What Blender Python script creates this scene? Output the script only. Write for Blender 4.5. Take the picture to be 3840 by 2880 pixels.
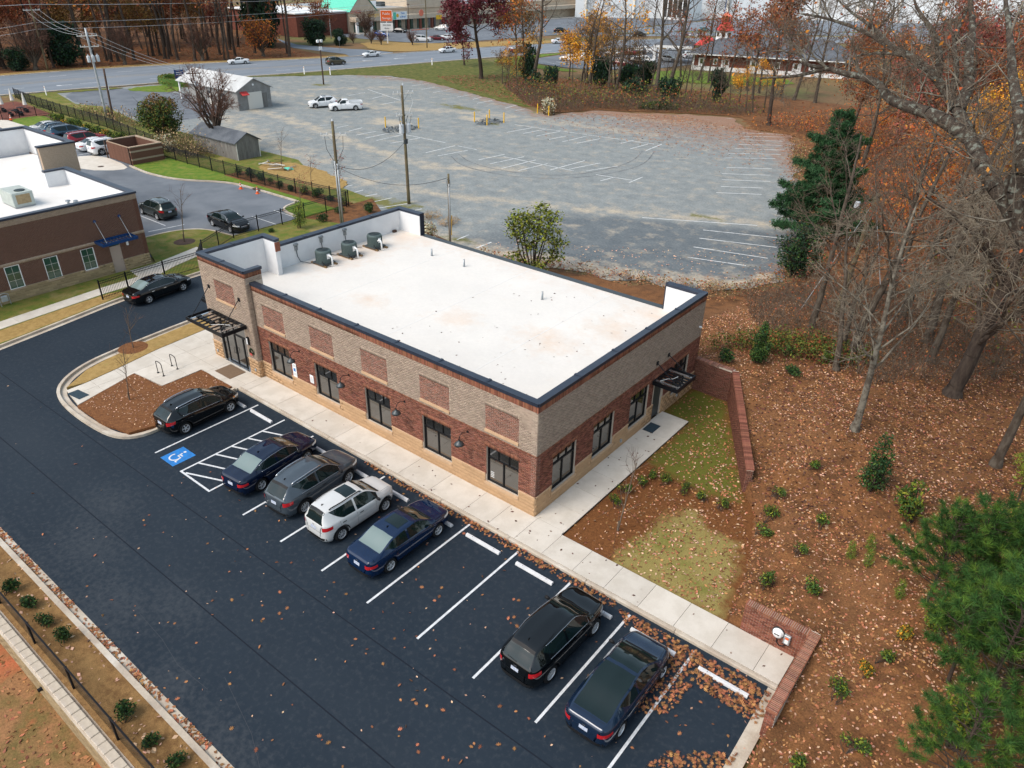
import bpy,bmesh,math,random
import numpy as np
from mathutils import Vector,Matrix
from mathutils.bvhtree import BVHTree
for _o in list(bpy.data.objects):
 bpy.data.objects.remove(_o)
C = bpy.context.scene.collection
rad = math.radians
# ------------------------------------------------------------------ camera, sky, sun, exposure
cam_d = bpy.data.cameras.new('camera')
cam = bpy.data.objects.new('camera',cam_d)
C.objects.link(cam)
cam_d.sensor_width = 36.0
cam_d.lens = 26.264
cam_d.clip_start = 0.1
cam_d.clip_end = 3000.0
_yaw,_pitch,_roll = 0.6657,-0.5215,0.0193
_f = Vector((-math.sin(_yaw)*math.cos(_pitch),math.cos(_yaw)*math.cos(_pitch),math.sin(_pitch)))
_r = _f.cross(Vector((0,0,1))).normalized()
_u = _r.cross(_f)
_r2 = math.cos(_roll)*_r + math.sin(_roll)*_u
_u2 = -math.sin(_roll)*_r + math.cos(_roll)*_u
CAM = Vector((15.2346,-21.2018,21.9587))
_m = Matrix((_r2,_u2,-_f)).transposed().to_4x4()
_m.translation = CAM
cam.matrix_world = _m
bpy.context.scene.camera = cam
world = bpy.data.worlds.new('World')
bpy.context.scene.world = world
world.use_nodes = True
wn = world.node_tree.nodes
wl = world.node_tree.links
bg = wn['Background']
sky = wn.new('ShaderNodeTexSky')
sky.sky_type = 'NISHITA'
sky.sun_disc = False
SUN_EL,SUN_AZ = rad(50),rad(200)      # compass-like: direction the light comes from, measured from +Y towards +X
sky.sun_elevation = SUN_EL
sky.sun_rotation = SUN_AZ
sky.air_density = 1.0
sky.dust_density = 2.0
sky.ozone_density = 1.0
hsv = wn.new('ShaderNodeHueSaturation')    # thin high overcast: a paler sky all round
hsv.inputs['Saturation'].default_value = 0.68
hsv.inputs['Hue'].default_value = 0.478
wl.new(sky.outputs['Color'],hsv.inputs['Color'])
wl.new(hsv.outputs['Color'],bg.inputs['Color'])
bg.inputs['Strength'].default_value = 0.15
sun_d = bpy.data.lights.new('sun','SUN')
sun = bpy.data.objects.new('sun',sun_d)
C.objects.link(sun)
sun_d.energy = 1.4
sun_d.angle = rad(30)
sun_d.color = (1.0,0.92,0.81)
_sd = Vector((math.sin(SUN_AZ)*math.cos(SUN_EL),math.cos(SUN_AZ)*math.cos(SUN_EL),math.sin(SUN_EL)))
sun.rotation_euler = _sd.to_track_quat('Z','Y').to_euler()
sc = bpy.context.scene
sc.view_settings.view_transform = 'Standard'
sc.view_settings.look = 'None'
sc.view_settings.gamma = 1.0
sc.view_settings.use_curve_mapping = False
sc.view_settings.exposure = 0.75
sc.cycles.max_bounces = 6
sc.cycles.transparent_max_bounces = 8
sc.cycles.diffuse_bounces = 3
sc.cycles.glossy_bounces = 3
sc.cycles.use_denoising = True
# ------------------------------------------------------------------ materials
def nd(nt,t,**kw):
 n = nt.nodes.new(t)
 for k,v in kw.items():
  setattr(n,k,v)
 return n
def col4(c):
 return (c[0],c[1],c[2],1.0)
def mat(name,c1,c2=None,scale=4.0,rough=0.8,metal=0.0,bump=0.0,bscale=None,coat=0.0,island=0.0,
  spec=0.22,detail=5.0,lo=0.4,hi=0.6,c3=None,scale3=0.3,lo3=0.5,hi3=0.7,emit=None,stretch=None,
  rvar=0.0,hue=0.0,mottle=0.0,mscale=60.0,rotz=0.0,trans=0.0):
 m = bpy.data.materials.new(name)
 m.use_nodes = True
 nt = m.node_tree
 L = nt.links
 b = nt.nodes['Principled BSDF']
 b.inputs['Roughness'].default_value = rough
 b.inputs['Metallic'].default_value = metal
 b.inputs['Specular IOR Level'].default_value = spec
 if coat:
  b.inputs['Coat Weight'].default_value = coat
  b.inputs['Coat Roughness'].default_value = 0.03
  b.inputs['Coat IOR'].default_value = 1.6
 if trans:
  b.inputs['Transmission Weight'].default_value = trans
 tc = nd(nt,'ShaderNodeTexCoord')
 vec = tc.outputs['Object']
 if stretch or rotz:
  mp = nd(nt,'ShaderNodeMapping')
  if stretch:
   mp.inputs['Scale'].default_value = stretch
  mp.inputs['Rotation'].default_value = (0,0,rotz)
  L.new(vec,mp.inputs['Vector'])
  vec = mp.outputs['Vector']
 rgb = nd(nt,'ShaderNodeRGB')
 rgb.outputs[0].default_value = col4(c1)
 out = rgb.outputs[0]
 def noise(sc_,det,v=vec):
  n = nd(nt,'ShaderNodeTexNoise')
  n.inputs['Scale'].default_value = sc_
  n.inputs['Detail'].default_value = det
  n.inputs['Roughness'].default_value = 0.6
  L.new(v,n.inputs['Vector'])
  return n.outputs['Fac']
 def mixin(a,c,fac,l,h):
  mr = nd(nt,'ShaderNodeMapRange')
  mr.inputs['From Min'].default_value = l
  mr.inputs['From Max'].default_value = h
  L.new(fac,mr.inputs['Value'])
  mx = nd(nt,'ShaderNodeMix',data_type='RGBA')
  L.new(mr.outputs[0],mx.inputs['Factor'])
  L.new(a,mx.inputs['A'])
  mx.inputs['B'].default_value = col4(c)
  return mx.outputs['Result']
 if c2 is not None:
  out = mixin(out,c2,noise(scale,detail),lo,hi)
 if c3 is not None:
  out = mixin(out,c3,noise(scale3,detail),lo3,hi3)
 if island or mottle:
  hs = nd(nt,'ShaderNodeHueSaturation')
  L.new(out,hs.inputs['Color'])
  val = None
  if island:
   g = nd(nt,'ShaderNodeNewGeometry')
   oi = nd(nt,'ShaderNodeObjectInfo')
   ad = nd(nt,'ShaderNodeMath',operation='ADD')
   L.new(g.outputs['Random Per Island'],ad.inputs[0])
   L.new(oi.outputs['Random'],ad.inputs[1])
   fr = nd(nt,'ShaderNodeMath',operation='FRACT')
   L.new(ad.outputs[0],fr.inputs[0])
   mr = nd(nt,'ShaderNodeMapRange')
   mr.inputs['To Min'].default_value = 1 - island
   mr.inputs['To Max'].default_value = 1 + island
   L.new(fr.outputs[0],mr.inputs['Value'])
   val = mr.outputs[0]
   if hue:
    m7 = nd(nt,'ShaderNodeMath',operation='MULTIPLY')
    L.new(fr.outputs[0],m7.inputs[0])
    m7.inputs[1].default_value = 7.13
    f7 = nd(nt,'ShaderNodeMath',operation='FRACT')
    L.new(m7.outputs[0],f7.inputs[0])
    mh = nd(nt,'ShaderNodeMapRange')
    mh.inputs['To Min'].default_value = 0.5 - hue
    mh.inputs['To Max'].default_value = 0.5 + hue
    L.new(f7.outputs[0],mh.inputs['Value'])
    L.new(mh.outputs[0],hs.inputs['Hue'])
  if mottle:
   mr = nd(nt,'ShaderNodeMapRange')
   mr.inputs['From Min'].default_value = 0.25
   mr.inputs['From Max'].default_value = 0.75
   mr.inputs['To Min'].default_value = 1 - mottle
   mr.inputs['To Max'].default_value = 1 + mottle
   L.new(noise(mscale,3.0),mr.inputs['Value'])
   if val is None:
    val = mr.outputs[0]
   else:
    mm = nd(nt,'ShaderNodeMath',operation='MULTIPLY')
    L.new(val,mm.inputs[0])
    L.new(mr.outputs[0],mm.inputs[1])
    val = mm.outputs[0]
  L.new(val,hs.inputs['Value'])
  out = hs.outputs['Color']
 L.new(out,b.inputs['Base Color'])
 if rvar:
  mr = nd(nt,'ShaderNodeMapRange')
  mr.inputs['To Min'].default_value = max(0.02,rough - rvar)
  mr.inputs['To Max'].default_value = min(1,rough + rvar)
  L.new(noise(scale*0.7,4.0),mr.inputs['Value'])
  L.new(mr.outputs[0],b.inputs['Roughness'])
 if bump:
  bp = nd(nt,'ShaderNodeBump')
  bp.inputs['Strength'].default_value = bump
  bp.inputs['Distance'].default_value = 0.02
  L.new(noise(bscale or scale*6,4.0),bp.inputs['Height'])
  L.new(bp.outputs['Normal'],b.inputs['Normal'])
 if emit:
  b.inputs['Emission Color'].default_value = col4(emit[:3])
  b.inputs['Emission Strength'].default_value = emit[3]
 return m
def set_ior(key,v):
 MT[key].node_tree.nodes['Principled BSDF'].inputs['IOR'].default_value = v
MT = {}
def defm(key,*a,**k):
 MT[key] = mat(key,*a,**k)
defm('asphalt_plain',(0.016,0.023,0.036),(0.024,0.032,0.047),scale=0.55,rough=0.75,bump=0.25,bscale=90,c3=(0.060,0.066,0.076),scale3=0.9,lo3=0.60,hi3=0.80,mottle=0.22,mscale=130,rvar=0.12)
defm('old_asphalt',(0.13,0.145,0.165),(0.165,0.18,0.20),scale=0.3,rough=0.9,mottle=0.10,mscale=40,c3=(0.10,0.11,0.125),scale3=0.12,lo3=.5,hi3=.75)
defm('road',(0.17,0.195,0.225),(0.205,0.23,0.26),scale=0.12,rough=0.9,mottle=0.06,mscale=6,stretch=(3,0.5,1),rotz=-0.15)
defm('gravel_plain',(0.20,0.225,0.24),(0.285,0.305,0.31),scale=0.35,rough=0.95,c3=(0.43,0.38,0.31),scale3=0.16,lo3=0.60,hi3=0.74,mottle=0.30,mscale=5.5,bump=0.4,bscale=14,stretch=(1.6,0.55,1),rotz=-0.75,detail=9)
defm('dark_gravel',(0.125,0.145,0.16),(0.17,0.19,0.205),scale=0.5,rough=0.95,mottle=0.3,mscale=7,bump=0.4,bscale=20)
defm('dirt',(0.46,0.38,0.29),(0.36,0.31,0.25),scale=0.6,rough=0.95,mottle=0.18,mscale=6,c3=(0.30,0.31,0.31),scale3=0.5,lo3=.5,hi3=.7)
defm('concrete',(0.53,0.48,0.41),(0.59,0.54,0.47),scale=1.2,rough=0.88,mottle=0.05,mscale=30,c3=(0.42,0.37,0.31),scale3=0.7,lo3=.6,hi3=.85,island=0.05)
defm('kerb',(0.50,0.43,0.34),(0.40,0.33,0.26),scale=0.9,rough=0.9,mottle=0.10,mscale=14,c3=(0.58,0.53,0.46),scale3=0.5,lo3=.5,hi3=.7)
defm('paint_white',(0.66,0.67,0.68),(0.52,0.53,0.54),scale=6,rough=0.7,mottle=0.12,mscale=40)
defm('worn_white',(0.66,0.67,0.66),(0.30,0.32,0.33),scale=1.6,rough=0.9,lo=.48,hi=.68)
defm('paint_yellow',(0.55,0.36,0.12),(0.35,0.28,0.16),scale=3,rough=0.8)
defm('paint_blue',(0.025,0.20,0.55),(0.03,0.16,0.42),scale=4,rough=0.6)
defm('grass',(0.10,0.135,0.02),(0.17,0.15,0.035),scale=1.4,rough=0.95,mottle=0.35,mscale=22,c3=(0.26,0.20,0.08),scale3=0.5,lo3=.52,hi3=.72,bump=0.5,bscale=40)
defm('green_grass',(0.085,0.16,0.015),(0.15,0.19,0.025),scale=1.5,rough=0.95,mottle=0.3,mscale=20,c3=(0.24,0.21,0.06),scale3=0.5,lo3=.55,hi3=.75,bump=0.5,bscale=40)
defm('tan_grass',(0.36,0.235,0.085),(0.28,0.18,0.06),scale=3,rough=0.95,mottle=0.25,mscale=40,c3=(0.20,0.19,0.05),scale3=0.8,lo3=.62,hi3=.8,bump=0.5,bscale=60)
defm('sod',(0.30,0.235,0.065),(0.17,0.165,0.03),scale=1.3,rough=0.95,mottle=0.28,mscale=30,c3=(0.36,0.27,0.11),scale3=0.7,lo3=.5,hi3=.72,bump=0.5,bscale=50)
defm('lawn_dark',(0.065,0.085,0.014),(0.13,0.125,0.03),scale=0.9,rough=0.95,mottle=0.3,mscale=30,c3=(0.23,0.17,0.07),scale3=0.8,lo3=.55,hi3=.75,bump=0.5,bscale=50)
defm('mulch',(0.20,0.085,0.032),(0.14,0.056,0.022),scale=9,rough=0.95,mottle=0.4,mscale=34,bump=0.9,bscale=30)
defm('straw',(0.26,0.145,0.055),(0.175,0.092,0.034),scale=5,rough=0.95,mottle=0.4,mscale=36,bump=0.9,bscale=34,c3=(0.29,0.17,0.065),scale3=1.2,lo3=.5,hi3=.75)
defm('forest_floor',(0.185,0.080,0.030),(0.098,0.044,0.018),scale=1.6,rough=0.95,mottle=0.45,mscale=16,bump=0.8,bscale=14,c3=(0.19,0.088,0.037),scale3=0.25,lo3=.45,hi3=.7)
defm('far_ground',(0.20,0.115,0.055),(0.14,0.10,0.045),scale=0.08,rough=0.95,mottle=0.25,mscale=1.5,c3=(0.15,0.15,0.05),scale3=0.05,lo3=.5,hi3=.65)
defm('red_clay',(0.27,0.135,0.06),(0.15,0.105,0.036),scale=0.9,rough=0.95,mottle=0.35,mscale=18,c3=(0.42,0.12,0.055),scale3=0.45,lo3=.54,hi3=.68,bump=0.5,bscale=20)
defm('brick_red',(0.178,0.066,0.043),(0.226,0.088,0.057),scale=20,rough=0.9,island=0.42,hue=0.006,mottle=0.1,mscale=80)
defm('brick_tan',(0.315,0.24,0.182),(0.395,0.305,0.235),scale=20,rough=0.9,island=0.18,hue=0.006,mottle=0.06,mscale=80)
defm('brick_soldier',(0.205,0.082,0.048),(0.255,0.105,0.062),scale=20,rough=0.9,island=0.35,hue=0.008)
defm('brick_dark',(0.125,0.050,0.034),(0.165,0.066,0.044),scale=20,rough=0.9,island=0.32,hue=0.008)
defm('mortar',(0.52,0.44,0.36),(0.45,0.38,0.31),scale=4,rough=0.95)
defm('mortar_dark',(0.36,0.28,0.22),rough=0.95)
defm('block_tan',(0.50,0.315,0.175),(0.44,0.275,0.15),scale=2.5,rough=0.92,island=0.07,bump=0.5,bscale=40,mottle=0.08,mscale=25)
defm('block_mortar',(0.49,0.33,0.20),rough=0.95)
defm('sill_stone',(0.56,0.37,0.225),(0.50,0.33,0.20),scale=4,rough=0.9)
defm('coping',(0.026,0.034,0.054),(0.034,0.043,0.066),scale=2,rough=0.38,metal=0.35,spec=.5)
defm('roof_plain',(0.70,0.68,0.655),(0.66,0.635,0.60),scale=0.5,rough=0.75,mottle=0.015,mscale=8,c3=(0.72,0.58,0.46),scale3=0.55,lo3=.66,hi3=.86)
defm('parapet_white',(0.72,0.72,0.72),(0.66,0.66,0.665),scale=0.8,rough=0.6)
defm('black_metal',(0.012,0.013,0.016),rough=0.4,metal=0.3)
defm('frame_black',(0.010,0.011,0.013),rough=0.35,metal=0.2)
defm('grey_metal',(0.30,0.32,0.33),rough=0.4,metal=0.8)
defm('dark_grey_metal',(0.08,0.09,0.095),rough=0.45,metal=0.6)
defm('glass_dark',(0.020,0.020,0.019),(0.035,0.033,0.028),scale=0.7,rough=0.03,spec=0.6)
defm('glass_green',(0.030,0.075,0.05),(0.045,0.095,0.06),scale=1.5,rough=0.08,spec=0.8)
defm('steel_bright',(0.62,0.64,0.66),rough=0.25,metal=0.9)
defm('white_plain',(0.78,0.78,0.77),rough=0.6)
defm('off_white',(0.66,0.63,0.57),rough=0.7)
defm('mat_brown',(0.20,0.135,0.085),(0.15,0.10,0.065),scale=30,rough=0.95)
defm('mat_dark',(0.025,0.045,0.06),(0.04,0.06,0.075),scale=30,rough=0.9)
defm('ac_green',(0.085,0.115,0.11),(0.10,0.13,0.125),scale=8,rough=0.5,metal=0.2)
defm('ac_dark',(0.02,0.03,0.032),rough=0.5)
defm('rtu',(0.42,0.46,0.42),(0.36,0.39,0.36),scale=3,rough=0.55)
defm('wood_pad',(0.24,0.15,0.07),(0.15,0.10,0.06),scale=6,rough=0.9)
defm('conc_stop',(0.66,0.66,0.66),(0.56,0.56,0.57),scale=5,rough=0.85,mottle=0.1,mscale=20)
defm('neigh_brick',(0.125,0.060,0.040),(0.15,0.074,0.05),scale=30,rough=0.9,island=0.12,mottle=0.16,mscale=12)
defm('neigh_tan',(0.36,0.27,0.19),(0.40,0.30,0.22),scale=12,rough=0.9,island=0.10,mottle=0.1,mscale=14)
defm('neigh_stone',(0.36,0.27,0.155),(0.29,0.215,0.12),scale=3,rough=0.92,island=0.16,bump=0.6,bscale=25)
defm('door_tan',(0.40,0.315,0.26),rough=0.6)
defm('awning_blue',(0.014,0.055,0.17),rough=0.35,metal=0.3)
defm('wood_pole',(0.16,0.125,0.075),(0.10,0.075,0.045),scale=3,rough=0.9,stretch=(6,6,0.6),c3=(0.17,0.16,0.08),scale3=1.0)
defm('wood_dark',(0.06,0.04,0.032),(0.09,0.055,0.04),scale=4,rough=0.9)
defm('pole_grey',(0.42,0.44,0.45),(0.34,0.36,0.37),scale=3,rough=0.5,metal=0.4)
defm('wire',(0.02,0.02,0.022),rough=0.6)
defm('wire_pale',(0.45,0.47,0.48),rough=0.5,metal=0.5)
defm('transformer',(0.52,0.55,0.57),rough=0.5)
defm('bollard',(0.80,0.46,0.03),(0.70,0.40,0.03),scale=6,rough=0.6)
defm('cone_orange',(0.75,0.13,0.03),rough=0.6)
defm('shed_wall',(0.27,0.265,0.255),(0.22,0.215,0.205),scale=1.5,rough=0.85,island=0.06)
defm('shed_wood',(0.21,0.20,0.185),(0.15,0.14,0.13),scale=2,rough=0.9,island=0.10,stretch=(1,1,.3))
defm('shed_roof',(0.52,0.52,0.51),(0.45,0.45,0.44),scale=0.6,rough=0.6)
defm('shingle',(0.085,0.095,0.11),(0.12,0.13,0.145),scale=0.8,rough=0.9,mottle=0.2,mscale=8)
defm('red_roof',(0.58,0.045,0.045),(0.66,0.09,0.08),scale=2,rough=0.5)
defm('coral',(0.68,0.18,0.11),rough=0.5)
defm('brick_far',(0.185,0.065,0.045),(0.14,0.05,0.035),scale=2.5,rough=0.9,mottle=0.1,mscale=6)
defm('stucco',(0.56,0.46,0.35),(0.50,0.41,0.31),scale=0.6,rough=0.9)
defm('teal_roof',(0.10,0.50,0.36),(0.13,0.55,0.40),scale=2,rough=0.6)
defm('bark',(0.062,0.046,0.034),(0.11,0.09,0.07),scale=6,rough=0.95,bump=0.8,bscale=20,stretch=(1,1,.35))
defm('bark_dark',(0.045,0.032,0.025),(0.075,0.056,0.043),scale=5,rough=0.95,stretch=(1,1,.35))
defm('bark_oak',(0.040,0.031,0.025),(0.075,0.060,0.047),scale=9,rough=0.95,bump=0.9,bscale=26,c3=(0.17,0.18,0.15),scale3=7.5,lo3=.53,hi3=.63)
defm('bark_pale',(0.20,0.180,0.142),(0.085,0.068,0.052),scale=3,rough=0.9,lo=.42,hi=.58)
defm('twig',(0.165,0.126,0.092),(0.098,0.071,0.051),scale=1.5,rough=0.9)
defm('twig_pale',(0.28,0.235,0.17),(0.15,0.12,0.088),scale=1.5,rough=0.9)
defm('twig_red',(0.16,0.085,0.06),(0.11,0.06,0.045),scale=1.5,rough=0.9)
def leafm(key,c,isl=0.45,hue=0.02):
 defm(key,c,rough=0.75,island=isl,hue=hue,spec=0.3)
leafm('leaf_orange',(0.44,0.135,0.022))
leafm('leaf_rust',(0.24,0.075,0.026))
leafm('leaf_gold',(0.62,0.28,0.02))
leafm('leaf_maroon',(0.115,0.018,0.024),.5,.015)
leafm('leaf_brownred',(0.25,0.07,0.045))
leafm('leaf_green',(0.045,0.090,0.014))
leafm('leaf_holly',(0.016,0.048,0.014))
leafm('leaf_dark',(0.012,0.032,0.020))
leafm('leaf_lime',(0.19,0.215,0.02))
leafm('leaf_olive',(0.13,0.135,0.02),.5,.03)
leafm('leaf_bronze',(0.16,0.085,0.02))
leafm('leaf_cream',(0.60,0.58,0.42),.25)
leafm('leaf_tan',(0.36,0.24,0.12))
leafm('needle',(0.030,0.082,0.014),.5)
leafm('needle_dark',(0.016,0.058,0.016),.5)
leafm('needle_mid',(0.026,0.080,0.026),.45)
leafm('needle_bright',(0.078,0.150,0.018),.45)
leafm('litter',(0.30,0.130,0.055),.6,.022)
leafm('litter_pale',(0.56,0.34,0.225),.45,.02)
leafm('litter_orange',(0.35,0.145,0.060),.5,.018)
leafm('litter_dark',(0.10,0.04,0.025),.5)
def wear_mat(name,c1,c2,scale,layers,rough=.92,mottle=.2,mscale=12.0,bump=.4,bscale=40.0,spec=.15,detail=8.0,lo=.35,hi=.65,mottle2=0.0,mscale2=3.0):
 m = mat(name,c1,c2,scale=scale,rough=rough,mottle=mottle,mscale=mscale,bump=bump,bscale=bscale,spec=spec,detail=detail,lo=lo,hi=hi)
 nt = m.node_tree
 L = nt.links
 b = nt.nodes['Principled BSDF']
 hs = [n for n in nt.nodes if n.type == 'HUE_SAT'][-1]
 src = hs.inputs['Color'].links[0].from_socket
 tc = [n for n in nt.nodes if n.type == 'TEX_COORD'][0]
 for (at,c,nsc,amt,soft) in layers:
  a = nd(nt,'ShaderNodeAttribute')
  a.attribute_name = at
  n = nd(nt,'ShaderNodeTexNoise')
  n.inputs['Scale'].default_value = nsc
  n.inputs['Detail'].default_value = 9.0
  n.inputs['Roughness'].default_value = .68
  L.new(tc.outputs['Object'],n.inputs['Vector'])
  s1 = nd(nt,'ShaderNodeMath',operation='SUBTRACT')
  L.new(n.outputs['Fac'],s1.inputs[0])
  s1.inputs[1].default_value = .5
  s2 = nd(nt,'ShaderNodeMath',operation='MULTIPLY_ADD')
  L.new(s1.outputs[0],s2.inputs[0])
  s2.inputs[1].default_value = amt
  L.new(a.outputs['Fac'],s2.inputs[2])
  mr = nd(nt,'ShaderNodeMapRange')
  mr.inputs['From Min'].default_value = .5 - soft
  mr.inputs['From Max'].default_value = .5 + soft
  L.new(s2.outputs[0],mr.inputs['Value'])
  mx = nd(nt,'ShaderNodeMix',data_type='RGBA')
  L.new(mr.outputs[0],mx.inputs['Factor'])
  L.new(src,mx.inputs['A'])
  mx.inputs['B'].default_value = col4(c)
  src = mx.outputs['Result']
 L.new(src,hs.inputs['Color'])
 MT[name] = m
 return m
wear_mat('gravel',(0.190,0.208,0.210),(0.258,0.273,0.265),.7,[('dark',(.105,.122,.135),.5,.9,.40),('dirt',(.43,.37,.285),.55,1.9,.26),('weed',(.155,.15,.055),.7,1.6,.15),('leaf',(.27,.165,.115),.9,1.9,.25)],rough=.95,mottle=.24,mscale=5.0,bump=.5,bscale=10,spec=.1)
wear_mat('asphalt',(0.0110,0.0195,0.0305),(0.0128,0.0222,0.0340),.25,[('dust',(.055,.062,.070),4.5,2.2,.50),('scuff',(.024,.033,.044),.7,.7,.5)],rough=.8,mottle=.13,mscale=150,bump=.2,bscale=90,spec=.25)
wear_mat('side_bed',(0.19,0.078,0.028),(0.125,0.05,0.019),9,[('lawn',(.115,.118,.022),1.1,1.1,.20),('sod',(.26,.205,.070),1.3,1.3,.20),('green',(.135,.15,.028),1.6,1.6,.35)],rough=.95,mottle=.35,mscale=28,bump=.8,bscale=36,spec=.1)
set_ior('glass_dark',2.3)
wear_mat('roof_white',(0.70,0.665,0.615),(0.665,0.63,0.58),.35,[('stain',(.64,.47,.34),1.4,1.2,.40),('grime',(.60,.575,.54),.5,1.2,.45)],rough=.8,mottle=.03,mscale=6,bump=.05,bscale=8,spec=.2)
# ------------------------------------------------------------------ mesh building
class MB:
 def __init__(s):
  s.v = []
  s.f = []
 def add(s,vs,fs):
  n = len(s.v)
  s.v.extend([tuple(p) for p in vs])
  s.f.extend([tuple(i + n for i in q) for q in fs])
  return s
 def box(s,x0,y0,z0,x1,y1,z1):
  return s.add([(x0,y0,z0),(x1,y0,z0),(x1,y1,z0),(x0,y1,z0),(x0,y0,z1),(x1,y0,z1),(x1,y1,z1),(x0,y1,z1)],
      [(0,3,2,1),(4,5,6,7),(0,1,5,4),(1,2,6,5),(2,3,7,6),(3,0,4,7)])
 def bbox(s,x0,y0,z0,x1,y1,z1,b=0.01):
  b = min(b,abs(x1 - x0)*.45,abs(y1 - y0)*.45,abs(z1 - z0)*.45)
  def ring(i,z):
   return [(x0 + i,y0 + b + 0,z),(x0 + b + i*0,y0 + i,z),(x1 - b,y0 + i,z),(x1 - i,y0 + b,z),(x1 - i,y1 - b,z),(x1 - b,y1 - i,z),(x0 + b,y1 - i,z),(x0 + i,y1 - b,z)]
  r0 = ring(0,z0)
  r1 = ring(0,z1 - b)
  r2 = [(min(max(p[0],x0 + b),x1 - b),min(max(p[1],y0 + b),y1 - b),z1) for p in r1]
  fs = [tuple(range(7,-1,-1))]
  for k in range(2):
   for i in range(8):
    j = (i + 1) % 8
    fs.append((k*8 + i,k*8 + j,k*8 + 8 + j,k*8 + 8 + i))
  fs.append(tuple(range(16,24)))
  return s.add(r0 + r1 + r2,fs)
 def obox(s,c,ax,ay,az):
  c,ax,ay,az = Vector(c),Vector(ax),Vector(ay),Vector(az)
  vs = [c + a*ax + b*ay + d*az for d in (-1,1) for a,b in ((-1,-1),(1,-1),(1,1),(-1,1))]
  return s.add(vs,[(0,3,2,1),(4,5,6,7),(0,1,5,4),(1,2,6,5),(2,3,7,6),(3,0,4,7)])
 def bar(s,p0,p1,w,h):
  p0,p1 = Vector(p0),Vector(p1)
  d = p1 - p0
  L = d.length
  d.normalize()
  up = Vector((0,0,1)) if abs(d.z) < .95 else Vector((1,0,0))
  r = d.cross(up).normalized()
  u = r.cross(d)
  return s.obox((p0 + p1)/2,d*L/2,r*w/2,u*h/2)
 def tube(s,pts,r,n=6,caps=True):
  pts = [Vector(p) for p in pts]
  rs = r if isinstance(r,(list,tuple)) else [r]*len(pts)
  base = len(s.v)
  d0 = (pts[1] - pts[0]).normalized()
  a = Vector((0,0,1)) if abs(d0.z) < .9 else Vector((1,0,0))
  x = d0.cross(a).normalized()
  for i,p in enumerate(pts):
   d = (pts[min(i + 1,len(pts) - 1)] - pts[max(i - 1,0)]).normalized()
   x = (x - d*x.dot(d)).normalized()
   y = d.cross(x)
   for k in range(n):
    t = 2*math.pi*k/n
    s.v.append(tuple(p + rs[i]*(math.cos(t)*x + math.sin(t)*y)))
  for i in range(len(pts) - 1):
   for k in range(n):
    k2 = (k + 1) % n
    s.f.append((base + i*n + k,base + i*n + k2,base + (i + 1)*n + k2,base + (i + 1)*n + k))
  if caps:
   s.f.append(tuple(base + k for k in range(n - 1,-1,-1)))
   s.f.append(tuple(base + (len(pts) - 1)*n + k for k in range(n)))
  return s
 def lathe(s,prof,c=(0,0,0),n=16,axis='z',caps=True):
  base = len(s.v)
  for r,h in prof:
   for k in range(n):
    t = 2*math.pi*k/n
    a,b = r*math.cos(t),r*math.sin(t)
    p = (a,b,h) if axis == 'z' else ((a,h,b) if axis == 'y' else (h,a,b))
    s.v.append((p[0] + c[0],p[1] + c[1],p[2] + c[2]))
  m = len(prof)
  for i in range(m - 1):
   for k in range(n):
    k2 = (k + 1) % n
    q = (base + i*n + k,base + i*n + k2,base + (i + 1)*n + k2,base + (i + 1)*n + k)
    s.f.append(q if axis != 'y' else q[::-1])
  if caps:
   s.f.append(tuple(base + k for k in (range(n - 1,-1,-1) if axis != 'y' else range(n))))
   s.f.append(tuple(base + (m - 1)*n + k for k in (range(n) if axis != 'y' else range(n - 1,-1,-1))))
  return s
 def prism(s,poly,z0,z1):
  n = len(poly)
  a = sum(poly[i][0]*poly[(i + 1) % n][1] - poly[(i + 1) % n][0]*poly[i][1] for i in range(n))
  if a < 0:
   poly = poly[::-1]
  vs = [(p[0],p[1],z0) for p in poly] + [(p[0],p[1],z1) for p in poly]
  fs = [tuple(range(n - 1,-1,-1)),tuple(range(n,2*n))]
  for i in range(n):
   j = (i + 1) % n
   fs.append((i,j,n + j,n + i))
  return s.add(vs,fs)
 def sheet(s,poly,z):
  n = len(poly)
  a = sum(poly[i][0]*poly[(i + 1) % n][1] - poly[(i + 1) % n][0]*poly[i][1] for i in range(n))
  if a < 0:
   poly = poly[::-1]
  return s.add([(p[0],p[1],z) for p in poly],[tuple(range(n))])
 def build(s,name,m,parent=None,smooth=False,loc=None,rz=0.0):
  me = bpy.data.meshes.new(name)
  me.from_pydata(s.v,[],s.f)
  me.update()
  return obj(name,me,m,parent,smooth,loc,rz)
def obj(name,me,m,parent=None,smooth=False,loc=None,rz=0.0):
 if m is not None and not me.materials:
  me.materials.append(MT[m] if isinstance(m,str) else m)
 if smooth:
  me.polygons.foreach_set('use_smooth',[True]*len(me.polygons))
 o = bpy.data.objects.new(name,me)
 C.objects.link(o)
 if parent is not None:
  o.parent = parent
 if loc is not None:
  o.location = loc
 o.rotation_euler[2] = rz
 return o
def np_mesh(name,V,F):
 me = bpy.data.meshes.new(name)
 V = np.asarray(V,np.float32)
 F = np.asarray(F,np.int32)
 k = F.shape[1]
 me.vertices.add(len(V))
 me.vertices.foreach_set('co',V.ravel())
 me.loops.add(F.size)
 me.loops.foreach_set('vertex_index',F.ravel())
 me.polygons.add(len(F))
 me.polygons.foreach_set('loop_start',np.arange(0,F.size,k,dtype=np.int32))
 me.update(calc_edges=True)
 return me
def empty(name,loc=(0,0,0),rz=0.0):
 o = bpy.data.objects.new(name,None)
 o.empty_display_size = 0.2
 C.objects.link(o)
 o.location = loc
 o.rotation_euler[2] = rz
 return o
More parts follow.
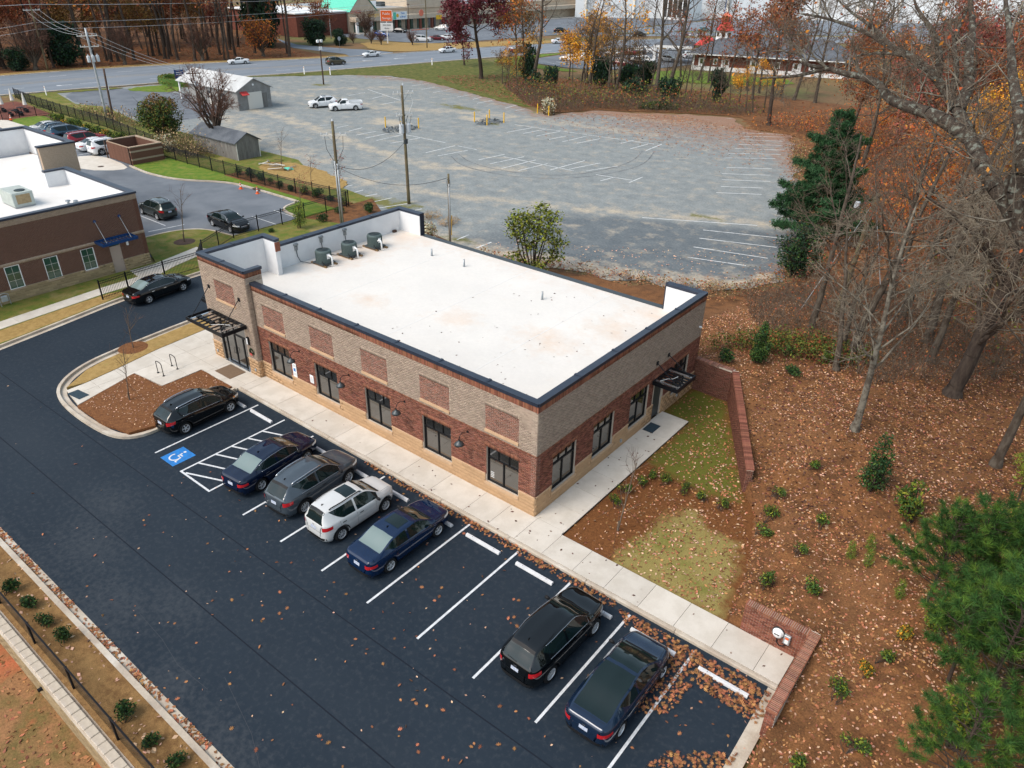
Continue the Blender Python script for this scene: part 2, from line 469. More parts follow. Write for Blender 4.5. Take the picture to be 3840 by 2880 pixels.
def tag(o,label=None,cat=None,group=None,kind=None):
 if label:
  o['label'] = label
 if cat:
  o['category'] = cat
 if group:
  o['group'] = group
 if kind:
  o['kind'] = kind
 return o
def copy_tree(o,parent=None,name=None):
 c = o.copy()
 C.objects.link(c)
 c.parent = parent
 for ch in KIDS.get(o.name,None) or [k for k in o.children]:
  copy_tree(ch,c)
 return c
KIDS = {}
def resample(pts,step):
 out = []
 for a,b in zip(pts[:-1],pts[1:]):
  a,b = np.array(a,float),np.array(b,float)
  n = max(1,int(round(np.linalg.norm(b - a)/step)))
  for k in range(n):
   out.append(tuple(a + (b - a)*k/n))
 out.append(tuple(pts[-1]))
 return out
def smooth_poly(pts,it=2,closed=False):
 p = [np.array(q,float) for q in pts]
 for _ in range(it):
  q = []
  n = len(p)
  rng = range(n) if closed else range(n - 1)
  if not closed:
   q.append(p[0])
  for i in rng:
   a,b = p[i],p[(i + 1) % n]
   q.append(a*.75 + b*.25)
   q.append(a*.25 + b*.75)
  if not closed:
   q.append(p[-1])
  p = q
 return [tuple(x) for x in p]
def offset_line(pts,d):
 p = [np.array(q[:2],float) for q in pts]
 out = []
 for i in range(len(p)):
  t = p[min(i + 1,len(p) - 1)] - p[max(i - 1,0)]
  t = t/(np.linalg.norm(t) + 1e-9)
  out.append((p[i][0] - t[1]*d,p[i][1] + t[0]*d))
 return out
def ribbon(pts,w,z,mb=None,z2=None,h=0.0):
 mb = mb or MB()
 a,b = offset_line(pts,w/2),offset_line(pts,-w/2)
 n = len(pts)
 vs = [(p[0],p[1],z + h) for p in a] + [(p[0],p[1],z + h) for p in b]
 fs = [(i,n + i,n + i + 1,i + 1) for i in range(n - 1)]
 if h:
  vs += [(p[0],p[1],z) for p in a] + [(p[0],p[1],z) for p in b]
  fs += [(i,i + 1,2*n + i + 1,2*n + i) for i in range(n - 1)]
  fs += [(n + i + 1,n + i,3*n + i,3*n + i + 1) for i in range(n - 1)]
  fs += [(0,2*n,3*n,n),(n - 1,2*n - 1,4*n - 1,3*n - 1)]
 return mb.add(vs,fs)
def grid_sheet(name,poly,z,step,fields,m):
 bm = bmesh.new()
 f = bm.faces.new([bm.verts.new((p[0],p[1],z)) for p in poly])
 bmesh.ops.triangulate(bm,faces=[f])
 xs,ys = [p[0] for p in poly],[p[1] for p in poly]
 for ax,lo,hi in ((0,min(xs),max(xs)),(1,min(ys),max(ys))):
  v = lo + step
  while v < hi:
   co = (v,0,0) if ax == 0 else (0,v,0)
   no = (1,0,0) if ax == 0 else (0,1,0)
   bmesh.ops.bisect_plane(bm,geom=bm.verts[:] + bm.edges[:] + bm.faces[:],plane_co=co,plane_no=no)
   v += step
 bmesh.ops.recalc_face_normals(bm,faces=bm.faces)
 if sum(q.normal.z*q.calc_area() for q in bm.faces) < 0:
  bmesh.ops.reverse_faces(bm,faces=bm.faces)
 me = bpy.data.meshes.new(name)
 bm.to_mesh(me)
 bm.free()
 co = np.zeros(len(me.vertices)*3,np.float32)
 me.vertices.foreach_get('co',co)
 co = co.reshape(-1,3)
 for k,fn in fields.items():
  a = me.attributes.new(k,'FLOAT','POINT')
  a.data.foreach_set('value',np.asarray(fn(co[:,0],co[:,1]),np.float32))
 o = obj(name,me,m)
 o['kind'] = 'structure'
 return o
def near_line(x,y,pts,w):
 best = np.full(x.shape,1e9)
 for a,b in zip(pts[:-1],pts[1:]):
  dx,dy = b[0] - a[0],b[1] - a[1]
  t = np.clip(((x - a[0])*dx + (y - a[1])*dy)/(dx*dx + dy*dy + 1e-9),0,1)
  best = np.minimum(best,np.hypot(x - a[0] - t*dx,y - a[1] - t*dy))
 return np.clip(1 - best/w,0,1)
def near_spot(x,y,spots):
 out = np.zeros(x.shape)
 for (cx,cy,rx,ry) in spots:
  out = np.maximum(out,np.clip(1 - np.hypot((x - cx)/rx,(y - cy)/ry),0,1))
 return out
def ragged(pts,amp=.15,step=.35,seed=0):
 rs = np.random.RandomState(seed)
 p = resample(list(pts) + [pts[0]],step)[:-1]
 ph = rs.rand(6)*6.28
 out = []
 n = len(p)
 for i,q in enumerate(p):
  a,b = np.array(p[i - 1]),np.array(p[(i + 1) % n])
  t = b - a
  t = t/(np.linalg.norm(t) + 1e-9)
  s = i*step
  d = amp*(.5*math.sin(s*.9 + ph[0]) + .4*math.sin(s*2.3 + ph[1]) + .35*math.sin(s*5.1 + ph[2])) + amp*.45*rs.randn()
  out.append((q[0] - t[1]*d,q[1] + t[0]*d))
 return out
# ------------------------------------------------------------------ the setting
def struct(name,mb,m,z=None):
 o = mb.build(name,m)
 o['kind'] = 'structure'
 return o
def clip(poly,a,b,c):
 out = []
 n = len(poly)
 for i in range(n):
  p,q = poly[i],poly[(i + 1) % n]
  dp,dq = a*p[0] + b*p[1] - c,a*q[0] + b*q[1] - c
  if dp <= 0:
   out.append(p)
  if dp*dq < 0:
   t = dp/(dp - dq)
   out.append((p[0] + t*(q[0] - p[0]),p[1] + t*(q[1] - p[1])))
 return out
def area(poly):
 return abs(sum(poly[i][0]*poly[(i + 1) % len(poly)][1] - poly[(i + 1) % len(poly)][0]*poly[i][1] for i in range(len(poly))))/2
def slabs(parent,poly,xs,ys,z0,z1,name='slab',m='concrete',g=0.008):
 xs = [-1e4] + list(xs) + [1e4]
 ys = [-1e4] + list(ys) + [1e4]
 for i in range(len(xs) - 1):
  p1 = clip(clip(poly,-1,0,-(xs[i] + g)),1,0,xs[i + 1] - g)
  if len(p1) < 3:
   continue
  for j in range(len(ys) - 1):
   p2 = clip(clip(p1,0,-1,-(ys[j] + g)),0,1,ys[j + 1] - g)
   if len(p2) >= 3 and area(p2) > 0.05:
    MB().prism(p2,z0,z1).build(name,m,parent)
G_ = MB()
G_.add([(-900,-17.7,-.06),(900,-17.7,-.06),(900,1200,-.06),(-900,1200,-.06)],[(0,1,2,3)])
ground = struct('ground',G_,'far_ground')
struct('lower_ground',MB().sheet([(-400,-300),(400,-300),(400,-17.6),(-400,-17.6)],-1.08),'red_clay')
lot = grid_sheet('parking_lot',[(-34.6,-15.5),(12.15,-15.5),(12.15,-1.7),(-20.0,-1.7),(-20.0,2),(-30.2,2),(-30.6,22),(-37.75,22),(-37.7,6.6),(-37.45,.3),(-36.45,-4.3),(-35.7,-8.4)],0.0,.8,{
 'dust': lambda x,y: .60*near_spot(x,y,[(-9.5,-14.2,3.2,1.4),(-4.4,-14.8,1.6,1.0),(-13.5,-13.4,3.2,1.8),(-7.5,-12.8,2.4,1.4),(-15.5,-11.5,2.5,1.5),(-1.0,-15.0,3,.7)])*.8 + .25*near_line(x,y,[(-34,-15.4),(12,-15.4)],.8),
 'scuff': lambda x,y: .30*near_line(x,y,[(-34,-12.2),(10,-11.6)],3.0) + .28*near_line(x,y,[(-33,-10),(-33.6,-2),(-34.0,14)],2.5) + .35*near_spot(x,y,[(-24,-11.5,5,2),(-29,-8,3,4),(2,-5,2,4),(-.6,-5,1.5,3),(10.5,-5.5,1.5,3),(-33,8,3,6)])},'asphalt')
seam_m = mat('paving_seam',(.008,.012,.020),rough=.85)
for pts in ([(-34,-9.75),(-20,-9.55),(-8,-9.35),(4,-9.15),(12,-9.0)],[(-34.6,-12.6),(-20,-12.45),(-5,-12.3),(12,-12.1)]):
 ribbon(resample(pts,1.5),.05,.0025).build('paving_seam',seam_m,lot)
crk = mat('paving_crack',(.05,.056,.065),rough=.9)
for pts in ([(-8.2,-14.0),(-6.4,-14.1),(-4.9,-14.35),(-3.2,-14.25)],[(-3.2,-13.6),(-.6,-14.3),(1.0,-15.0)]):
 ribbon(resample(pts,.5),.014,.003).build('paving_crack',crk,lot)
def line(parent,x0,y0,x1,y1,w=0.10,z=0.004,name='parking_line',m='paint_white'):
 d = Vector((x1 - x0,y1 - y0))
 n = Vector((-d.y,d.x)).normalized()*w/2
 return MB().add([(x0 + n.x,y0 + n.y,z),(x0 - n.x,y0 - n.y,z),(x1 - n.x,y1 - n.y,z),(x1 + n.x,y1 + n.y,z)],[(0,1,2,3)]).build(name,m,parent)
YF,YN = -2.12,-8.15
for x in [-17.68,-15.29,-12.87] + [-1.98 + k*2.74 for k in range(-3,5)]:
 line(lot,x,YN,x,YF)
line(lot,-15.34,-8.15,-12.82,-8.15,z=0.006)
for y in (-3.54,-4.42,-5.37,-6.29,-7.24):
 line(lot,-15.27,y,-12.9,y + .92,z=0.0065,name='hatch_line')
line(lot,-15.0,-8.08,-12.9,-7.22,z=0.0065,name='hatch_line')
sx,sy = -16.53,-7.58
sym = MB().sheet([(sx - .58,sy - .62),(sx + .58,sy - .62),(sx + .58,sy + .62),(sx - .58,sy + .62)],.005).build('accessible_symbol','paint_blue',lot)
sm = MB()
def arc(cx,cy,r,a0,a1,w,n=18):
 pts = [(cx + r*math.cos(a0 + (a1 - a0)*k/n),cy + r*math.sin(a0 + (a1 - a0)*k/n)) for k in range(n + 1)]
 ribbon(pts,w,.009,sm)
arc(sx - .05,sy - .13,.27,rad(150),rad(385),.075)
ribbon([(sx - .06,sy + .28),(sx - .03,sy + .02),(sx + .20,sy + .02),(sx + .30,sy - .34),(sx + .40,sy - .31)],.085,.0095,sm)
ribbon([(sx - .04,sy + .14),(sx + .18,sy + .14)],.07,.0092,sm)
sm.sheet([(sx - .08 + .075*math.cos(t),sy + .42 + .075*math.sin(t)) for t in np.linspace(0,2*math.pi,14)[:-1]],.009)
sm.build('wheelchair_figure','paint_white',sym)
# ---- front walk, plaza, building apron
walk = struct('sidewalk',MB().prism([(-19.9,-1.72),(11.9,-1.72),(11.9,-.2),(1.6,-.2),(1.6,11.65),(0.0,11.65),(0.0,0.2),(-19.9,.2)],-.05,.10),'kerb')
JX = [-19.3,-16.7,-14.2,-11.7,-9.3,-7.0,-4.95,-2.75,-1.3,.2,1.68,3.24,4.76,6.31,7.85,9.4,11.0]
slabs(walk,[(-19.9,-1.70),(11.93,-1.70),(11.93,-.2),(1.62,-.2),(1.62,.0),(-19.9,.0)],JX,[],.10,.150)
slabs(walk,[(0.0,.012),(1.64,.012),(1.64,11.68),(0,11.68)],[],[1.45,3.0,4.6,6.2,7.8,9.35],.10,.148)
kb = MB()
for a,b in zip([-19.95,-16,-12,-8,-4,0,4,8],[-16,-12,-8,-4,0,4,8,11.95]):
 kb.bbox(a + .004,-1.88,-.05,b - .004,-1.712,.147,.03)
kerb_front = struct('kerb',kb,'kerb')
plaza_poly = [(-27.0,-8.25),(-24.95,-8.55),(-26.04,-4.77),(-23.44,-4.51),(-23.48,-2.0),(-19.92,-2.0),(-19.92,12),(-28.25,12),(-28.17,1.04),(-27.86,-2.4),(-27.34,-5.05),(-27.03,-7.14)]
plaza = struct('entrance_plaza',MB().prism(plaza_poly,-.05,.096),'kerb')
slabs(plaza,plaza_poly,[-26.2,-24.6,-23.0,-21.45],[-6.9,-5.4,-2.9,-1.35,.2,2,4,6,8],.096,.146)
struct('mulch_bed',MB().prism(ragged([(-24.85,-8.66),(-26.0,-4.85),(-23.36,-4.58),(-23.4,-2.06),(-20.35,-2.06),(-19.75,-6.9),(-20.2,-8.15),(-22.1,-8.6)],.03,.2,3),-.05,.165),'mulch')
struct('dry_lawn',MB().prism(smooth_poly([(-27.3,-8.12),(-27.08,-7.14),(-27.39,-5.05),(-27.91,-2.4),(-28.22,1.04),(-28.3,12),(-30.2,12),(-29.8,1.04),(-29.35,-2.75),(-29.0,-4.9),(-28.55,-6.4)],0),-.05,.158),'tan_grass')
def kerbline(name,pts,side=1,w=0.17,h=.15,gut=.32,m='kerb'):
 p = resample(smooth_poly(pts,2),0.8)
 mb = ribbon(offset_line(p,-side*w/2),w,-.05,None,h=h + .05)
 ribbon(offset_line(p,side*gut/2),gut,.006,mb)
 return struct(name,mb,m)
kerbline('kerb',[(-20.2,-1.9),(-19.55,-6.6),(-19.6,-7.9),(-20.5,-8.75),(-23.0,-9.0),(-25.6,-8.95),(-27.4,-8.55),(-28.6,-7.5),(-29.4,-6.0),(-29.75,-4.2),(-29.95,-2.2),(-30.25,1.25),(-30.6,12)],-1)
kerbline('kerb',[(-35.0,-12.5),(-35.75,-8.4),(-36.5,-4.3),(-37.45,.3),(-37.72,6.6),(-37.8,22)],-1)
kerbline('kerb',[(-36,-15.62),(12.1,-15.62)],1,w=.20,h=.11,gut=.30)
struct('pine_straw_bed',MB().prism([(-60,-17.25),(12,-17.25),(12,-15.80),(-60,-15.80)],-.05,.09),'straw')
kerbline('kerb',[(12.02,-1.9),(12.1,-5.2),(12.1,-15.5)],-1,w=.15,h=.12,gut=.35)
MB().sheet([(-26.6,-8.42),(-25.45,-8.26),(-25.5,-7.66),(-26.6,-7.8)],.152).build('tactile_plate','mat_dark',plaza)
# ---- west side: strip of lawn and walk between the drive and the neighbour
struct('verge',MB().prism([(-37.62,-14),(-37.62,12.5),(-48.0,12.2),(-48.4,7.4),(-42.5,5.6),(-60,-14)][:0] + [(-36.1,-12.5),(-35.95,-8.3),(-36.72,-4.2),(-37.62,.35),(-37.85,6.6),(-37.9,22),(-43.1,20.4),(-43.3,13.2),(-46.9,12.6),(-48.35,10.6),(-48.4,7.6),(-42.3,5.5),(-42.3,-14)],-.05,.13),'grass')
nwalk_poly = [(-37.4,-13),(-39.1,-13),(-39.5,-6.9),(-40.2,0.1),(-40.3,3.0),(-41.9,3.2),(-41.9,5.2),(-43.0,9.5),(-41.4,10),(-40.3,6.0),(-39.0,3.0),(-39.0,-.2),(-38.25,-7.4)]
nw = struct('neighbour_walk',MB().prism(nwalk_poly,-.04,.10),'kerb')
slabs(nw,nwalk_poly,[],[-11,-9.4,-7.8,-6.2,-4.6,-3.0,-1.4,.2,1.8,3.4,5,6.6,8.2],.10,.155)
struct('bare_strip',MB().sheet(smooth_poly([(-36.2,-12),(-36.05,-8.3),(-36.85,-4.2),(-37.75,.35),(-38.5,1.0),(-38.9,-.4),(-38.1,-7.5),(-37.3,-13)],1,True),.136),'tan_grass')
# ---- neighbour's lot
nlot = struct('neighbour_lot',MB().sheet([(-140,6),(-43.2,6),(-43.2,20.4),(-46.9,20.85),(-47.6,23.7),(-55.9,23.6),(-59.6,23.2),(-64,20.1),(-68.9,19.4),(-73.6,19.8),(-73.6,24),(-80,24.6),(-100.5,24.8),(-101.5,20.6),(-110,18.6),(-140,17)],.002),'old_asphalt')
for (a,b,c,d) in [(-50.1,9.1,-49.65,12.3),(-47.2,17.8,-42.9,17.85),(-49.6,15.2,-49.4,15.3),(-47.2,20.3,-43.4,20.3)]:
 if abs(a - c) + abs(b - d) > 1:
  line(nlot,a,b,c,d,z=.006,m='worn_white')
line(nlot,-56,11.0,-50.6,11.0,z=.006)
for k in range(9):
 line(nlot,-80.6 - 2.74*k,18.2,-80.6 - 2.74*k,23.6,z=.006)
struct('concrete_pad',MB().sheet(smooth_poly([(-73.7,19.6),(-72.5,18.2),(-75.5,15.4),(-82,15.0),(-83,17.5),(-81.3,20.1)],1,True),.008),'concrete')
struct('green_lawn',MB().prism(smooth_poly([(-73.5,20.0),(-69,19.6),(-64.1,20.4),(-60,23.3),(-56,23.75),(-47.5,23.85),(-46.7,21.0),(-43.0,20.6),(-43.0,25.0),(-60,25.0),(-74,24.6)],0),-.05,.11),'green_grass')
kerbline('kerb',[(-73.6,19.75),(-69,19.35),(-64,20.1),(-59.6,23.1),(-55.9,23.6),(-47.7,23.7)],1,w=.2,h=.14,gut=.4)
kerbline('kerb',[(-47.6,23.5),(-46.95,20.9),(-43.2,20.45)],1,w=.2,h=.14,gut=.3)
kerbline('kerb',[(-43.3,13.15),(-46.9,12.65),(-48.4,10.6),(-48.5,7.6)],1,w=.2,h=.14,gut=.3)
struct('green_lawn',MB().prism(smooth_poly([(-111.5,21.0),(-102.6,21.2),(-101.8,24.5),(-110.5,26.2),(-112,25)],1,True),-.05,.1),'green_grass')
struct('patio',MB().sheet([(-111.8,20.8),(-111.8,27.5),(-127,28.5),(-127,19)],.03),'brick_far')
pw_ = [(-111.7,19.0),(-103.3,18.3),(-100.8,20.2),(-101.4,21.2),(-110.9,21.1),(-112,20.6)]
struct('neighbour_walk',MB().prism(pw_,-.05,.13),'concrete')
struct('verge',MB().prism([(-102,24.9),(-43,25.05),(-43,29.2),(-54,30.6),(-62,34.5),(-80,34.2),(-95,32.9),(-107,34.9),(-112,36),(-118,33.8),(-131,36.5),(-134,30.5),(-120,28.5),(-111,27.6)],-.05,.05),'grass')
struct('planting_bed',MB().prism([(-43.1,20.5),(-38.0,20.5),(-24.2,16),(-24.2,24.0),(-30,25.2),(-38,26.2),(-43.1,29.3)],-.05,.07),'forest_floor')
struct('planting_bed',MB().prism([(-62,24.4),(-43.2,24.5),(-43.2,26.8),(-62,26.8)],-.05,.118),'forest_floor')
# ---- gravel lot and its worn markings
GP = [(-43,28.0),(-54,29.6),(-62,33.6),(-80,33.5),(-95,32.3),(-107,34.4),(-111,35.8),(-118,33.2),(-130.5,36),(-130.5,45.8),(-127.8,53.5),(-126.4,70),(-120,77.6),(-113.7,86.4),(-106.5,91.7),(-97,91.6),(-87.7,89.3),(-76.4,85.6),(-65.8,83),(-61,80.5),(-57,79.5),(-54,88.0),(-49,90.0),(-41.5,95.6),(-34.8,98.2),(-30,91),(-23,91.2),(-19.0,83),(-5.5,49),(-4,42.5),(-2.4,35.3),(-5,29.5),(-9.1,28.4),(-16,26),(-24,23),(-38,25)]
_tr = [[(-5.2,48.6),(-9,48.4),(-14,46.8),(-22,42.2),(-30,38.6),(-40,35.0),(-52,32.4)],[(-97,50.5),(-86,49.4),(-75,47.6),(-65,45.4),(-54,43.2),(-47,43.2),(-40,49)],[(-104,69),(-99,77),(-95,82)],[(-105,62),(-96,66),(-80,66),(-66,73),(-50,76),(-38,78)],[(-60,36),(-75,38),(-92,44)],[(-30,25.2),(-24,25.2),(-14,27.8),(-6,31.2),(-3.5,35)]]
GP = ragged(GP,.55,1.6,5)
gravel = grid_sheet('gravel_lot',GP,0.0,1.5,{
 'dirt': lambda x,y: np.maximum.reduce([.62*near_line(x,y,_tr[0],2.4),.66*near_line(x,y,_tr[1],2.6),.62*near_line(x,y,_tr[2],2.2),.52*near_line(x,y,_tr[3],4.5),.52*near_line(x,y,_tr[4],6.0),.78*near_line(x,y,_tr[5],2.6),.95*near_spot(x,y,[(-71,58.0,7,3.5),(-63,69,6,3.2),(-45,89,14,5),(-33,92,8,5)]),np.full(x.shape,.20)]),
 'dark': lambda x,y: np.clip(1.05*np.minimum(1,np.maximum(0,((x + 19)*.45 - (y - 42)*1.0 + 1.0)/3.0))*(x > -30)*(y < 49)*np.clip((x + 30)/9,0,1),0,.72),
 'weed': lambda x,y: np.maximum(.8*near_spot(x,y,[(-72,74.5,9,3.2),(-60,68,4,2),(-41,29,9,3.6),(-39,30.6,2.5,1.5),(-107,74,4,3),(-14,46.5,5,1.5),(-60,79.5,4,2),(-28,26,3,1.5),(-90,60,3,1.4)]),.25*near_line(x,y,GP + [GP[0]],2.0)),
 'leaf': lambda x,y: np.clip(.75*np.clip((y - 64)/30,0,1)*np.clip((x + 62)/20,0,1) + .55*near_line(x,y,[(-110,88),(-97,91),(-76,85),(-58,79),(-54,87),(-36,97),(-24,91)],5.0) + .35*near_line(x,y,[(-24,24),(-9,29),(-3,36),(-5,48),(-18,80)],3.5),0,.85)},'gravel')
struct('forecourt',MB().sheet(smooth_poly([(-130.3,37),(-118,34),(-111,36.5),(-97,34),(-93,38),(-97,47.5),(-109,48.5),(-113,52),(-117,50.5),(-127,47),(-130.2,45)],1,True),.005),'old_asphalt')
_pk = [0]
def patch(name,pts,z,m,it=2,amp=.22,step=.45):
 _pk[0] += 1
 return struct(name,MB().sheet(ragged(smooth_poly(pts,it,True),amp,step,_pk[0]),z),m)
patch('weedy_patch',[(-64,29.5),(-58,28.0),(-48,28.0),(-49,31.8),(-56,33.2),(-62,33.5)],.0655,'tan_grass',2)
for (a,b,c,d) in [(-25.8,80.2,-20.9,83.9),(-25.2,77.5,-19.8,81.1),(-24.6,74.2,-19.2,78.3),(-23.9,71.4,-18.8,75.5),(-21.5,66.9,-17.1,70.1),(-20.6,63.7,-16.0,66.9),(-19.4,61.1,-14.9,64.2),(-18.2,58.3,-14.4,60.9),(-17.5,55.6,-13.5,58.3),(-12.8,42.9,-6.1,45.6),(-12.0,40.5,-5.7,42.8),(-11.3,38.0,-5.2,39.6),(-10.5,35.3,-5.9,36.7),(-28.7,88.0,-23.9,91.0),(-27.8,85.6,-23.0,89.3),(-26.8,83.4,-21.9,86.5),
 (-107.0,87.8,-106.4,90.6),(-103.8,87.3,-104.0,91.3),(-94.1,85.3,-94.0,89.9),(-89.8,83.7,-90.0,87.5),(-85.6,82.3,-86.1,87.9),(-79.3,81.8,-79.3,86.0),(-75.7,82.0,-76.2,85.0),(-72.6,79.5,-72.7,83.7),(-66.3,79.4,-66.7,82.7),(-63.8,78.9,-63.5,81.0),(-96.8,76.7,-84.0,72.6),(-93.9,69.6,-94.4,74.0),(-88.5,69.9,-89.5,74.0),(-83.3,67.9,-83.4,70.9),
 (-53.9,64.5,-53.3,69.6),(-51.7,65.5,-51.2,70.1),(-49.3,65.4,-48.8,70.4),(-46.7,64.8,-46.3,68.3),(-44.5,64.9,-44.1,70.2),(-42.5,65.5,-41.8,70.2),(-38.1,69.6,-37.8,72.5),(-35.4,67.6,-35.1,71.7),(-33.3,67.7,-33.7,73.0),(-56.6,69.7,-34.5,72.3),(-67.9,48.7,-67.8,52.3),(-65.5,48.3,-65.6,52.7),(-63.3,48.3,-63.5,53.2),(-60.7,48.4,-60.2,53.5),(-64.7,53.5,-55.7,53.7),(-76.7,49.6,-75.7,51.4),(-73.7,50.2,-73.8,52.4),(-70.6,49.7,-71.1,52.7),(-53.5,47.7,-53.5,53.2),(-51.2,47.5,-50.5,52.3),
 (-46.1,49.4,-45.6,53.9),(-43.8,48.8,-43.0,54.5),(-41.3,48.0,-40.9,54.2),(-39.2,48.5,-38.7,53.6),(-36.6,51.3,-36.2,58.0),(-35.2,53.2,-34.1,58.3),(-33.2,53.9,-31.7,58.4),(-53.2,53.4,-49.9,53.4),(-44.9,52.8,-34.3,52.9),(-31.4,53.2,-27.0,53.9),(-29.5,51.2,-29.2,53.7),(-26.7,52.8,-26.8,56.0),(-48.9,30.0,-48.6,31.4),(-46.3,29.1,-46.3,30.9),(-44.7,27.9,-44.1,30.9),(-42.4,27.8,-41.9,30.9),(-40.4,27.2,-39.2,30.7),(-37.6,26.6,-36.9,30.2),(-28.1,25.7,-28.2,27.4),(-25.4,25.2,-25.4,27.2)]:
 line(gravel,a,b,c,d,w=.14,z=.012,m='worn_white')
line(gravel,-9.5,47.6,-19.0,42.4,w=.14,z=.013,m='worn_white')
trk = mat('tyre_track',(0.11,0.115,0.12),(0.20,0.21,0.215),scale=0.8,rough=.95,lo=.4,hi=.6)
for off in (0,1.75):
 p = smooth_poly([(-50,50 - off*.8),(-46,47.6 - off),(-41,47.2 - off),(-36,48.4 - off),(-32.8 + off*.6,52 - off*.6),(-31.6 + off,57),(-31.6 + off,62),(-33.5 + off*.8,67.5 + off*.3)],3)
 mb = ribbon(p,.16,.0105)
 mb.build('tyre_track',trk,gravel)
# ---- road
road_near = [(-150,-60),(-139.5,10),(-134.4,29),(-132.6,40),(-130.2,50),(-127.0,66),(-123.2,78),(-119.6,95),(-116.5,111),(-113,128),(-108,150),(-100,178),(-88,205),(-70,232),(-40,262),(30,310),(200,400)]
road_far = [(-172,-60),(-163,10),(-159,30),(-157.2,50),(-152.5,67),(-146,84),(-141,95),(-137.6,106),(-135.4,118),(-132.2,132),(-128.5,150),(-119,182),(-106,212),(-86,244),(-52,280),(20,332),(190,430)]
rn,rf = smooth_poly(road_near,2),smooth_poly(road_far,2)
road = struct('road',MB().sheet(rn + rf[::-1],.0),'road')
n_ = len(rn)
def road_pt(s,t):
 k = min(n_ - 2,int(s*(n_ - 1)))
 f = s*(n_ - 1) - k
 a = np.array(rn[k])*(1 - f) + np.array(rn[k + 1])*f
 b = np.array(rf[k])*(1 - f) + np.array(rf[k + 1])*f
 return a*(1 - t) + b*t
def road_s(y,t=.5):
 if t not in _RS:
  ss = np.linspace(0,1,1500)
  _RS[t] = (ss,np.array([road_pt(s,t)[1] for s in ss]))
 ss,ys = _RS[t]
 return ss[np.argmin(abs(ys - y))]
_RS = {}
for t in (.27,.75):
 y = 20.0
 while y < 170:
  s0,s1 = road_s(y,t),road_s(y + 3,t)
  a,b = road_pt(s0,t),road_pt(s1,t)
  line(road,a[0],a[1],b[0],b[1],w=.16,z=.008,name='lane_dash')
  y += 12
for t in (.47,.53):
 pts = [tuple(road_pt(road_s(y,t),t)) for y in np.arange(10,110,4)]
 ribbon(pts,.14,.008).build('centre_line','paint_yellow',road)
for (y,t) in ((104,.55),(112,.53),(40,.25)):
 a,b = road_pt(road_s(y,t),t),road_pt(road_s(y + 2.6,t),t)
 mb = ribbon([tuple(a),tuple(b)],.25,.009)
 ribbon([tuple(a - .001),tuple(a*.72 + b*.28)],.8,.0095,mb)
 mb.build('turn_arrow','paint_white',road)
for nm,ln in (('n',offset_line(rn,.3)),('f',offset_line(rf,-.3))):
 pts = [p for p in ln if -20 < p[1] < 330]
 mb = MB()
 ribbon(pts,.4,-.02,mb,h=.13)
 struct('kerb',mb,'kerb')
vn = [p for p in offset_line(rn,-.6) if 26 < p[1] < 122]
patch('road_verge',[(-133.5,31.5),(-130.0,45.6),(-127.6,47.2),(-130.5,36.3)],.062,'grass',1)
patch('green_lawn',[(-127.8,47.4),(-124,46.0),(-117.5,51),(-121,54),(-126.6,54.5)],.03,'green_grass',1)
struct('road_verge',MB().prism([(-126.3,68),(-123.0,77.6),(-119.4,94.6),(-116.2,111),(-113,127),(-106,124),(-94,121),(-88,112),(-84,100),(-72,90),(-64,83.4),(-66,82.9),(-76.4,85.6),(-87.7,89.3),(-97,91.6),(-106.5,91.7),(-113.7,86.4),(-120,77.6)],-.05,.04),'lawn_dark')
patch('leaf_bank',[(-84,99),(-72,90.5),(-64,84),(-58,80.3),(-54.8,88.4),(-50,91.0),(-42,96.6),(-35,99.6),(-31,97),(-29,91.6),(-22,92),(-17,84),(-3,50),(25,60),(10,120),(-30,125),(-60,118),(-88,113)],.022,'forest_floor',1)
def far_verge(pts,z=.02,m='grass',it=1,name='road_verge'):
 return patch(name,pts,z,m,it)
ff = [p for p in offset_line(rf,.6)]
fv = [p for p in ff if -10 < p[1] < 108]
struct('road_verge',MB().sheet(fv + [(p[0] - 2.6,p[1] + 1) for p in fv[::-1]],.03),'tan_grass')
struct('woodland_floor',MB().sheet([(p[0] - 2.4,p[1] + 1) for p in fv] + [(-141,104),(-160,108),(-200,128),(-420,210),(-420,-60),(-200,-60)],.012),'forest_floor')
# ---- far side: side street, mall lot, second lot and its verges
struct('side_street',MB().sheet(smooth_poly([(-136.5,107),(-142,109.8),(-161.6,108.9),(-230,128),(-400,190),(-400,200),(-235,137),(-166.9,114.5),(-150,118),(-146.9,119.8),(-137,121),(-133,118)],0),.004),'road')
mall_lot = struct('mall_lot',MB().sheet([(-182,138),(-168,138),(-153,140.5),(-146,144),(-142,156),(-138,185),(-135,220),(-135,300),(-182,300)],.03),'old_asphalt')
for k in range(12):
 line(mall_lot,-177.5,150 + 3*k,-173,150 + 3*k,w=.14,z=.036)
 line(mall_lot,-154.5,147 + 3*k,-150,147 + 3*k,w=.14,z=.036)
far_verge([(-153,126),(-146,121.5),(-137,122),(-133,132),(-129.6,150),(-121,180),(-124,182),(-136,165),(-141,150),(-147,142.5),(-156,138),(-160,130)],.026,'tan_grass')
lot2 = struct('diner_lot',MB().sheet(smooth_poly([(-104,131),(-84,128),(-74,140),(-70,160),(-80,185),(-92,184),(-104,160)],1,True),.03),'old_asphalt')
for k in range(12):
 line(lot2,-97 + k*.28,133 + 3.1*k,-92.5 + k*.28,132 + 3.1*k,w=.14,z=.036,m='worn_white')
 line(lot2,-83 + k*.3,131 + 3.0*k,-78.5 + k*.3,130.5 + 3.0*k,w=.14,z=.036,m='worn_white')
far_verge([(-106,124),(-86,123),(-82,126),(-104,130),(-106.5,160),(-94,188),(-80,205),(-84,207),(-99,178),(-107.5,150),(-111,131)],.02,'green_grass')
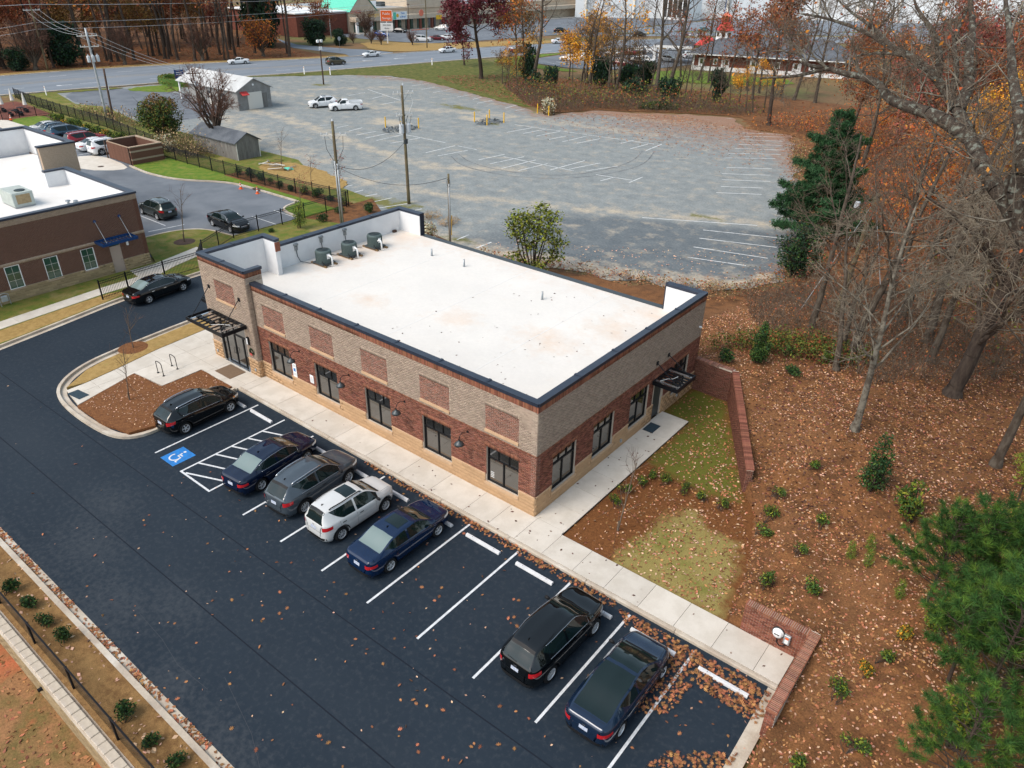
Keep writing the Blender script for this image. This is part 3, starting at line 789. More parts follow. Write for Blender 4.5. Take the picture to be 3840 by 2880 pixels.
far_verge([(-72,135),(-68,146),(-55,143),(-46,150),(-40,140),(-56,128),(-66,126)],.026,'green_grass')
struct('far_lot',MB().sheet([(-133,188),(-110,220),(-84,254),(-46,290),(60,352),(60,460),(-133,460)],.012),'road')
for (x,y) in ((-112,236),(-70,282),(-122,215)):
 far_verge([(x - 6,y - 3),(x + 6,y + 5),(x + 8,y + 9),(x - 6,y + 3)],.03,'grass')
# ---- the leaf-covered bank on the right: one sheet of terrain, cut by the brick walls
ctrl = np.array([(-2,16.6,.5),(.2,15.5,1.72),(2.4,15.4,1.72),(4.4,11.7,1.3),(6.6,7.9,.72),(7.2,6.6,.12),(8.0,4.5,.06),(8.8,2.5,.05),(9.1,.6,.1),(9.9,0.0,.4),(11,0.05,.95),(12.5,0,1.12),(12.6,-2,1.0),(12.6,-3.9,.7),(12.6,-6,.25),(12.6,-12,.15),
 (-5.6,29,0),(-3.0,35,0),(-5.5,48.8,0),(-18.5,82,0),(-32,96,0),(-10,22,.1),(-18,20,.05),
 (12,10,1.9),(16,0,1.8),(9,14,1.8),(12,20,2.0),(20,20,2.4),(30,40,2.2),(5,25,1.2),(2,40,.5),(14,5,1.5),(8.5,10,1.3),(11.5,2.5,.95),(10,5,.75),(3.5,17.5,1.7),(16,-8,1.3),(40,0,2.5),(-10,100,.1),(20,90,.5),(9.4,2,.45),(8.2,7.5,.8)])
def terrain_h(x,y):
 x,y = np.asarray(x,float),np.asarray(y,float)
 d2 = (x[...,None] - ctrl[:,0]) ** 2 + (y[...,None] - ctrl[:,1]) ** 2 + .05
 w = d2 ** -1.6
 return (w*ctrl[:,2]).sum(-1)/w.sum(-1)
bank_poly = [(-24,24.2),(-24,15.9),(0.0,15.55),(2.5,15.42),(6.62,7.85),(7.6,6.4),(8.3,4.4),(8.9,2.0),(9.2,-.06),(9.75,-.06),(12.32,-.06),(12.32,-4.0),(12.2,-15),(12.2,-40),(90,-40),(90,120),(-20,120),(-34,99),(-30,91.5),(-22,91.5),(-18,83),(-4.5,49),(-3,42.5),(-1.6,35.3),(-4.2,29.5),(-9.1,27.8),(-16,25.4)]
def in_poly(x,y,poly):
 x,y = np.asarray(x,float),np.asarray(y,float)
 ins = np.zeros(x.shape,bool)
 n = len(poly)
 for i in range(n):
  (x0,y0),(x1,y1) = poly[i],poly[(i + 1) % n]
  c = ((y0 > y) != (y1 > y)) & (x < (x1 - x0)*(y - y0)/((y1 - y0) + 1e-12) + x0)
  ins ^= c
 return ins
_rs = np.random.RandomState(4)
gx = np.unique(np.round(np.concatenate([np.arange(-36,-2,1.2),np.arange(-2,20,.18),np.arange(20,91,1.6)]),3))
gy = np.unique(np.round(np.concatenate([np.arange(-30,-9,1.2),np.arange(-9,26,.18),np.arange(26,121,1.5)]),3))
XX,YY = np.meshgrid(gx,gy)
HH = terrain_h(XX,YY) + .035 + .03*np.sin(XX*1.7 + np.cos(YY*1.3)*2)*np.sin(YY*1.9)
ZZ = np.where(in_poly(XX,YY,bank_poly),np.maximum(HH,.03),-.6)
nx,ny = len(gx),len(gy)
idx = np.arange(nx*ny).reshape(ny,nx)
Fq = np.stack([idx[:-1,:-1],idx[:-1,1:],idx[1:,1:],idx[1:,:-1]],-1).reshape(-1,4)
keep = (ZZ.ravel()[Fq] > -.3).any(1)
bank = obj('leafy_bank',np_mesh('leafy_bank',np.stack([XX,YY,ZZ],-1).reshape(-1,3),Fq[keep]),'forest_floor',smooth=True)
bank['kind'] = 'structure'
def ground_z(x,y):
 return float(max(.03,terrain_h(np.array([x]),np.array([y]))[0] + .035)) if in_poly(np.array([x]),np.array([y]),bank_poly)[0] else 0.0
_lawn = [(1.7,7.2),(1.7,11.7),(.05,11.8),(.05,15.3),(2.2,15.2),(6.4,8.0),(6.6,7.0),(5.0,6.6),(3.2,6.9)]
_sod = [(4.1,-.3),(9.1,-.3),(8.5,2.6),(7.8,4.3),(6.6,4.3),(5.0,5.3),(4.5,3.8)]
def in_soft(x,y,poly,w):
 e = 1 - near_line(x,y,poly + [poly[0]],w)
 return np.where(in_poly(x,y,poly),.5 + .5*e,.5 - .5*e)
grid_sheet('side_bed',[(1.64,-.2),(9.3,-.2),(9.2,3),(8.2,6.8),(6.7,7.9),(2.45,15.35),(.02,15.4),(.02,11.69),(1.64,11.69)],.03,.3,{
 'lawn': lambda x,y: in_soft(x,y,_lawn,.8)*.95,'sod': lambda x,y: in_soft(x,y,_sod,.7)*.95,
 'green': lambda x,y: .55*near_spot(x,y,[(5.2,2.6,1.6,1.8),(4.6,1.2,1.0,1.2),(6.5,1.6,1.2,.8),(7.6,.9,1.2,.6)])},'side_bed')
struct('side_soil',MB().sheet([(0,-.25),(9.9,-.25),(9.4,3),(7.6,8),(2.4,15.4),(0,15.5)],.012),'forest_floor')
# ------------------------------------------------------------------ masonry
BP,CH = 0.2032,0.0677      # brick pitch, course height
class Wall:
 def __init__(s,o,u,n):
  s.o,s.u,s.n = np.array(o,float),np.array(u,float),np.array(n,float)
 def p(s,u,z,d=0.0):
  q = s.o + s.u*u + s.n*d
  return (q[0],q[1],s.o[2] + z)
def courses(u0,u1,z0,z1,holes=(),pitch=BP,ch=CH,joint=.011,rnd=random):
 out = []
 n = int(round((z1 - z0)/ch))
 for k in range(n):
  a,b = z0 + k*ch,z0 + (k + 1)*ch
  iv = [(u0,u1)]
  for (h0,h1,g0,g1) in holes:
   if g0 < (a + b)/2 < g1:
    nv = []
    for (p,q) in iv:
     if h1 <= p or h0 >= q:
      nv.append((p,q))
     else:
      if h0 > p:
       nv.append((p,h0))
      if h1 < q:
       nv.append((h1,q))
    iv = nv
  off = (k % 2)*pitch/2
  for (p,q) in iv:
   i = math.floor((p - off)/pitch)
   while True:
    s,e = max(p,i*pitch + off),min(q,(i + 1)*pitch + off)
    if s >= q:
     break
    if e - s > .03:
     out.append((s + joint/2,e - joint/2,a + joint/2,b - joint/2))
    i += 1
 return out
def soldiers(u0,u1,z0,z1,w=0.0677,joint=.011):
 n = max(1,int(round((u1 - u0)/w)))
 w = (u1 - u0)/n
 return [(u0 + i*w + joint/2,u0 + (i + 1)*w - joint/2,z0 + joint/2,z1 - joint/2) for i in range(n)]
def bricks_mesh(name,wall,lst,depth0,depth1,jit,rs):
 a = np.array(lst,float)
 n = len(a)
 d1 = depth1 + (rs.rand(n) - .5)*jit
 V = np.zeros((n,8,3))
 us = np.stack([a[:,0],a[:,1],a[:,1],a[:,0]],1)
 zs = np.stack([a[:,2],a[:,2],a[:,3],a[:,3]],1)
 for k in range(4):
  for l,d in ((0,np.full(n,depth0)),(1,d1)):
   V[:,k + 4*l,:] = wall.o + us[:,k,None]*wall.u + d[:,None]*wall.n
   V[:,k + 4*l,2] += zs[:,k]
 q = np.array([(4,5,6,7),(0,1,5,4),(1,2,6,5),(2,3,7,6),(3,0,4,7)])
 if np.dot(np.cross(wall.u,[0,0,1]),wall.n) < 0:
  q = q[:,::-1]
 F = (q[None] + 8*np.arange(n)[:,None,None]).reshape(-1,4)
 return np_mesh(name,V.reshape(-1,3),F)
UNIT = {}
def unit_brick(wall,key):
 k = (key,tuple(wall.u),tuple(wall.n))
 if k not in UNIT:
  UNIT[k] = bricks_mesh('brick',Wall((0,0,0),wall.u,wall.n),[(0,1,0,1)],0,1,0,np.random.RandomState(0))
  UNIT[k].materials.append(MT[key])
 return UNIT[k]
def lay(parent,wall_sets,singles=300,name='brick',rest='bricks'):
 rs = np.random.RandomState(7)
 allb = []
 for si,(w,m,lst,d0,d1) in enumerate(wall_sets):
  for i,b in enumerate(lst):
   c = np.array(w.p((b[0] + b[1])/2,(b[2] + b[3])/2))
   dd = np.linalg.norm(c - np.array(CAM))
   fac = abs(np.dot(w.n,c - np.array(CAM)))/dd
   allb.append((-(b[1] - b[0])*(b[3] - b[2])*fac/dd ** 2,si,i))
 allb.sort()
 chosen = {}
 for _,si,i in allb[:singles]:
  chosen.setdefault(si,set()).add(i)
 for si,(w,m,lst,d0,d1) in enumerate(wall_sets):
  ch = chosen.get(si,set())
  me = unit_brick(w,m)
  for i in sorted(ch):
   b = lst[i]
   o = bpy.data.objects.new(name,me)
   C.objects.link(o)
   o.parent = parent
   o.location = w.p(b[0],b[2],d0)
   d = d1 - d0 + (rs.rand() - .5)*.004
   su,sz = b[1] - b[0],b[3] - b[2]
   ax = np.abs(w.u) > .5
   if ax[0]:
    o.scale = (su,d,sz)
   elif ax[1]:
    o.scale = (d,su,sz)
   else:
    o.scale = (su,su,sz)
  left = [b for i,b in enumerate(lst) if i not in ch]
  if left:
   o = obj(rest,bricks_mesh(rest,w,left,d0,d1,.004,rs),m,parent)
   o['kind'] = 'stuff'
def wall_box(parent,name,m,w,rects,d0,d1):
 mb = MB()
 for (u0,u1,z0,z1) in rects:
  vs = [w.p(u,z,d) for d in (d0,d1) for (u,z) in ((u0,z0),(u1,z0),(u1,z1),(u0,z1))]
  fs = [(4,5,6,7),(0,1,5,4),(1,2,6,5),(2,3,7,6),(3,0,4,7),(3,2,1,0)]
  if np.dot(np.cross(w.u,[0,0,1]),w.n) < 0:
   fs = [f[::-1] for f in fs]
  mb.add(vs,fs)
 return mb.build(name,m,parent)
def rect_minus(u0,u1,z0,z1,holes):
 us = sorted({u0,u1,*[h for H in holes for h in H[:2] if u0 < h < u1]})
 zs = sorted({z0,z1,*[h for H in holes for h in H[2:] if z0 < h < z1]})
 out = []
 for i in range(len(us) - 1):
  run = None
  for j in range(len(zs) - 1):
   cu,cz = (us[i] + us[i + 1])/2,(zs[j] + zs[j + 1])/2
   solid = not any(h[0] < cu < h[1] and h[2] < cz < h[3] for h in holes)
   if solid:
    run = (run[0],zs[j + 1]) if run else (zs[j],zs[j + 1])
   else:
    if run:
     out.append((us[i],us[i + 1],*run))
    run = None
  if run:
   out.append((us[i],us[i + 1],*run))
 return out
# ------------------------------------------------------------------ the brick office building
bld = empty('office_building',(0,0,0))
tag(bld,'one-storey red and tan brick office with flat white roof and black window frames','building')
Z1 = 1.17
ZW = Z1 + 23*CH            # window head
ZL = ZW + 3*CH             # top of the soldier lintel
ZT = Z1 + 32*CH            # red / tan change
ZS = Z1 + 65*CH            # foot of the top soldier course
ZTOP = ZS + .33
ROOF = 4.45
WF = Wall((-19.95,0,0),(1,0,0),(0,-1,0))           # front, u from the tower to the corner
WR = Wall((0,0,0),(0,1,0),(1,0,0))                 # right side, u from the corner to the back
WT = Wall((-24.55,-.30,0),(1,0,0),(0,-1,0))        # tower front
WTR = Wall((-19.95,-.30,0),(0,1,0),(1,0,0))        # tower's right cheek
FW,RW_,TW = 19.95,15.45,4.60
fwin = [(c - .925,c + .925,.78,ZW) for c in (1.82,5.88,9.91,14.02,18.07)]
rwin = [(1.25,3.08,.78,ZW),(4.55,6.37,.78,ZW),(7.94,9.77,.78,ZW),(12.5,14.2,.78,ZW)]
rdoor = (10.42,11.36,-.1,2.4)
fpan = [(c - .95,c + .95,Z1 + 37*CH,Z1 + 55*CH) for c in (1.72,5.80,9.85,13.96,18.01)]
tdoor = (.95,3.65,-.1,2.92)
tpan = (1.30,3.24,Z1 + 46*CH,Z1 + 63*CH)
zTs = Z1 + 76*CH           # tower soldier foot
def outer(holes,m=.0):
 return [(a - m,b + m,c,d) for a,b,c,d in holes]
core = MB()
wall_box(bld,'wall','mortar',WF,rect_minus(0,FW,0,ZTOP,fwin),-.30,-.006)
wall_box(bld,'wall','mortar',WR,rect_minus(0,RW_,0,ZTOP,rwin + [rdoor]),-.30,-.006)
wall_box(bld,'wall','mortar',WT,rect_minus(0,TW,0,zTs + .3,[tdoor]),-.28,-.006)
wall_box(bld,'wall','mortar',WTR,[(.006,1.1,0,zTs + .3)],-.28,-.006)
sets = []
hole_f = fwin + fpan
lint = [(a - .1,b + .1,ZW,ZL) for a,b,_,_ in fwin]
pan_ext = [(a,b,c - 2*CH,d + 3*CH) for a,b,c,d in fpan]
sets.append((WF,'brick_red',courses(0,FW,Z1,ZT,fwin + lint),-.006,.004))
sets.append((WF,'brick_tan',courses(0,FW,ZT + CH,ZS,pan_ext),-.006,.004))
sets.append((WF,'brick_red',[b for w in fpan for b in courses(w[0],w[1],w[2],w[3])],-.03,-.004))
sets.append((WF,'brick_soldier',[b for l in lint for b in soldiers(*l)],-.006,.008))
sets.append((WF,'brick_tan',[b for w in fpan for b in soldiers(w[0],w[1],w[3],w[3] + 3*CH)],-.006,.008))
sets.append((WF,'brick_soldier',soldiers(0,FW,ZS,ZTOP) + soldiers(0,FW,ZT,ZT + CH,w=BP/2),-.006,.012))
rl = [(a - .1,b + .1,ZW,ZL) for a,b,_,_ in rwin]
sets.append((WR,'brick_red',courses(0,RW_,Z1,ZT,rwin + rl + [(10.3,11.5,0,ZL)]),-.006,.004))
sets.append((WR,'brick_tan',courses(0,RW_,ZT + CH,ZS),-.006,.004))
sets.append((WR,'brick_soldier',[b for l in rl for b in soldiers(*l)] + soldiers(0,RW_,ZS,ZTOP) + soldiers(0,RW_,ZT,ZT + CH,w=BP/2) + soldiers(10.32,11.46,2.42,ZL,w=.07),-.006,.010))
sets.append((WT,'brick_tan',courses(0,TW,Z1 + CH,zTs,[(tdoor[0] - .05,tdoor[1] + .05,0,2.98),(tpan[0],tpan[1],tpan[2] - 2*CH,tpan[3] + 3*CH)]),-.006,.004))
sets.append((WT,'brick_red',courses(*tpan),-.03,-.004))
sets.append((WT,'brick_tan',soldiers(tpan[0],tpan[1],tpan[3],tpan[3] + 3*CH),-.006,.008))
sets.append((WT,'brick_soldier',soldiers(0,TW,zTs,zTs + .3),-.006,.012))
sets.append((WTR,'brick_tan',courses(0,.30,Z1 + CH,ZTOP + .1) + courses(0,1.1,ZTOP + .12,zTs),-.006,.004))
sets.append((WTR,'brick_soldier',soldiers(0,1.1,zTs,zTs + .3),-.006,.010))
lay(bld,sets,300)
def blocks(u0,u1,holes):
 return courses(u0,u1,0.0,Z1 - .02,holes,pitch=.406,ch=(Z1 - .02)/6,joint=.008)
bw_f = [(a - .05,b + .05,.66,3) for a,b,_,_ in fwin]
bw_r = [(a - .05,b + .05,.66,3) for a,b,_,_ in rwin] + [(rdoor[0] - .02,rdoor[1] + .02,-1,3)]
lay(bld,[(WF,'block_tan',blocks(0,FW,bw_f),-.006,.035),(WR,'block_tan',blocks(0,RW_,bw_r),-.006,.035),
   (WT,'block_tan',blocks(0,TW,[(tdoor[0] - .03,tdoor[1] + .03,-1,3)]),-.006,.035),(WTR,'block_tan',blocks(0,.30,[]),-.006,.035)],300,'block','blocks')
for w,lst,h in ((WF,rect_minus(0,FW,.05,Z1 - .03,bw_f),0),(WR,rect_minus(0,RW_,.05,Z1 - .03,bw_r),0),(WT,[(0,tdoor[0] - .03,.05,Z1 - .03),(tdoor[1] + .03,TW,.05,Z1 - .03)],0)):
 for r in lst:
  wall_box(bld,'mortar_bed','block_mortar',w,[r],-.004,.026)
for w,u0,u1,hs in ((WF,0,FW + .05,bw_f),(WR,-.05,RW_,bw_r),(WT,-.04,TW + .04,[(tdoor[0] - .03,tdoor[1] + .03,-1,3)]),(WTR,-.04,.30,[])):
 for r in rect_minus(u0,u1,Z1 - .02,Z1 + .03,hs):
  wall_box(bld,'water_table','sill_stone',w,[r],-.01,.055 if w is not WR else .053)
for w,hs in ((WF,fwin),(WR,rwin)):
 for (a,b,c,d) in hs:
  wall_box(bld,'sill','sill_stone',w,[(a - .06,b + .06,c - .11,c - .001)],-.20,.075)
for (a,b,c,d) in fpan:
 wall_box(bld,'panel_sill','sill_stone',WF,[(a - .0,b + .0,c - 2*CH,c - .002)],-.03,.05)
wall_box(bld,'panel_sill','sill_stone',WT,[(tpan[0],tpan[1],tpan[2] - 2*CH,tpan[2] - .002)],-.03,.05)
def window(parent,w,a,b,c,d,back=-.14):
 fw = .065
 zt = c + (d - c)*.70
 mid = (a + b)/2
 fr = wall_box(parent,'window','frame_black',w,[(a,a + fw,c,d),(b - fw,b,c,d),(a + fw,b - fw,c,c + fw),(a + fw,b - fw,d - fw,d),(a + fw,b - fw,zt - .035,zt + .035),
     (mid - .03,mid + .03,c + fw,zt - .035),(a + (b - a)/3 - .022,a + (b - a)/3 + .022,zt + .035,d - fw),(a + (b - a)*2/3 - .022,a + (b - a)*2/3 + .022,zt + .035,d - fw)],back - .03,back + .05)
 cells = [(a + fw,mid - .03,c + fw,zt - .035),(mid + .03,b - fw,c + fw,zt - .035)]
 xs = [a + fw,a + (b - a)/3,a + (b - a)*2/3,b - fw]
 cells += [(xs[i] + .02,xs[i + 1] - .02,zt + .035,d - fw) for i in range(3)]
 for (u0,u1,z0,z1) in cells:
  wall_box(fr,'pane','glass_dark',w,[(u0,u1,z0,z1)],back - .012,back + .002)
 return fr
winobj = [window(bld,WF,*h) for h in fwin]
for h in rwin:
 window(bld,WR,*h)
MB().box(-19.6,.35,.1,-.35,15.0,4.2).build('interior','mat_dark',bld)
ent = wall_box(bld,'entrance_door','frame_black',WT,[(tdoor[0],tdoor[0] + .09,0,2.9),(tdoor[1] - .09,tdoor[1],0,2.9),(tdoor[0] + .09,tdoor[1] - .09,2.82,2.9),(tdoor[0] + .09,tdoor[1] - .09,2.18,2.26),
  (1.40,1.47,.05,2.18),(2.25,2.33,.05,2.18),(3.10,3.18,.05,2.18),(tdoor[0] + .09,1.40,0.03,.14),(1.47,2.25,.03,.22),(2.33,3.10,.03,.22),(3.18,tdoor[1] - .09,.03,.14),(2.27,2.31,2.26,2.82)],-.16,-.07)
for (a,b,c,d) in ((1.04,1.40,.14,2.18),(1.47,2.25,.22,2.18),(2.33,3.10,.22,2.18),(3.18,3.56,.14,2.18),(1.04,2.27,2.26,2.82),(2.31,3.56,2.26,2.82)):
 wall_box(ent,'pane','glass_dark',WT,[(a,b,c,d)],-.125,-.112)
for u in (2.19,2.36):
 MB().tube([WT.p(u,.95,-.07),WT.p(u,.95,.0),WT.p(u,1.3,.0),WT.p(u,1.3,-.07)],.014,6).build('handle','frame_black',ent)
wall_box(bld,'threshold','steel_bright',WT,[(tdoor[0] + .1,tdoor[1] - .1,.146,.16)],-.16,.06)
sd = wall_box(bld,'side_door','frame_black',WR,[(rdoor[0],rdoor[1],.15,2.4)],-.16,-.09)
wall_box(sd,'door_panel','dark_grey_metal',WR,[(rdoor[0] + .06,rdoor[1] - .06,.16,2.34)],-.09,-.075)
MB().tube([WR.p(10.55,1.0,-.07),WR.p(10.55,1.0,-.01),WR.p(10.68,1.0,-.01)],.012,6).build('handle','steel_bright',sd)
def canopy(name,x0,y0,x1,y1,z,anchors,along):
 c = MB()
 t = .06
 h = .22
 c.box(x0,y0,z - h,x0 + t,y1,z)
 c.box(x1 - t,y0,z - h,x1,y1,z)
 c.box(x0 + t,y0,z - h,x1 - t,y0 + t,z)
 c.box(x0 + t,y1 - t,z - h,x1 - t,y1,z)
 o = c.build(name,'black_metal',bld)
 n = 9 if along == 'x' else 7
 for k in range(1,n):
  if along == 'x':
   x = x0 + (x1 - x0)*k/n
   MB().box(x - .06,y0 + t,z - .07,x + .06,y1 - t,z - .035).build('louvre','steel_bright' if k in (1,n - 1) else 'black_metal',o)
  else:
   y = y0 + (y1 - y0)*k/n
   MB().box(x0 + t,y - .07,z - .07,x1 - t,y + .07,z - .035).build('louvre','steel_bright' if k in (1,n - 1) else 'black_metal',o)
 for (pa,pb) in anchors:
  MB().tube([pa,pb],.022,6).build('tie_rod','black_metal',o)
  v = Vector(pa)
  MB().obox(v,(.09,0,0) if along == 'x' else (.02,0,0),(0,.02,0) if along == 'x' else (0,.09,0),(0,0,.1)).build('wall_plate','black_metal',o)
 wm = MB()
 if along == 'x':
  wm.tube([(x0 + .5,y0 + .4,z - .01),(x0 + 1.4,y0 + .55,z),(x0 + 2.1,y0 + .35,z - .0),(x0 + 2.6,y0 + .8,z),(x0 + 3.0,y0 + 1.0,z)],.014,5)
  wm.build('loose_cable','white_plain',o)
  for k in range(5):
   MB().box(x0 + .55 + .33*k,y0 + .35,z - .03,x0 + .78 + .33*k,y0 + .62,z + .10).build('floodlight','black_metal',o)
 else:
  wm.tube([(x0 + .3,y0 + .3,z),(x0 + .5,y0 + .7,z + .02),(x0 + .7,y0 + .9,z),(x0 + .8,y0 + 1.3,z)],.014,5)
  wm.build('loose_cable','white_plain',o)
 return o
canopy('entrance_canopy',-24.2,-1.92,-20.5,-.345,3.37,[((-23.85,-.33,4.86),(-23.85,-1.75,3.37)),((-20.85,-.33,4.86),(-20.85,-1.75,3.37))],'x')
canopy('side_canopy',.045,10.0,1.5,12.05,2.80,[((.03,10.36,3.71),(1.35,10.3,2.8)),((.03,11.59,3.71),(1.35,11.7,2.8))],'y')
canopy('side_canopy',-25.95,.15,-24.56,1.9,3.37,[((-24.53,.4,4.7),(-25.8,.4,3.37)),((-24.53,1.7,4.7),(-25.8,1.7,3.37))],'y')
def coping(p0,p1,width,z0,z1,lap=.055,step=3.0,inner=0.0):
 p0,p1 = Vector(p0),Vector(p1)
 d = (p1 - p0)
 L = d.length
 d.normalize()
 nrm = Vector((-d.y,d.x))     # inward = left
 n = max(1,round(L/step))
 for k in range(n):
  a = p0 + d*(L*k/n + .004)
  b = p0 + d*(L*(k + 1)/n - .004)
  mb = MB()
  o0,o1 = a - nrm*lap,b - nrm*lap
  i0,i1 = a + nrm*width,b + nrm*width
  zi = z1 - .03
  vs = [(o0.x,o0.y,z0),(o1.x,o1.y,z0),(o1.x,o1.y,z1),(o0.x,o0.y,z1),(i0.x,i0.y,zi),(i1.x,i1.y,zi),(i1.x,i1.y,z0 - .02),(i0.x,i0.y,z0 - .02)]
  mb.add(vs,[(0,1,2,3),(3,2,5,4),(4,5,6,7),(7,6,1,0),(0,3,4,7),(1,6,5,2)])
  mb.build('coping','coping',bld)
  if k:
   m2 = MB()
   c = a - d*.004
   m2.obox((c.x - nrm.x*(lap - width)/2,c.y - nrm.y*(lap - width)/2,(z0 + z1)/2 + .004),(d*.07).to_3d(),(nrm*(width + lap + .012)/2).to_3d(),(0,0,(z1 - z0)/2 + .002))
   m2.build('coping_joint','coping',bld)
ZC = ZTOP
coping((-19.95,0),(0.0,0),.33,ZC - .01,ZC + .15)
coping((0.0,0.0),(0.0,15.45),.33,ZC - .01,ZC + .151)
coping((0.0,15.45),(-2.35,15.45),.34,ZC - .01,ZC + .152)
coping((-21.85,15.45),(-24.25,15.45),.34,ZC - .01,ZC + .15)
coping((-24.25,15.45),(-24.25,4.0),.34,ZC - .01,ZC + .151,lap=.05)
zt2 = zTs + .3
coping((-24.55,-.30),(-19.95,-.30),.32,zt2 - .01,zt2 + .15)
coping((-19.95,-.30),(-19.95,.85),.32,zt2 - .01,zt2 + .151)
coping((-24.55,4.25),(-24.55,-.30),.32,zt2 - .01,zt2 + .152)
coping((-23.05,4.25),(-24.55,4.25),.30,zt2 - .01,zt2 + .153)
MB().box(-24.2,.3,ROOF - .25,-.3,15.2,ROOF - .02).build('roof_deck','white_plain',bld)
_rf = grid_sheet('roof',[(-24.2,.3),(-.3,.3),(-.3,15.2),(-24.2,15.2)],ROOF,.8,{
 'stain': lambda x,y: np.maximum(.62*near_spot(x,y,[(-22.6,9.5,3.0,6.0),(-22,14.2,3.5,2.2),(-10.5,6.5,2.2,1.6),(-5,7.5,3,2.2),(-2.5,14.0,3,1.6),(-3,11,2.4,2.4),(-16,5,2,1.2)]),.30*near_line(x,y,[(-22,14.9),(-1,14.9)],2.0)),
 'grime': lambda x,y: .26 + .12*near_line(x,y,[(-24,1),(-.5,1),(-.5,15)],3.0) + .2*near_spot(x,y,[(-12,9,6,3),(-6,4,5,3),(-19,3.5,4,2.5)])},'roof_white')
del _rf['kind']
_rf.parent = bld
seam_r = mat('membrane_seam',(.69,.67,.64),rough=.8)
for k in range(1,4):
 MB().box(-24.1 + 6.1*k,.35,ROOF + .001,-24.05 + 6.1*k,15.15,ROOF + .006).build('membrane_seam',seam_r,bld)
MB().box(-24.25,15.2,0,0,15.45,ROOF - .03).build('back_wall','brick_far',bld)
MB().box(-21.85,15.15,ROOF - .13,-2.35,15.56,ROOF + .03).build('roof_edge','dark_grey_metal',bld)
pl = MB()
pl.box(-24.24,4.2,.0,-23.92,15.44,ZC - .03)
pl.build('left_parapet','parapet_white',bld)
MB().box(-23.92,15.12,ROOF,-21.86,15.44,ZC - .03).build('back_parapet','parapet_white',bld)
MB().box(-2.34,15.12,ROOF,-.30,15.43,ZC - .03).build('back_parapet','parapet_white',bld)
MB().box(-21.86,15.11,ROOF - .1,-21.80,15.50,ZC + .15).build('parapet_end','coping',bld)
MB().box(-2.40,15.11,ROOF - .1,-2.34,15.50,ZC + .15).build('parapet_end','coping',bld)
MB().box(-24.54,-.02,0,-24.20,4.24,zt2 - .03).build('tower_parapet','parapet_white',bld)
MB().box(-24.55,-.02,0,-24.535,4.24,zt2 - .04).build('tower_side','brick_far',bld)
MB().box(-24.2,3.95,ROOF - .1,-23.06,4.24,zt2 - .03).build('tower_return','parapet_white',bld)
MB().box(-23.06,3.93,ZC + .1,-22.98,4.27,zt2 - .05).build('return_end','brick_soldier',bld)
MB().box(-19.9,.27,ROOF,-.3,.299,ZC - .03).build('front_parapet_lining','parapet_white',bld)
MB().box(-20.36,.30,ROOF,-19.97,.82,zt2 - .03).build('tower_stub','parapet_white',bld)
for x in (-16.2,-12.12,-8.03,-3.93):
 l = MB().tube([(x,0.0,3.02),(x,-.12,3.05),(x,-.34,3.16),(x,-.52,3.10),(x,-.60,2.92),(x,-.60,2.86)],.018,8).build('wall_lamp','black_metal',bld,smooth=True)
 MB().lathe([(.045,2.88),(.05,2.82),(.12,2.77),(.20,2.70),(.235,2.62),(.22,2.62),(.18,2.69),(.05,2.76)],(x,-.6,0),18,caps=False).build('lamp_shade','dark_grey_metal',l,smooth=True)
 MB().lathe([(.06,-.002),(.06,-.03)],(x,0,3.02),12,axis='y').build('wall_rose','black_metal',l)
pl1 = MB().box(-17.02,-.03,1.18,-16.68,-.012,2.06).build('sign_plate','white_plain',bld)
MB().box(-16.94,-.034,1.55,-16.76,-.0305,1.76).build('blue_symbol','paint_blue',pl1)
for z in (1.32,1.40,1.86,1.94):
 MB().box(-16.96,-.034,z,-16.74,-.0305,z + .03).build('text_line','pole_grey',pl1)
pl2 = MB().box(-15.50,-.03,1.36,-15.20,-.012,1.84).build('sign_plate','white_plain',bld)
for z in (1.44,1.52,1.60,1.68):
 MB().box(-15.44,-.034,z,-15.26,-.0305,z + .03).build('text_line','coral' if z > 1.6 else 'pole_grey',pl2)
wall_box(winobj[4],'window_decal','white_plain',WF,[(17.30 + .07*i,17.345 + .07*i,1.02 + .09*j,1.07 + .09*j) for i in range(3) for j in range(4)],-.138,-.136)
lan = MB().box(-20.66,-.42,2.12,-20.50,-.31,2.60).build('wall_lantern','frame_black',bld)
MB().box(-20.64,-.445,2.17,-20.52,-.421,2.55).build('lantern_glass','white_plain',lan)
for (x,y,z,w) in ((-20.3,-.36,.55,'f'),(-24.2,-.36,.55,'f')):
 MB().bbox(x - .06,y - .03,z - .08,x + .06,y + .03,z + .08,.015).build('outlet_box','pole_grey',bld)
for y in (7.2,13.2):
 MB().bbox(.03,y - .06,.45,.12,y + .06,.62,.015).build('outlet_box','pole_grey',bld)
MB().lathe([(.07,0),(.07,.1),(.03,.14)],(.02,15.05,4.1),12,axis='x').build('security_camera','white_plain',bld)
for (x,y) in ((-21.77,7.11),(-21.66,9.13),(-21.62,11.2)):
 MB().tube([(x,y,ROOF - .02),(x,y,ROOF + .55),(x - .05,y - .02,ROOF + .68),(x - .18,y - .05,ROOF + .72),(x - .26,y - .07,ROOF + .62)],.055,8).build('pipe_boot','white_plain',bld,smooth=True)
for (x,y,h) in ((-18.41,12.71,.48),(-15.46,12.64,.48),(-8.46,11.68,.5)):
 MB().lathe([(.09,ROOF - .02),(.06,ROOF + .05),(.055,ROOF + h),(.0,ROOF + h)],(x,y,0),10,caps=False).build('vent_pipe','grey_metal',bld,smooth=True)
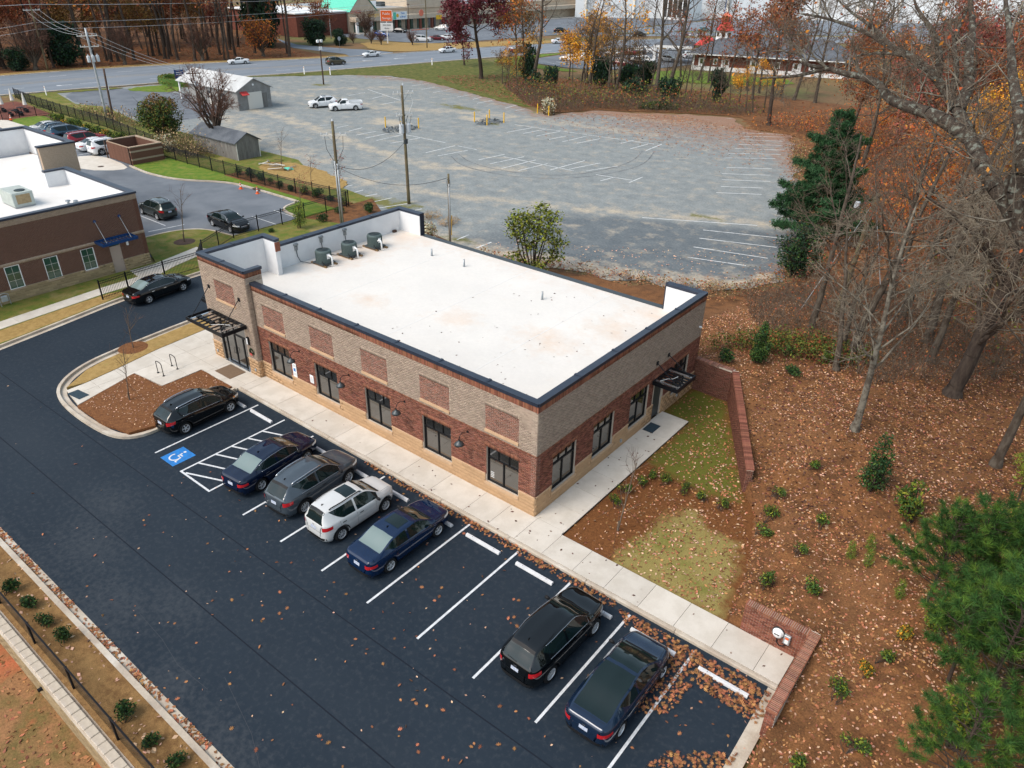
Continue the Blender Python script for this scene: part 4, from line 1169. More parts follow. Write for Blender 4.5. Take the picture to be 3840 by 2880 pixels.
for y in (6.0,8.0,10.0):
 b = MB().bbox(-23.92,y - .10,5.35,-23.80,y + .10,5.62,.02).build('disconnect_box','grey_metal',bld)
 MB().bbox(-23.93,y - .16,5.66,-23.78,y + .16,5.80,.03).build('box_hood','grey_metal',b)
 MB().tube([(-23.86,y,5.36),(-23.86,y + .03,4.95),(-23.7,y + .1,4.6),(-23.2,y + .45,4.52),(-22.95,y + .6,4.55)],.025,6).build('conduit','dark_grey_metal',b)
MB().bbox(-23.9,14.3,ROOF,-23.7,14.6,ROOF + .16,.02).build('roof_drain','wood_dark',bld)
acs = []
for i,(x,y) in enumerate(((-22.6,7.1),(-22.5,9.15),(-22.45,11.35))):
 a = empty('air_conditioner',(x,y,ROOF))
 lab = ['dark grey condenser unit on roof nearest the entrance tower','middle of the three dark grey roof condenser units','dark grey roof condenser unit farthest back, nearest the rear corner'][i]
 tag(a,lab,'air conditioner','condenser units on the office roof')
 for dy in (-.42,.42):
  MB().box(-.75,dy - .07,.0,.75,dy + .07,.10).build('sleeper','wood_pad',a)
 MB().bbox(-.52,-.52,.10,.52,.52,.17,.02).build('base_pan','dark_grey_metal',a)
 body = MB().lathe([(.50*1.0,.17),(.50,.86),(.47,.93)],(0,0,0),28).build('body','ac_green',a)
 for k in range(28):
  t = 2*math.pi*(k + .5)/28
  MB().obox((.503*math.cos(t),.503*math.sin(t),.52),(-.011*math.sin(t),.011*math.cos(t),0),(.012*math.cos(t),.012*math.sin(t),0),(0,0,.33)).build('fin','ac_green',body)
 MB().lathe([(.47,.931),(.40,.95),(.38,.952)],(0,0,0),28,caps=False).build('top_ring','ac_green',a)
 g = MB().lathe([(.385,.94),(.0,.96)],(0,0,0),28,caps=False).build('fan_grille','ac_dark',a)
 gw = MB()
 for r in (.1,.2,.3):
  gw.tube([(r*math.cos(t),r*math.sin(t),.965) for t in np.linspace(0,2*math.pi,24)],.006,4)
 gw.build('guard_ring','dark_grey_metal',g)
 MB().box(.505,-.12,.45,.515,.10,.78).build('label','white_plain',a)
 MB().tube([(.4,-.45,.35),(.6,-.55,.3),(.7,-.4,.12),(.85,-.1,.06)],.03,6).build('refrigerant_line','wire',a)
# ------------------------------------------------------------------ cars
def pchip(xs,ys,x):
 xs,ys,x = np.asarray(xs,float),np.asarray(ys,float),np.asarray(x,float)
 h = np.diff(xs)
 dl = np.diff(ys)/h
 m = np.zeros(len(xs))
 for i in range(1,len(xs) - 1):
  if dl[i - 1]*dl[i] > 0:
   w1,w2 = 2*h[i] + h[i - 1],h[i] + 2*h[i - 1]
   m[i] = (w1 + w2)/(w1/dl[i - 1] + w2/dl[i])
 m[0],m[-1] = dl[0],dl[-1]
 k = np.clip(np.searchsorted(xs,x) - 1,0,len(xs) - 2)
 t = (x - xs[k])/h[k]
 return (2*t ** 3 - 3*t ** 2 + 1)*ys[k] + (t ** 3 - 2*t ** 2 + t)*h[k]*m[k] + (-2*t ** 3 + 3*t ** 2)*ys[k + 1] + (t ** 3 - t ** 2)*h[k]*m[k + 1]
def paint(name,c,metal=.25,rough=.32):
 return mat(name,c,rough=rough,metal=metal,coat=1.0,spec=0.0,mottle=.02,mscale=3)
PAINT = {
 'black': paint('paint_black',(.0022,.0030,.0036),0),'navy': paint('paint_navy',(.0016,.0070,.026),0),'blue2': paint('paint_deep_blue',(.0014,.0120,.044),0),
 'grey': paint('paint_grey',(.060,.076,.092),.25),'silver': paint('paint_silver',(.60,.60,.585),.12),'steel': paint('paint_steel_blue',(.008,.020,.046),.25),
 'white': paint('car_white',(.74,.74,.74),0),'red': paint('paint_red',(.28,.012,.02),.3),'slate': paint('paint_slate',(.025,.065,.105),.45),
 'olive': paint('paint_olive',(.045,.055,.05),.45),'maroon': paint('paint_maroon',(.13,.008,.012),.3),'gold': paint('paint_gold',(.10,.085,.05),.5),
 'bluecar': paint('paint_mid_blue',(.012,.075,.30),.35),'teal': paint('paint_teal',(.08,.19,.18),.3)}
defm('car_glass',(.006,.014,.014),rough=.03,spec=.5)
defm('car_glass_sky_sheen',(.16,.21,.20),rough=.06,spec=.8)  # paler base colour stands in for sky reflected in rear windows
defm('tyre',(.014,.014,.015),rough=.85)
defm('rim',(.62,.63,.64),rough=.35,metal=.45,spec=.5)
defm('rim_dark',(.05,.05,.053),rough=.35,metal=.7)
defm('tail_red',(.42,.010,.014),rough=.18,spec=.7,coat=.6)
defm('amber',(.70,.25,.04),rough=.2)
defm('head_clear',(.60,.62,.62),rough=.12,spec=.8,coat=.6)
defm('trim_black',(.012,.012,.013),rough=.55)
defm('chrome',(.62,.63,.65),rough=.15,metal=.95)
defm('plate_white',(.60,.62,.66),(.30,.36,.50),scale=28,rough=.5)
STYLE = {
 'sedan': dict(L=4.85,W=1.80,wb=2.80,r=.33,fx=1.42,top=[(-2.42,.46),(-2.405,.66),(-2.38,.86),(-2.30,1.01),(-1.80,1.075),(-1.70,1.09),(-.95,1.395),(-.35,1.46),(.15,1.455),(.45,1.405),(1.18,1.03),(1.30,.99),(1.85,.91),(2.22,.80),(2.36,.68),(2.42,.46)],
 belt=[(-2.42,.93),(-1.5,.97),(0,.93),(1.2,.90),(2.42,.76)],ws=(.42,1.20),rw=(-1.72,-.93),sg=(-1.52,.98),bp=-.26),
 'coupe': dict(L=4.65,W=1.80,wb=2.70,r=.33,fx=1.40,top=[(-2.32,.46),(-2.30,.68),(-2.26,.92),(-2.18,1.0),(-1.75,1.02),(-1.62,1.03),(-.75,1.31),(-.25,1.36),(.10,1.35),(.35,1.30),(1.05,.98),(1.2,.95),(1.85,.86),(2.16,.74),(2.28,.6),(2.32,.46)],
 belt=[(-2.32,.92),(-1.4,.93),(0,.88),(1.2,.85),(2.32,.7)],ws=(.32,1.06),rw=(-1.64,-.74),sg=(-1.3,.88),bp=-.42),
 'fastback': dict(L=4.72,W=1.85,wb=2.88,r=.34,fx=1.48,top=[(-2.36,.46),(-2.345,.70),(-2.32,.92),(-2.24,1.04),(-2.0,1.08),(-1.85,1.10),(-.85,1.38),(-.25,1.445),(.15,1.44),(.50,1.375),(1.30,.99),(1.42,.95),(1.90,.85),(2.20,.72),(2.32,.58),(2.36,.44)],
 belt=[(-2.36,.95),(-1.4,.97),(0,.92),(1.3,.86),(2.36,.68)],ws=(.02,1.33),rw=(-1.98,-.12),sg=(-1.35,1.08),bp=-.30,glassroof=True),
 'suv': dict(L=4.60,W=1.84,wb=2.70,r=.36,fx=1.36,top=[(-2.30,.50),(-2.295,.80),(-2.265,1.02),(-2.19,1.14),(-1.98,1.38),(-1.80,1.56),(-1.5,1.625),(-.6,1.69),(.05,1.67),(.35,1.62),(1.12,1.14),(1.26,1.09),(1.80,1.02),(2.10,.92),(2.25,.78),(2.30,.50)],
 belt=[(-2.30,1.05),(-1.5,1.08),(0,1.03),(1.2,.99),(2.30,.86)],ws=(.30,1.14),rw=(-2.20,-1.80),sg=(-1.66,.92),kick=.75,bp=-.36,rack=True),
 'wagon': dict(L=4.38,W=1.81,wb=2.70,r=.335,fx=1.36,top=[(-2.19,.48),(-2.185,.76),(-2.16,.96),(-2.10,1.06),(-1.85,1.29),(-1.66,1.42),(-1.3,1.485),(-.5,1.545),(.05,1.53),(.38,1.47),(1.16,1.06),(1.28,1.01),(1.75,.95),(2.02,.85),(2.14,.72),(2.19,.48)],
 belt=[(-2.19,1.0),(-1.4,1.02),(0,.96),(1.2,.92),(2.19,.80)],ws=(.36,1.18),rw=(-2.10,-1.66),sg=(-1.55,.96),kick=.7,bp=-.32,rack=True),
 'small_suv': dict(L=4.10,W=1.77,wb=2.52,r=.34,fx=1.26,top=[(-2.05,.50),(-2.045,.80),(-2.03,1.0),(-1.98,1.10),(-1.88,1.38),(-1.78,1.57),(-1.5,1.62),(-.5,1.66),(.1,1.645),(.38,1.59),(1.08,1.14),(1.2,1.09),(1.66,1.02),(1.90,.92),(2.01,.78),(2.05,.50)],
 belt=[(-2.05,1.05),(-1.4,1.07),(0,1.0),(1.1,.97),(2.05,.85)],ws=(.36,1.10),rw=(-1.99,-1.74),sg=(-1.58,.90),kick=.6,bp=-.34,rack=True),
 'big_suv': dict(L=5.0,W=1.95,wb=2.95,r=.39,fx=1.50,top=[(-2.50,.52),(-2.495,.86),(-2.47,1.08),(-2.42,1.20),(-2.30,1.50),(-2.18,1.68),(-1.9,1.74),(-.8,1.79),(.1,1.77),(.42,1.71),(1.18,1.22),(1.32,1.18),(1.95,1.12),(2.30,1.02),(2.46,.86),(2.50,.52)],
 belt=[(-2.50,1.12),(-1.5,1.14),(0,1.10),(1.2,1.07),(2.50,.94)],ws=(.40,1.20),rw=(-2.43,-2.14),sg=(-1.98,.98),kick=.6,bp=-.36,rack=True),
 'pickup': dict(L=5.3,W=1.92,wb=3.2,r=.38,fx=1.72,top=[(-2.65,.55),(-2.645,.8),(-2.63,1.02),(-2.6,1.10),(-1.0,1.10),(-.62,1.11),(-.55,1.20),(-.42,1.62),(-.2,1.70),(.35,1.70),(.58,1.64),(1.15,1.16),(1.3,1.11),(2.2,1.05),(2.5,.94),(2.62,.8),(2.65,.55)],
 belt=[(-2.65,1.08),(0,1.07),(1.2,1.04),(2.65,.90)],ws=(.56,1.18),rw=(-.56,-.40),sg=(-.36,.98),bp=-.1,bed=True),
}
CAR_CACHE = {}
def car_meshes(style):
 if style in CAR_CACHE:
  return CAR_CACHE[style]
 S = STYLE[style]
 L2,W2 = S['L']/2,S['W']/2
 tx,tz = zip(*S['top'])
 bx,bz = zip(*S['belt'])
 x0,x1 = -L2,L2
 wheels = (S['fx'] - S['wb'],S['fx'])
 Ra = S['r'] + .07
 keys = sorted(set(np.round(np.concatenate([np.linspace(x0,x1,74),tx,[S['ws'][0],S['ws'][1],S['rw'][0],S['rw'][1],S['sg'][0],S['sg'][1],S['bp'] - .05,S['bp'] + .05],
   *[xc + Ra*np.cos(np.linspace(0,math.pi,13)) for xc in wheels]]),4)))
 xs = [keys[0]]
 for k in keys[1:]:
  if k - xs[-1] > .004:
   xs.append(k)
 xs = np.clip(np.array(xs),x0,x1)
 zt = pchip(tx,tz,xs)
 zb0 = pchip(bx,bz,xs)
 zb = np.minimum(zb0,zt - .035)
 e0,e1 = (xs - x0),(x1 - xs)
 wm = W2*pchip([0,.03,.09,.2,.42,.85,1.6,9],[.50,.66,.78,.875,.945,.985,1.0,1.0],e0)*pchip([0,.03,.09,.2,.42,.8,1.4,9],[.34,.50,.63,.75,.865,.945,.99,1],e1)
 zs = .21 + .06*np.exp(-e0/.15) + .05*np.exp(-e1/.15) - 0*xs
 gh = np.clip(zt - zb0,0,None)
 wbelt = wm*.945
 wr = wbelt - .37*gh - .03*(gh > .02) - .07*np.clip((S['sg'][0] + .7 - xs)/.7,0,1)*(gh > .1) - .04*np.clip((xs - S['ws'][0] + .5)/.6,0,1)*(gh > .1)
 secs = []
 SUB = [1,1,2,2,2,2,1,6,1,2,3]      # subdivisions per control segment
 kk = S.get('kick',.55)
 S_kick = lambda x: .03 + .95*float(np.clip((S['sg'][0] + kk - x)/kk,0,1)) ** 1.6
 for i,x in enumerate(xs):
  z_s,z_b,z_t = zs[i],zb[i],zt[i]
  hmid = z_s + (z_b - z_s)*.55
  top_w = wr[i]
  cp = [(0,z_s + .03),(wm[i] - .26,z_s + .02),(wm[i] - .07,z_s),(wm[i] - .012,z_s + (z_b - z_s)*.22),(wm[i],hmid),(wm[i] - .006,z_b - (z_b - z_s)*.18),(wbelt[i],z_b),
    (wbelt[i] - .018,z_b + min(.02,gh[i])),(top_w + .015,z_b + (z_t - z_b)*.86 if gh[i] > .06 else z_b + (z_t - z_b)*.45),(top_w - .05 if gh[i] > .06 else wbelt[i]*.86,z_b + (z_t - z_b)*.945 if gh[i] > .06 else z_b + (z_t - z_b)*.72),(top_w*.6,z_t - .022*min(1,gh[i]*3) - .006),(0,z_t)]
  pts = []
  for s in range(len(cp) - 1):
   a,b = np.array(cp[s]),np.array(cp[s + 1])
   pm = np.array(cp[max(s - 1,0)])
   pn = np.array(cp[min(s + 2,len(cp) - 1)])
   for k in range(SUB[s]):
    t = k/SUB[s]
    if s in (3,4,9,10) and SUB[s] > 1:
     q = .5*((2*a) + (-pm + b)*t + (2*pm - 5*a + 4*b - pn)*t*t + (-pm + 3*a - 3*b + pn)*t ** 3)
    else:
     if s == 7:
      f0 = S_kick(x)
      t = 0 if k == 0 else f0 + (1 - f0)*(k - 1)/(SUB[s] - 1)
     q = a + (b - a)*t
    pts.append((max(0,q[0]),q[1],s))
   if s == len(cp) - 2:
    pts.append((b[0],b[1],s))
  out = []
  for (y,z,s) in pts:
   for xc in wheels:
    if abs(x - xc) < Ra and y > wm[i] - .22:
     za = S['r'] + math.sqrt(Ra ** 2 - (x - xc) ** 2)
     z = max(z,min(za,z_b - .03))
   out.append((y,z,s))
  secs.append(out)
 npt = len(secs[0])
 segid = [p[2] for p in secs[0]]
 V = []
 for i,x in enumerate(xs):
  for (y,z,s) in secs[i]:
   V.append((x,y,z))
  for (y,z,s) in secs[i]:
   V.append((x,-y,z))
 def vid(i,side,k):
  return i*2*npt + side*npt + k
 groups = {'body': [],'windscreen': [],'rear_window': [],'side_l': [[],[]],'side_r': [[],[]],'roof_glass': []}
 groups['side_l'] = {}
 groups['side_r'] = {}
 ws,rw,sg,bp = S['ws'],S['rw'],S['sg'],S['bp']
 k7 = segid.index(7)
 for i in range(len(xs) - 1):
  xm = (xs[i] + xs[i + 1])/2
  for k in range(npt - 1):
   s = segid[k]
   for side in (0,1):
    q = (vid(i,side,k),vid(i + 1,side,k),vid(i + 1,side,k + 1),vid(i,side,k + 1))
    if side == 0:
     q = q[::-1]
    g = 'body'
    zc = (zt[i] + zt[i + 1])/2 - (zb0[i] + zb0[i + 1])/2
    if s >= 9 and ws[0] < xm < ws[1]:
     g = 'windscreen'
    elif s >= 9 and rw[0] < xm < rw[1]:
     g = 'rear_window'
    elif s == 7 and sg[0] < xm < sg[1] and zc > .09 and not (bp - .05 < xm < bp + .05) and k > k7:
     d = groups['side_l' if side == 0 else 'side_r']
     d.setdefault('front' if xm > bp else 'rear',[]).append(q)
     continue
    groups[g].append(q)
 for i in (0,len(xs) - 1):
  for k in range(npt - 1):
   q = (vid(i,0,k),vid(i,0,k + 1),vid(i,1,k + 1),vid(i,1,k))
   groups['body'].append(q if i == 0 else q[::-1])
 def mk(name,faces):
  ids = sorted({v for f in faces for v in f})
  mp = {v: j for j,v in enumerate(ids)}
  me = bpy.data.meshes.new(name)
  me.from_pydata([V[v] for v in ids],[],[tuple(mp[v] for v in f) for f in faces])
  me.polygons.foreach_set('use_smooth',[True]*len(me.polygons))
  me.update()
  bm = bmesh.new()
  bm.from_mesh(me)
  bmesh.ops.remove_doubles(bm,verts=bm.verts,dist=.0004)
  bmesh.ops.recalc_face_normals(bm,faces=bm.faces)
  bm.to_mesh(me)
  bm.free()
  return me
 M_ = {'body': mk('body',groups['body'])}
 for g in ('windscreen','rear_window'):
  if groups[g]:
   M_[g] = mk(g,groups[g])
 M_['side'] = [mk('side_window',f) for d in ('side_l','side_r') for f in groups[d].values() if f]
 allf = [f for g in ('body','windscreen','rear_window') for f in groups[g]] + [f for d in ('side_l','side_r') for ff in groups[d].values() for f in ff]
 bvh = BVHTree.FromPolygons([Vector(v) for v in V],allf)
 M_['bvh'] = bvh
 kb = segid.index(7)
 kt = segid.index(8)
 m_i = [i for i in range(len(xs)) if sg[0] + .25 <= xs[i] <= sg[1] and zt[i] - zb0[i] > .09]
 M_['belt'] = [V[vid(i,1,kb)] for i in m_i]
 M_['head'] = [V[vid(i,1,kt)] for i in m_i]
 M_['railpts'] = [V[vid(i,1,segid.index(9))] for i in range(len(xs)) if sg[0] + .05 <= xs[i] <= ws[0] - .05]
 M_['zt'] = lambda x: float(pchip(tx,tz,np.array([x]))[0])
 M_['zb'] = lambda x: float(pchip(bx,bz,np.array([x]))[0])
 CAR_CACHE[style] = M_
 return M_
def skin(bvh,grid,direction,off=.008):
 d = Vector(direction).normalized()
 mb = MB()
 rows,cols = len(grid),len(grid[0])
 P = []
 last = None
 for r in grid:
  for p in r:
   hit,n,i,t = bvh.ray_cast(Vector(p) - d*3,d)
   if hit is None:
    hit = last if last is not None else Vector(p)
   q = hit - d*off
   last = hit
   P.append(tuple(q))
 fs = [(a*cols + b,a*cols + b + 1,(a + 1)*cols + b + 1,(a + 1)*cols + b) for a in range(rows - 1) for b in range(cols - 1)]
 mb.add(P,fs)
 return mb
def gridpts(fn,n=6,m=4):
 return [[fn(i/(n - 1),j/(m - 1)) for j in range(m)] for i in range(n)]
WHEEL = {}
def wheel_meshes(r,dark,spokes):
 k = (round(r,3),dark,spokes)
 if k in WHEEL:
  return WHEEL[k]
 w = .105
 ty = MB().lathe([(r*.66,-w*.9),(r*.90,-w),(r*.985,-w*.75),(r,-w*.4),(r,w*.4),(r*.985,w*.75),(r*.90,w),(r*.66,w*.9),(r*.62,w*.5)],(0,0,0),22,axis='y',caps=False)
 rim = MB().lathe([(r*.67,w*.86),(r*.62,w*.92),(r*.58,w*.6),(r*.56,w*.2)],(0,0,0),22,axis='y',caps=False)
 for s in range(spokes):
  t = 2*math.pi*s/spokes
  u,v = Vector((math.cos(t),0,math.sin(t))),Vector((-math.sin(t),0,math.cos(t)))
  rim.obox(u*r*.34 + Vector((0,w*.62,0)),u*r*.28,v*r*(.07 if spokes < 7 else .045),Vector((0,w*.18,0)))
 rim.lathe([(r*.17,w*.5),(r*.17,w*.86),(r*.10,w*.93)],(0,0,0),12,axis='y')
 hub = MB().lathe([(r*.60,-w*.7),(r*.60,w*.1)],(0,0,0),16,axis='y')
 out = []
 for nm,mb,m in (('tyre',ty,'tyre'),('rim',rim,'rim_dark' if dark else 'rim'),('wheel',hub,'trim_black')):
  me = bpy.data.meshes.new(nm)
  me.from_pydata(mb.v,[],mb.f)
  me.materials.append(MT[m])
  me.polygons.foreach_set('use_smooth',[nm == 'tyre']*len(me.polygons))
  bm = bmesh.new()
  bm.from_mesh(me)
  bmesh.ops.recalc_face_normals(bm,faces=bm.faces)
  bm.to_mesh(me)
  bm.free()
  out.append(me)
 WHEEL[k] = out
 return out
def link(name,me,parent,loc=(0,0,0),rz=0):
 o = bpy.data.objects.new(name,me)
 C.objects.link(o)
 o.parent = parent
 o.location = loc
 o.rotation_euler[2] = rz
 return o
PARTS = {}
def mesh_of(mb,name,m,smooth=True):
 me = bpy.data.meshes.new(name)
 me.from_pydata(mb.v,[],mb.f)
 me.materials.append(MT[m] if isinstance(m,str) else m)
 if smooth:
  me.polygons.foreach_set('use_smooth',[True]*len(me.polygons))
 me.update()
 return me
def small_parts(style,opt):
 key = (style,tuple(sorted(opt.items())))
 if key in PARTS:
  return PARTS[key]
 S,M_ = STYLE[style],car_meshes(style)
 b = M_['bvh']
 L2,W2 = S['L']/2,S['W']/2
 zt,zb = M_['zt'],M_['zb']
 out = []
 tall = style in ('suv','small_suv','big_suv','wagon')
 zr = zb(-L2 + .05)
 for sg in (-1,1):
  zl = (zr - .19) if not tall else (zr - .16)
  hh = .085 if not tall else .105
  dr = (1,-sg*.75,0)
  yo,yi = W2 - .02,W2 - (.44 if not tall else .36)
  g = gridpts(lambda u,v: (-L2 + .05 + .30*u,sg*(yi + (yo - yi)*u),zl - hh*(1 - .35*u) + 2*hh*(1 - .35*u)*v + .05*u),7,4)
  out.append(('tail_light',mesh_of(skin(b,g,dr,.012),'tail_light','tail_red')))
  zh = zb(L2 - .3) - .10
  g = gridpts(lambda u,v: (L2 - .05 - .42*u,sg*(W2 - .42 + .40*u),zh - .065 + .13*v*(1 - .3*u) + .07*u),7,4)
  out.append(('headlight',mesh_of(skin(b,g,(-1,-sg*.75,-.25),.012),'headlight','head_clear')))
  if opt.get('amber'):
   g = gridpts(lambda u,v: (L2 - .40 - .10*u,sg*(W2 - .10 + .05*u),zh - .05 + .09*v + .06),4,3)
   out.append(('turn_signal',mesh_of(skin(b,g,(-.6,-sg,-.2),.014),'turn_signal','amber')))
  mx = S['ws'][1] - .32
  mz = zb(mx) + .08
  mm = MB().lathe([(.0,-.09),(.07,-.08),(.085,0),(.07,.07),(0,.09)],(0,0,0),8,axis='y',caps=False)
  mm.v = [(p[0]*.8 + mx,p[1]*1.15 + sg*(W2 + .075),p[2]*.85 + mz) for p in mm.v]
  mm.bar((mx,sg*(W2 - .06),mz - .03),(mx,sg*(W2 + .02),mz - .02),.05,.04)
  out.append(('mirror',mesh_of(mm,'mirror','trim_black')))
  for hx in (S['bp'] + .22,S['bp'] - .72):
   if style == 'pickup' and hx < S['bp']:
    continue
   g = gridpts(lambda u,v: (hx - .10 + .20*u,0,zb(hx) - .15 + .035*v),4,2)
   out.append(('door_handle',mesh_of(skin(b,[[(p[0],sg*2,p[2]) for p in r] for r in g],(0,-sg,0),.02),'door_handle','chrome' if opt.get('chrome') else 'trim_black')))
  for hx in (S['bp'] - .02,S['ws'][1] - .38,S['bp'] - .92):
   if style == 'pickup' and hx < -.3:
    continue
   g = gridpts(lambda u,v: (hx + .010*u - (.10*(1 - v) if hx < S['bp'] - .5 else 0)*0,0,.34 + (zb(hx) - .36)*v),2,8)
   out.append(('door_seam',mesh_of(skin(b,[[(p[0],sg*2,p[2]) for p in r] for r in g],(0,-sg,0),.003),'door_seam','trim_black')))
  g = gridpts(lambda u,v: (S['fx'] - S['wb'] + S['r'] + .09 + (S['wb'] - 2*S['r'] - .18)*u,0,.225 + .085*v),8,2)
  out.append(('sill_trim',mesh_of(skin(b,[[(p[0],sg*2,p[2]) for p in r] for r in g],(0,-sg,0),.010),'sill_trim',opt.get('sill','trim_black'))))
  if opt.get('chrome') or opt.get('surround'):
   c = MB()
   bl = [(p[0],-sg*p[1]*1.004,p[2] + .004) for p in M_['belt']]
   hd = [(p[0],-sg*p[1]*1.006,p[2] + .006) for p in M_['head']]
   c.tube(bl + hd[::-1],.011,4)
   out.append(('window_trim',mesh_of(c,'window_trim','chrome')))
  if S.get('rack') and opt.get('rack',True):
   rp = M_['railpts'][::3]
   rl = [(p[0],-sg*(abs(p[1]) + .01),p[2] + (.055 if 0 < i < len(rp) - 1 else .01)) for i,p in enumerate(rp)]
   out.append(('roof_rail',mesh_of(MB().tube(rl,.026,6),'roof_rail',opt.get('railm','chrome'))))
  if tall:
   for xc in (S['fx'] - S['wb'],S['fx']):
    g = [[(xc + (S['r'] + .075 + .05*v)*math.cos(t),sg*2,S['r'] + (S['r'] + .075 + .05*v)*math.sin(t)) for v in (0,1)] for t in np.linspace(.15,math.pi - .15,12)]
    out.append(('arch_trim',mesh_of(skin(b,g,(0,-sg,0),.006),'arch_trim','trim_black')))
 g = gridpts(lambda u,v: (-5,-.16 + .32*u,(zr - .30 if not tall else zr - .30) + .15*v),3,3)
 out.append(('licence_plate',mesh_of(skin(b,g,(1,0,0),.012),'licence_plate','plate_white')))
 g = gridpts(lambda u,v: (-5,-.06 + .12*u,zr - .10 + .045*v),3,2)
 out.append(('emblem',mesh_of(skin(b,g,(1,0,0),.014),'emblem','chrome')))
 g = gridpts(lambda u,v: (-5,(-1 + 2*u)*(W2 - .20),.30 + .13*v),12,3)
 out.append(('rear_bumper',mesh_of(skin(b,g,(1,0,.0),.012),'rear_bumper','trim_black' if tall else opt.get('bumper','trim_black'))))
 g = gridpts(lambda u,v: (5,(-1 + 2*u)*(W2 - .42),.34 + .16*v),10,3)
 out.append(('grille',mesh_of(skin(b,g,(-1,0,0),.012),'grille','trim_black')))
 if opt.get('grille_chrome',True):
  g = gridpts(lambda u,v: (5,(-1 + 2*u)*.30,zb(L2 - .3) - .20 + .05*v),8,2)
  out.append(('grille_bar',mesh_of(skin(b,g,(-1,0,0),.016),'grille_bar','chrome')))
 g = gridpts(lambda u,v: (S['ws'][1] - .03 + .09*v,(-1 + 2*u)*(W2 - .30),3),10,2)
 out.append(('cowl',mesh_of(skin(b,g,(0,0,-1),.006),'cowl','trim_black')))
 for sg in (-1,1):
  g = gridpts(lambda u,v: (S['ws'][1] + .08 + (L2 - .34 - S['ws'][1])*u,sg*(W2 - .24 - .10*u + .010*v),3),10,2)
  out.append(('bonnet_seam',mesh_of(skin(b,g,(0,0,-1),.003),'bonnet_seam','trim_black')))
 if not tall and style != 'pickup':
  g = gridpts(lambda u,v: (S['rw'][0] - .07 + .010*v,(-1 + 2*u)*(W2 - .22),3),10,2)
  out.append(('boot_seam',mesh_of(skin(b,g,(0,0,-1),.003),'boot_seam','trim_black')))
 else:
  g = gridpts(lambda u,v: (-5,(-1 + 2*u)*(W2 - .30),zr - .36 + .012*v),10,2)
  out.append(('hatch_seam',mesh_of(skin(b,g,(1,0,0),.005),'hatch_seam','trim_black')))
  g = gridpts(lambda u,v: (-5,-.02 + .42*u,zr + .06 + .012*v + .02*u),6,2)
  out.append(('rear_wiper',mesh_of(skin(b,g,(1,0,0),.02),'rear_wiper','trim_black')))
 if opt.get('sunroof'):
  xa = S['ws'][0] - .28
  g = gridpts(lambda u,v: (xa - .62*u,(-1 + 2*v)*.40,3),6,5)
  out.append(('sunroof',mesh_of(skin(b,g,(0,0,-1),.010),'sunroof','car_glass')))
 ax = S['rw'][1] + .28 if style != 'pickup' else .1
 az = zt(ax)
 if opt.get('fin',True) and not S.get('glassroof'):
  fm = MB()
  fm.add([(ax + .10,0,az - .01),(ax - .07,.02,az - .01),(ax - .07,-.02,az - .01),(ax - .05,0,az + .075)],[(0,1,3),(1,2,3),(2,0,3),(0,2,1)])
  out.append(('antenna',mesh_of(fm,'antenna','trim_black',False)))
 if tall:
  xr = S['rw'][1]
  g = gridpts(lambda u,v: (xr + .02 - .10*v,(-1 + 2*u)*(W2 - .42),3),8,2)
  out.append(('spoiler',mesh_of(skin(b,g,(0,0,-1),.022),'spoiler','trim_black')))
 if S.get('bed'):
  bd = MB()
  z = 1.112
  bd.add([(-2.50,-.78,z),(-.74,-.78,z),(-.74,.78,z),(-2.50,.78,z)],[(0,1,2,3)])
  out.append(('bed_floor',mesh_of(bd,'bed_floor','pole_grey',False)))
  for q in ((-2.62,.86,-.66,.86),(-2.62,-.86,-.66,-.86),(-2.6,-.86,-2.6,.86)):
   out.append(('bed_side',mesh_of(MB().bar((q[0],q[1],z + .12),(q[2],q[3],z + .12),.07,.26),'bed_side',PAINT['white'],False)))
 PARTS[key] = out
 return out
BODYM = {}
def car(name,style,color,x,y,heading,label,group=None,z=0.0,cat='car',glass='car_glass',rear_glass=None,dark_rim=False,spokes=5,simple=False,**opt):
 S,M_ = STYLE[style],car_meshes(style)
 root = empty(name,(x,y,z),rad(heading))
 tag(root,label,cat,group)
 kb = (style,color)
 if kb not in BODYM:
  me = M_['body'].copy()
  me.materials.clear()
  me.materials.append(PAINT[color])
  BODYM[kb] = me
 link('body',BODYM[kb],root)
 def gl(nm,g):
  k = (style,nm,g)
  if k not in BODYM:
   me = M_[nm].copy()
   me.materials.clear()
   me.materials.append(MT[g])
   BODYM[k] = me
  return BODYM[k]
 if 'windscreen' in M_:
  link('windscreen',gl('windscreen',glass),root)
 if 'rear_window' in M_:
  link('rear_window',gl('rear_window',rear_glass or glass),root)
 for i,me in enumerate(M_['side']):
  k = (style,'side',i,glass)
  if k not in BODYM:
   m2 = me.copy()
   m2.materials.clear()
   m2.materials.append(MT[glass])
   BODYM[k] = m2
  link('side_window',BODYM[k],root)
 ty,ri,hu = wheel_meshes(S['r'],dark_rim,spokes)
 for xc in (S['fx'],S['fx'] - S['wb']):
  for sg in (-1,1):
   w = link('wheel',hu,root,(xc,sg*(S['W']/2 - .125),S['r']),0 if sg > 0 else math.pi)
   link('tyre',ty,w)
   link('rim',ri,w)
 for nm,me in small_parts(style,opt):
  if simple and nm in ('door_seam','door_handle','emblem','sill_trim','arch_trim','cowl','antenna','spoiler','turn_signal','grille_bar'):
   continue
  link(nm,me,root)
 return root
row = 'cars parked along the office kerb'
car('parked_car','wagon','black',-18.95,-4.88,92,'black hatchback crossover beside the mulch bed with silver roof rails',row,amber=True,surround=True,spokes=5,cat='car')
car('parked_car','sedan','navy',-11.98,-5.22,95,'dark navy sedan with chrome window trim over the hatched aisle',row,chrome=True,rear_glass='car_glass_sky_sheen')
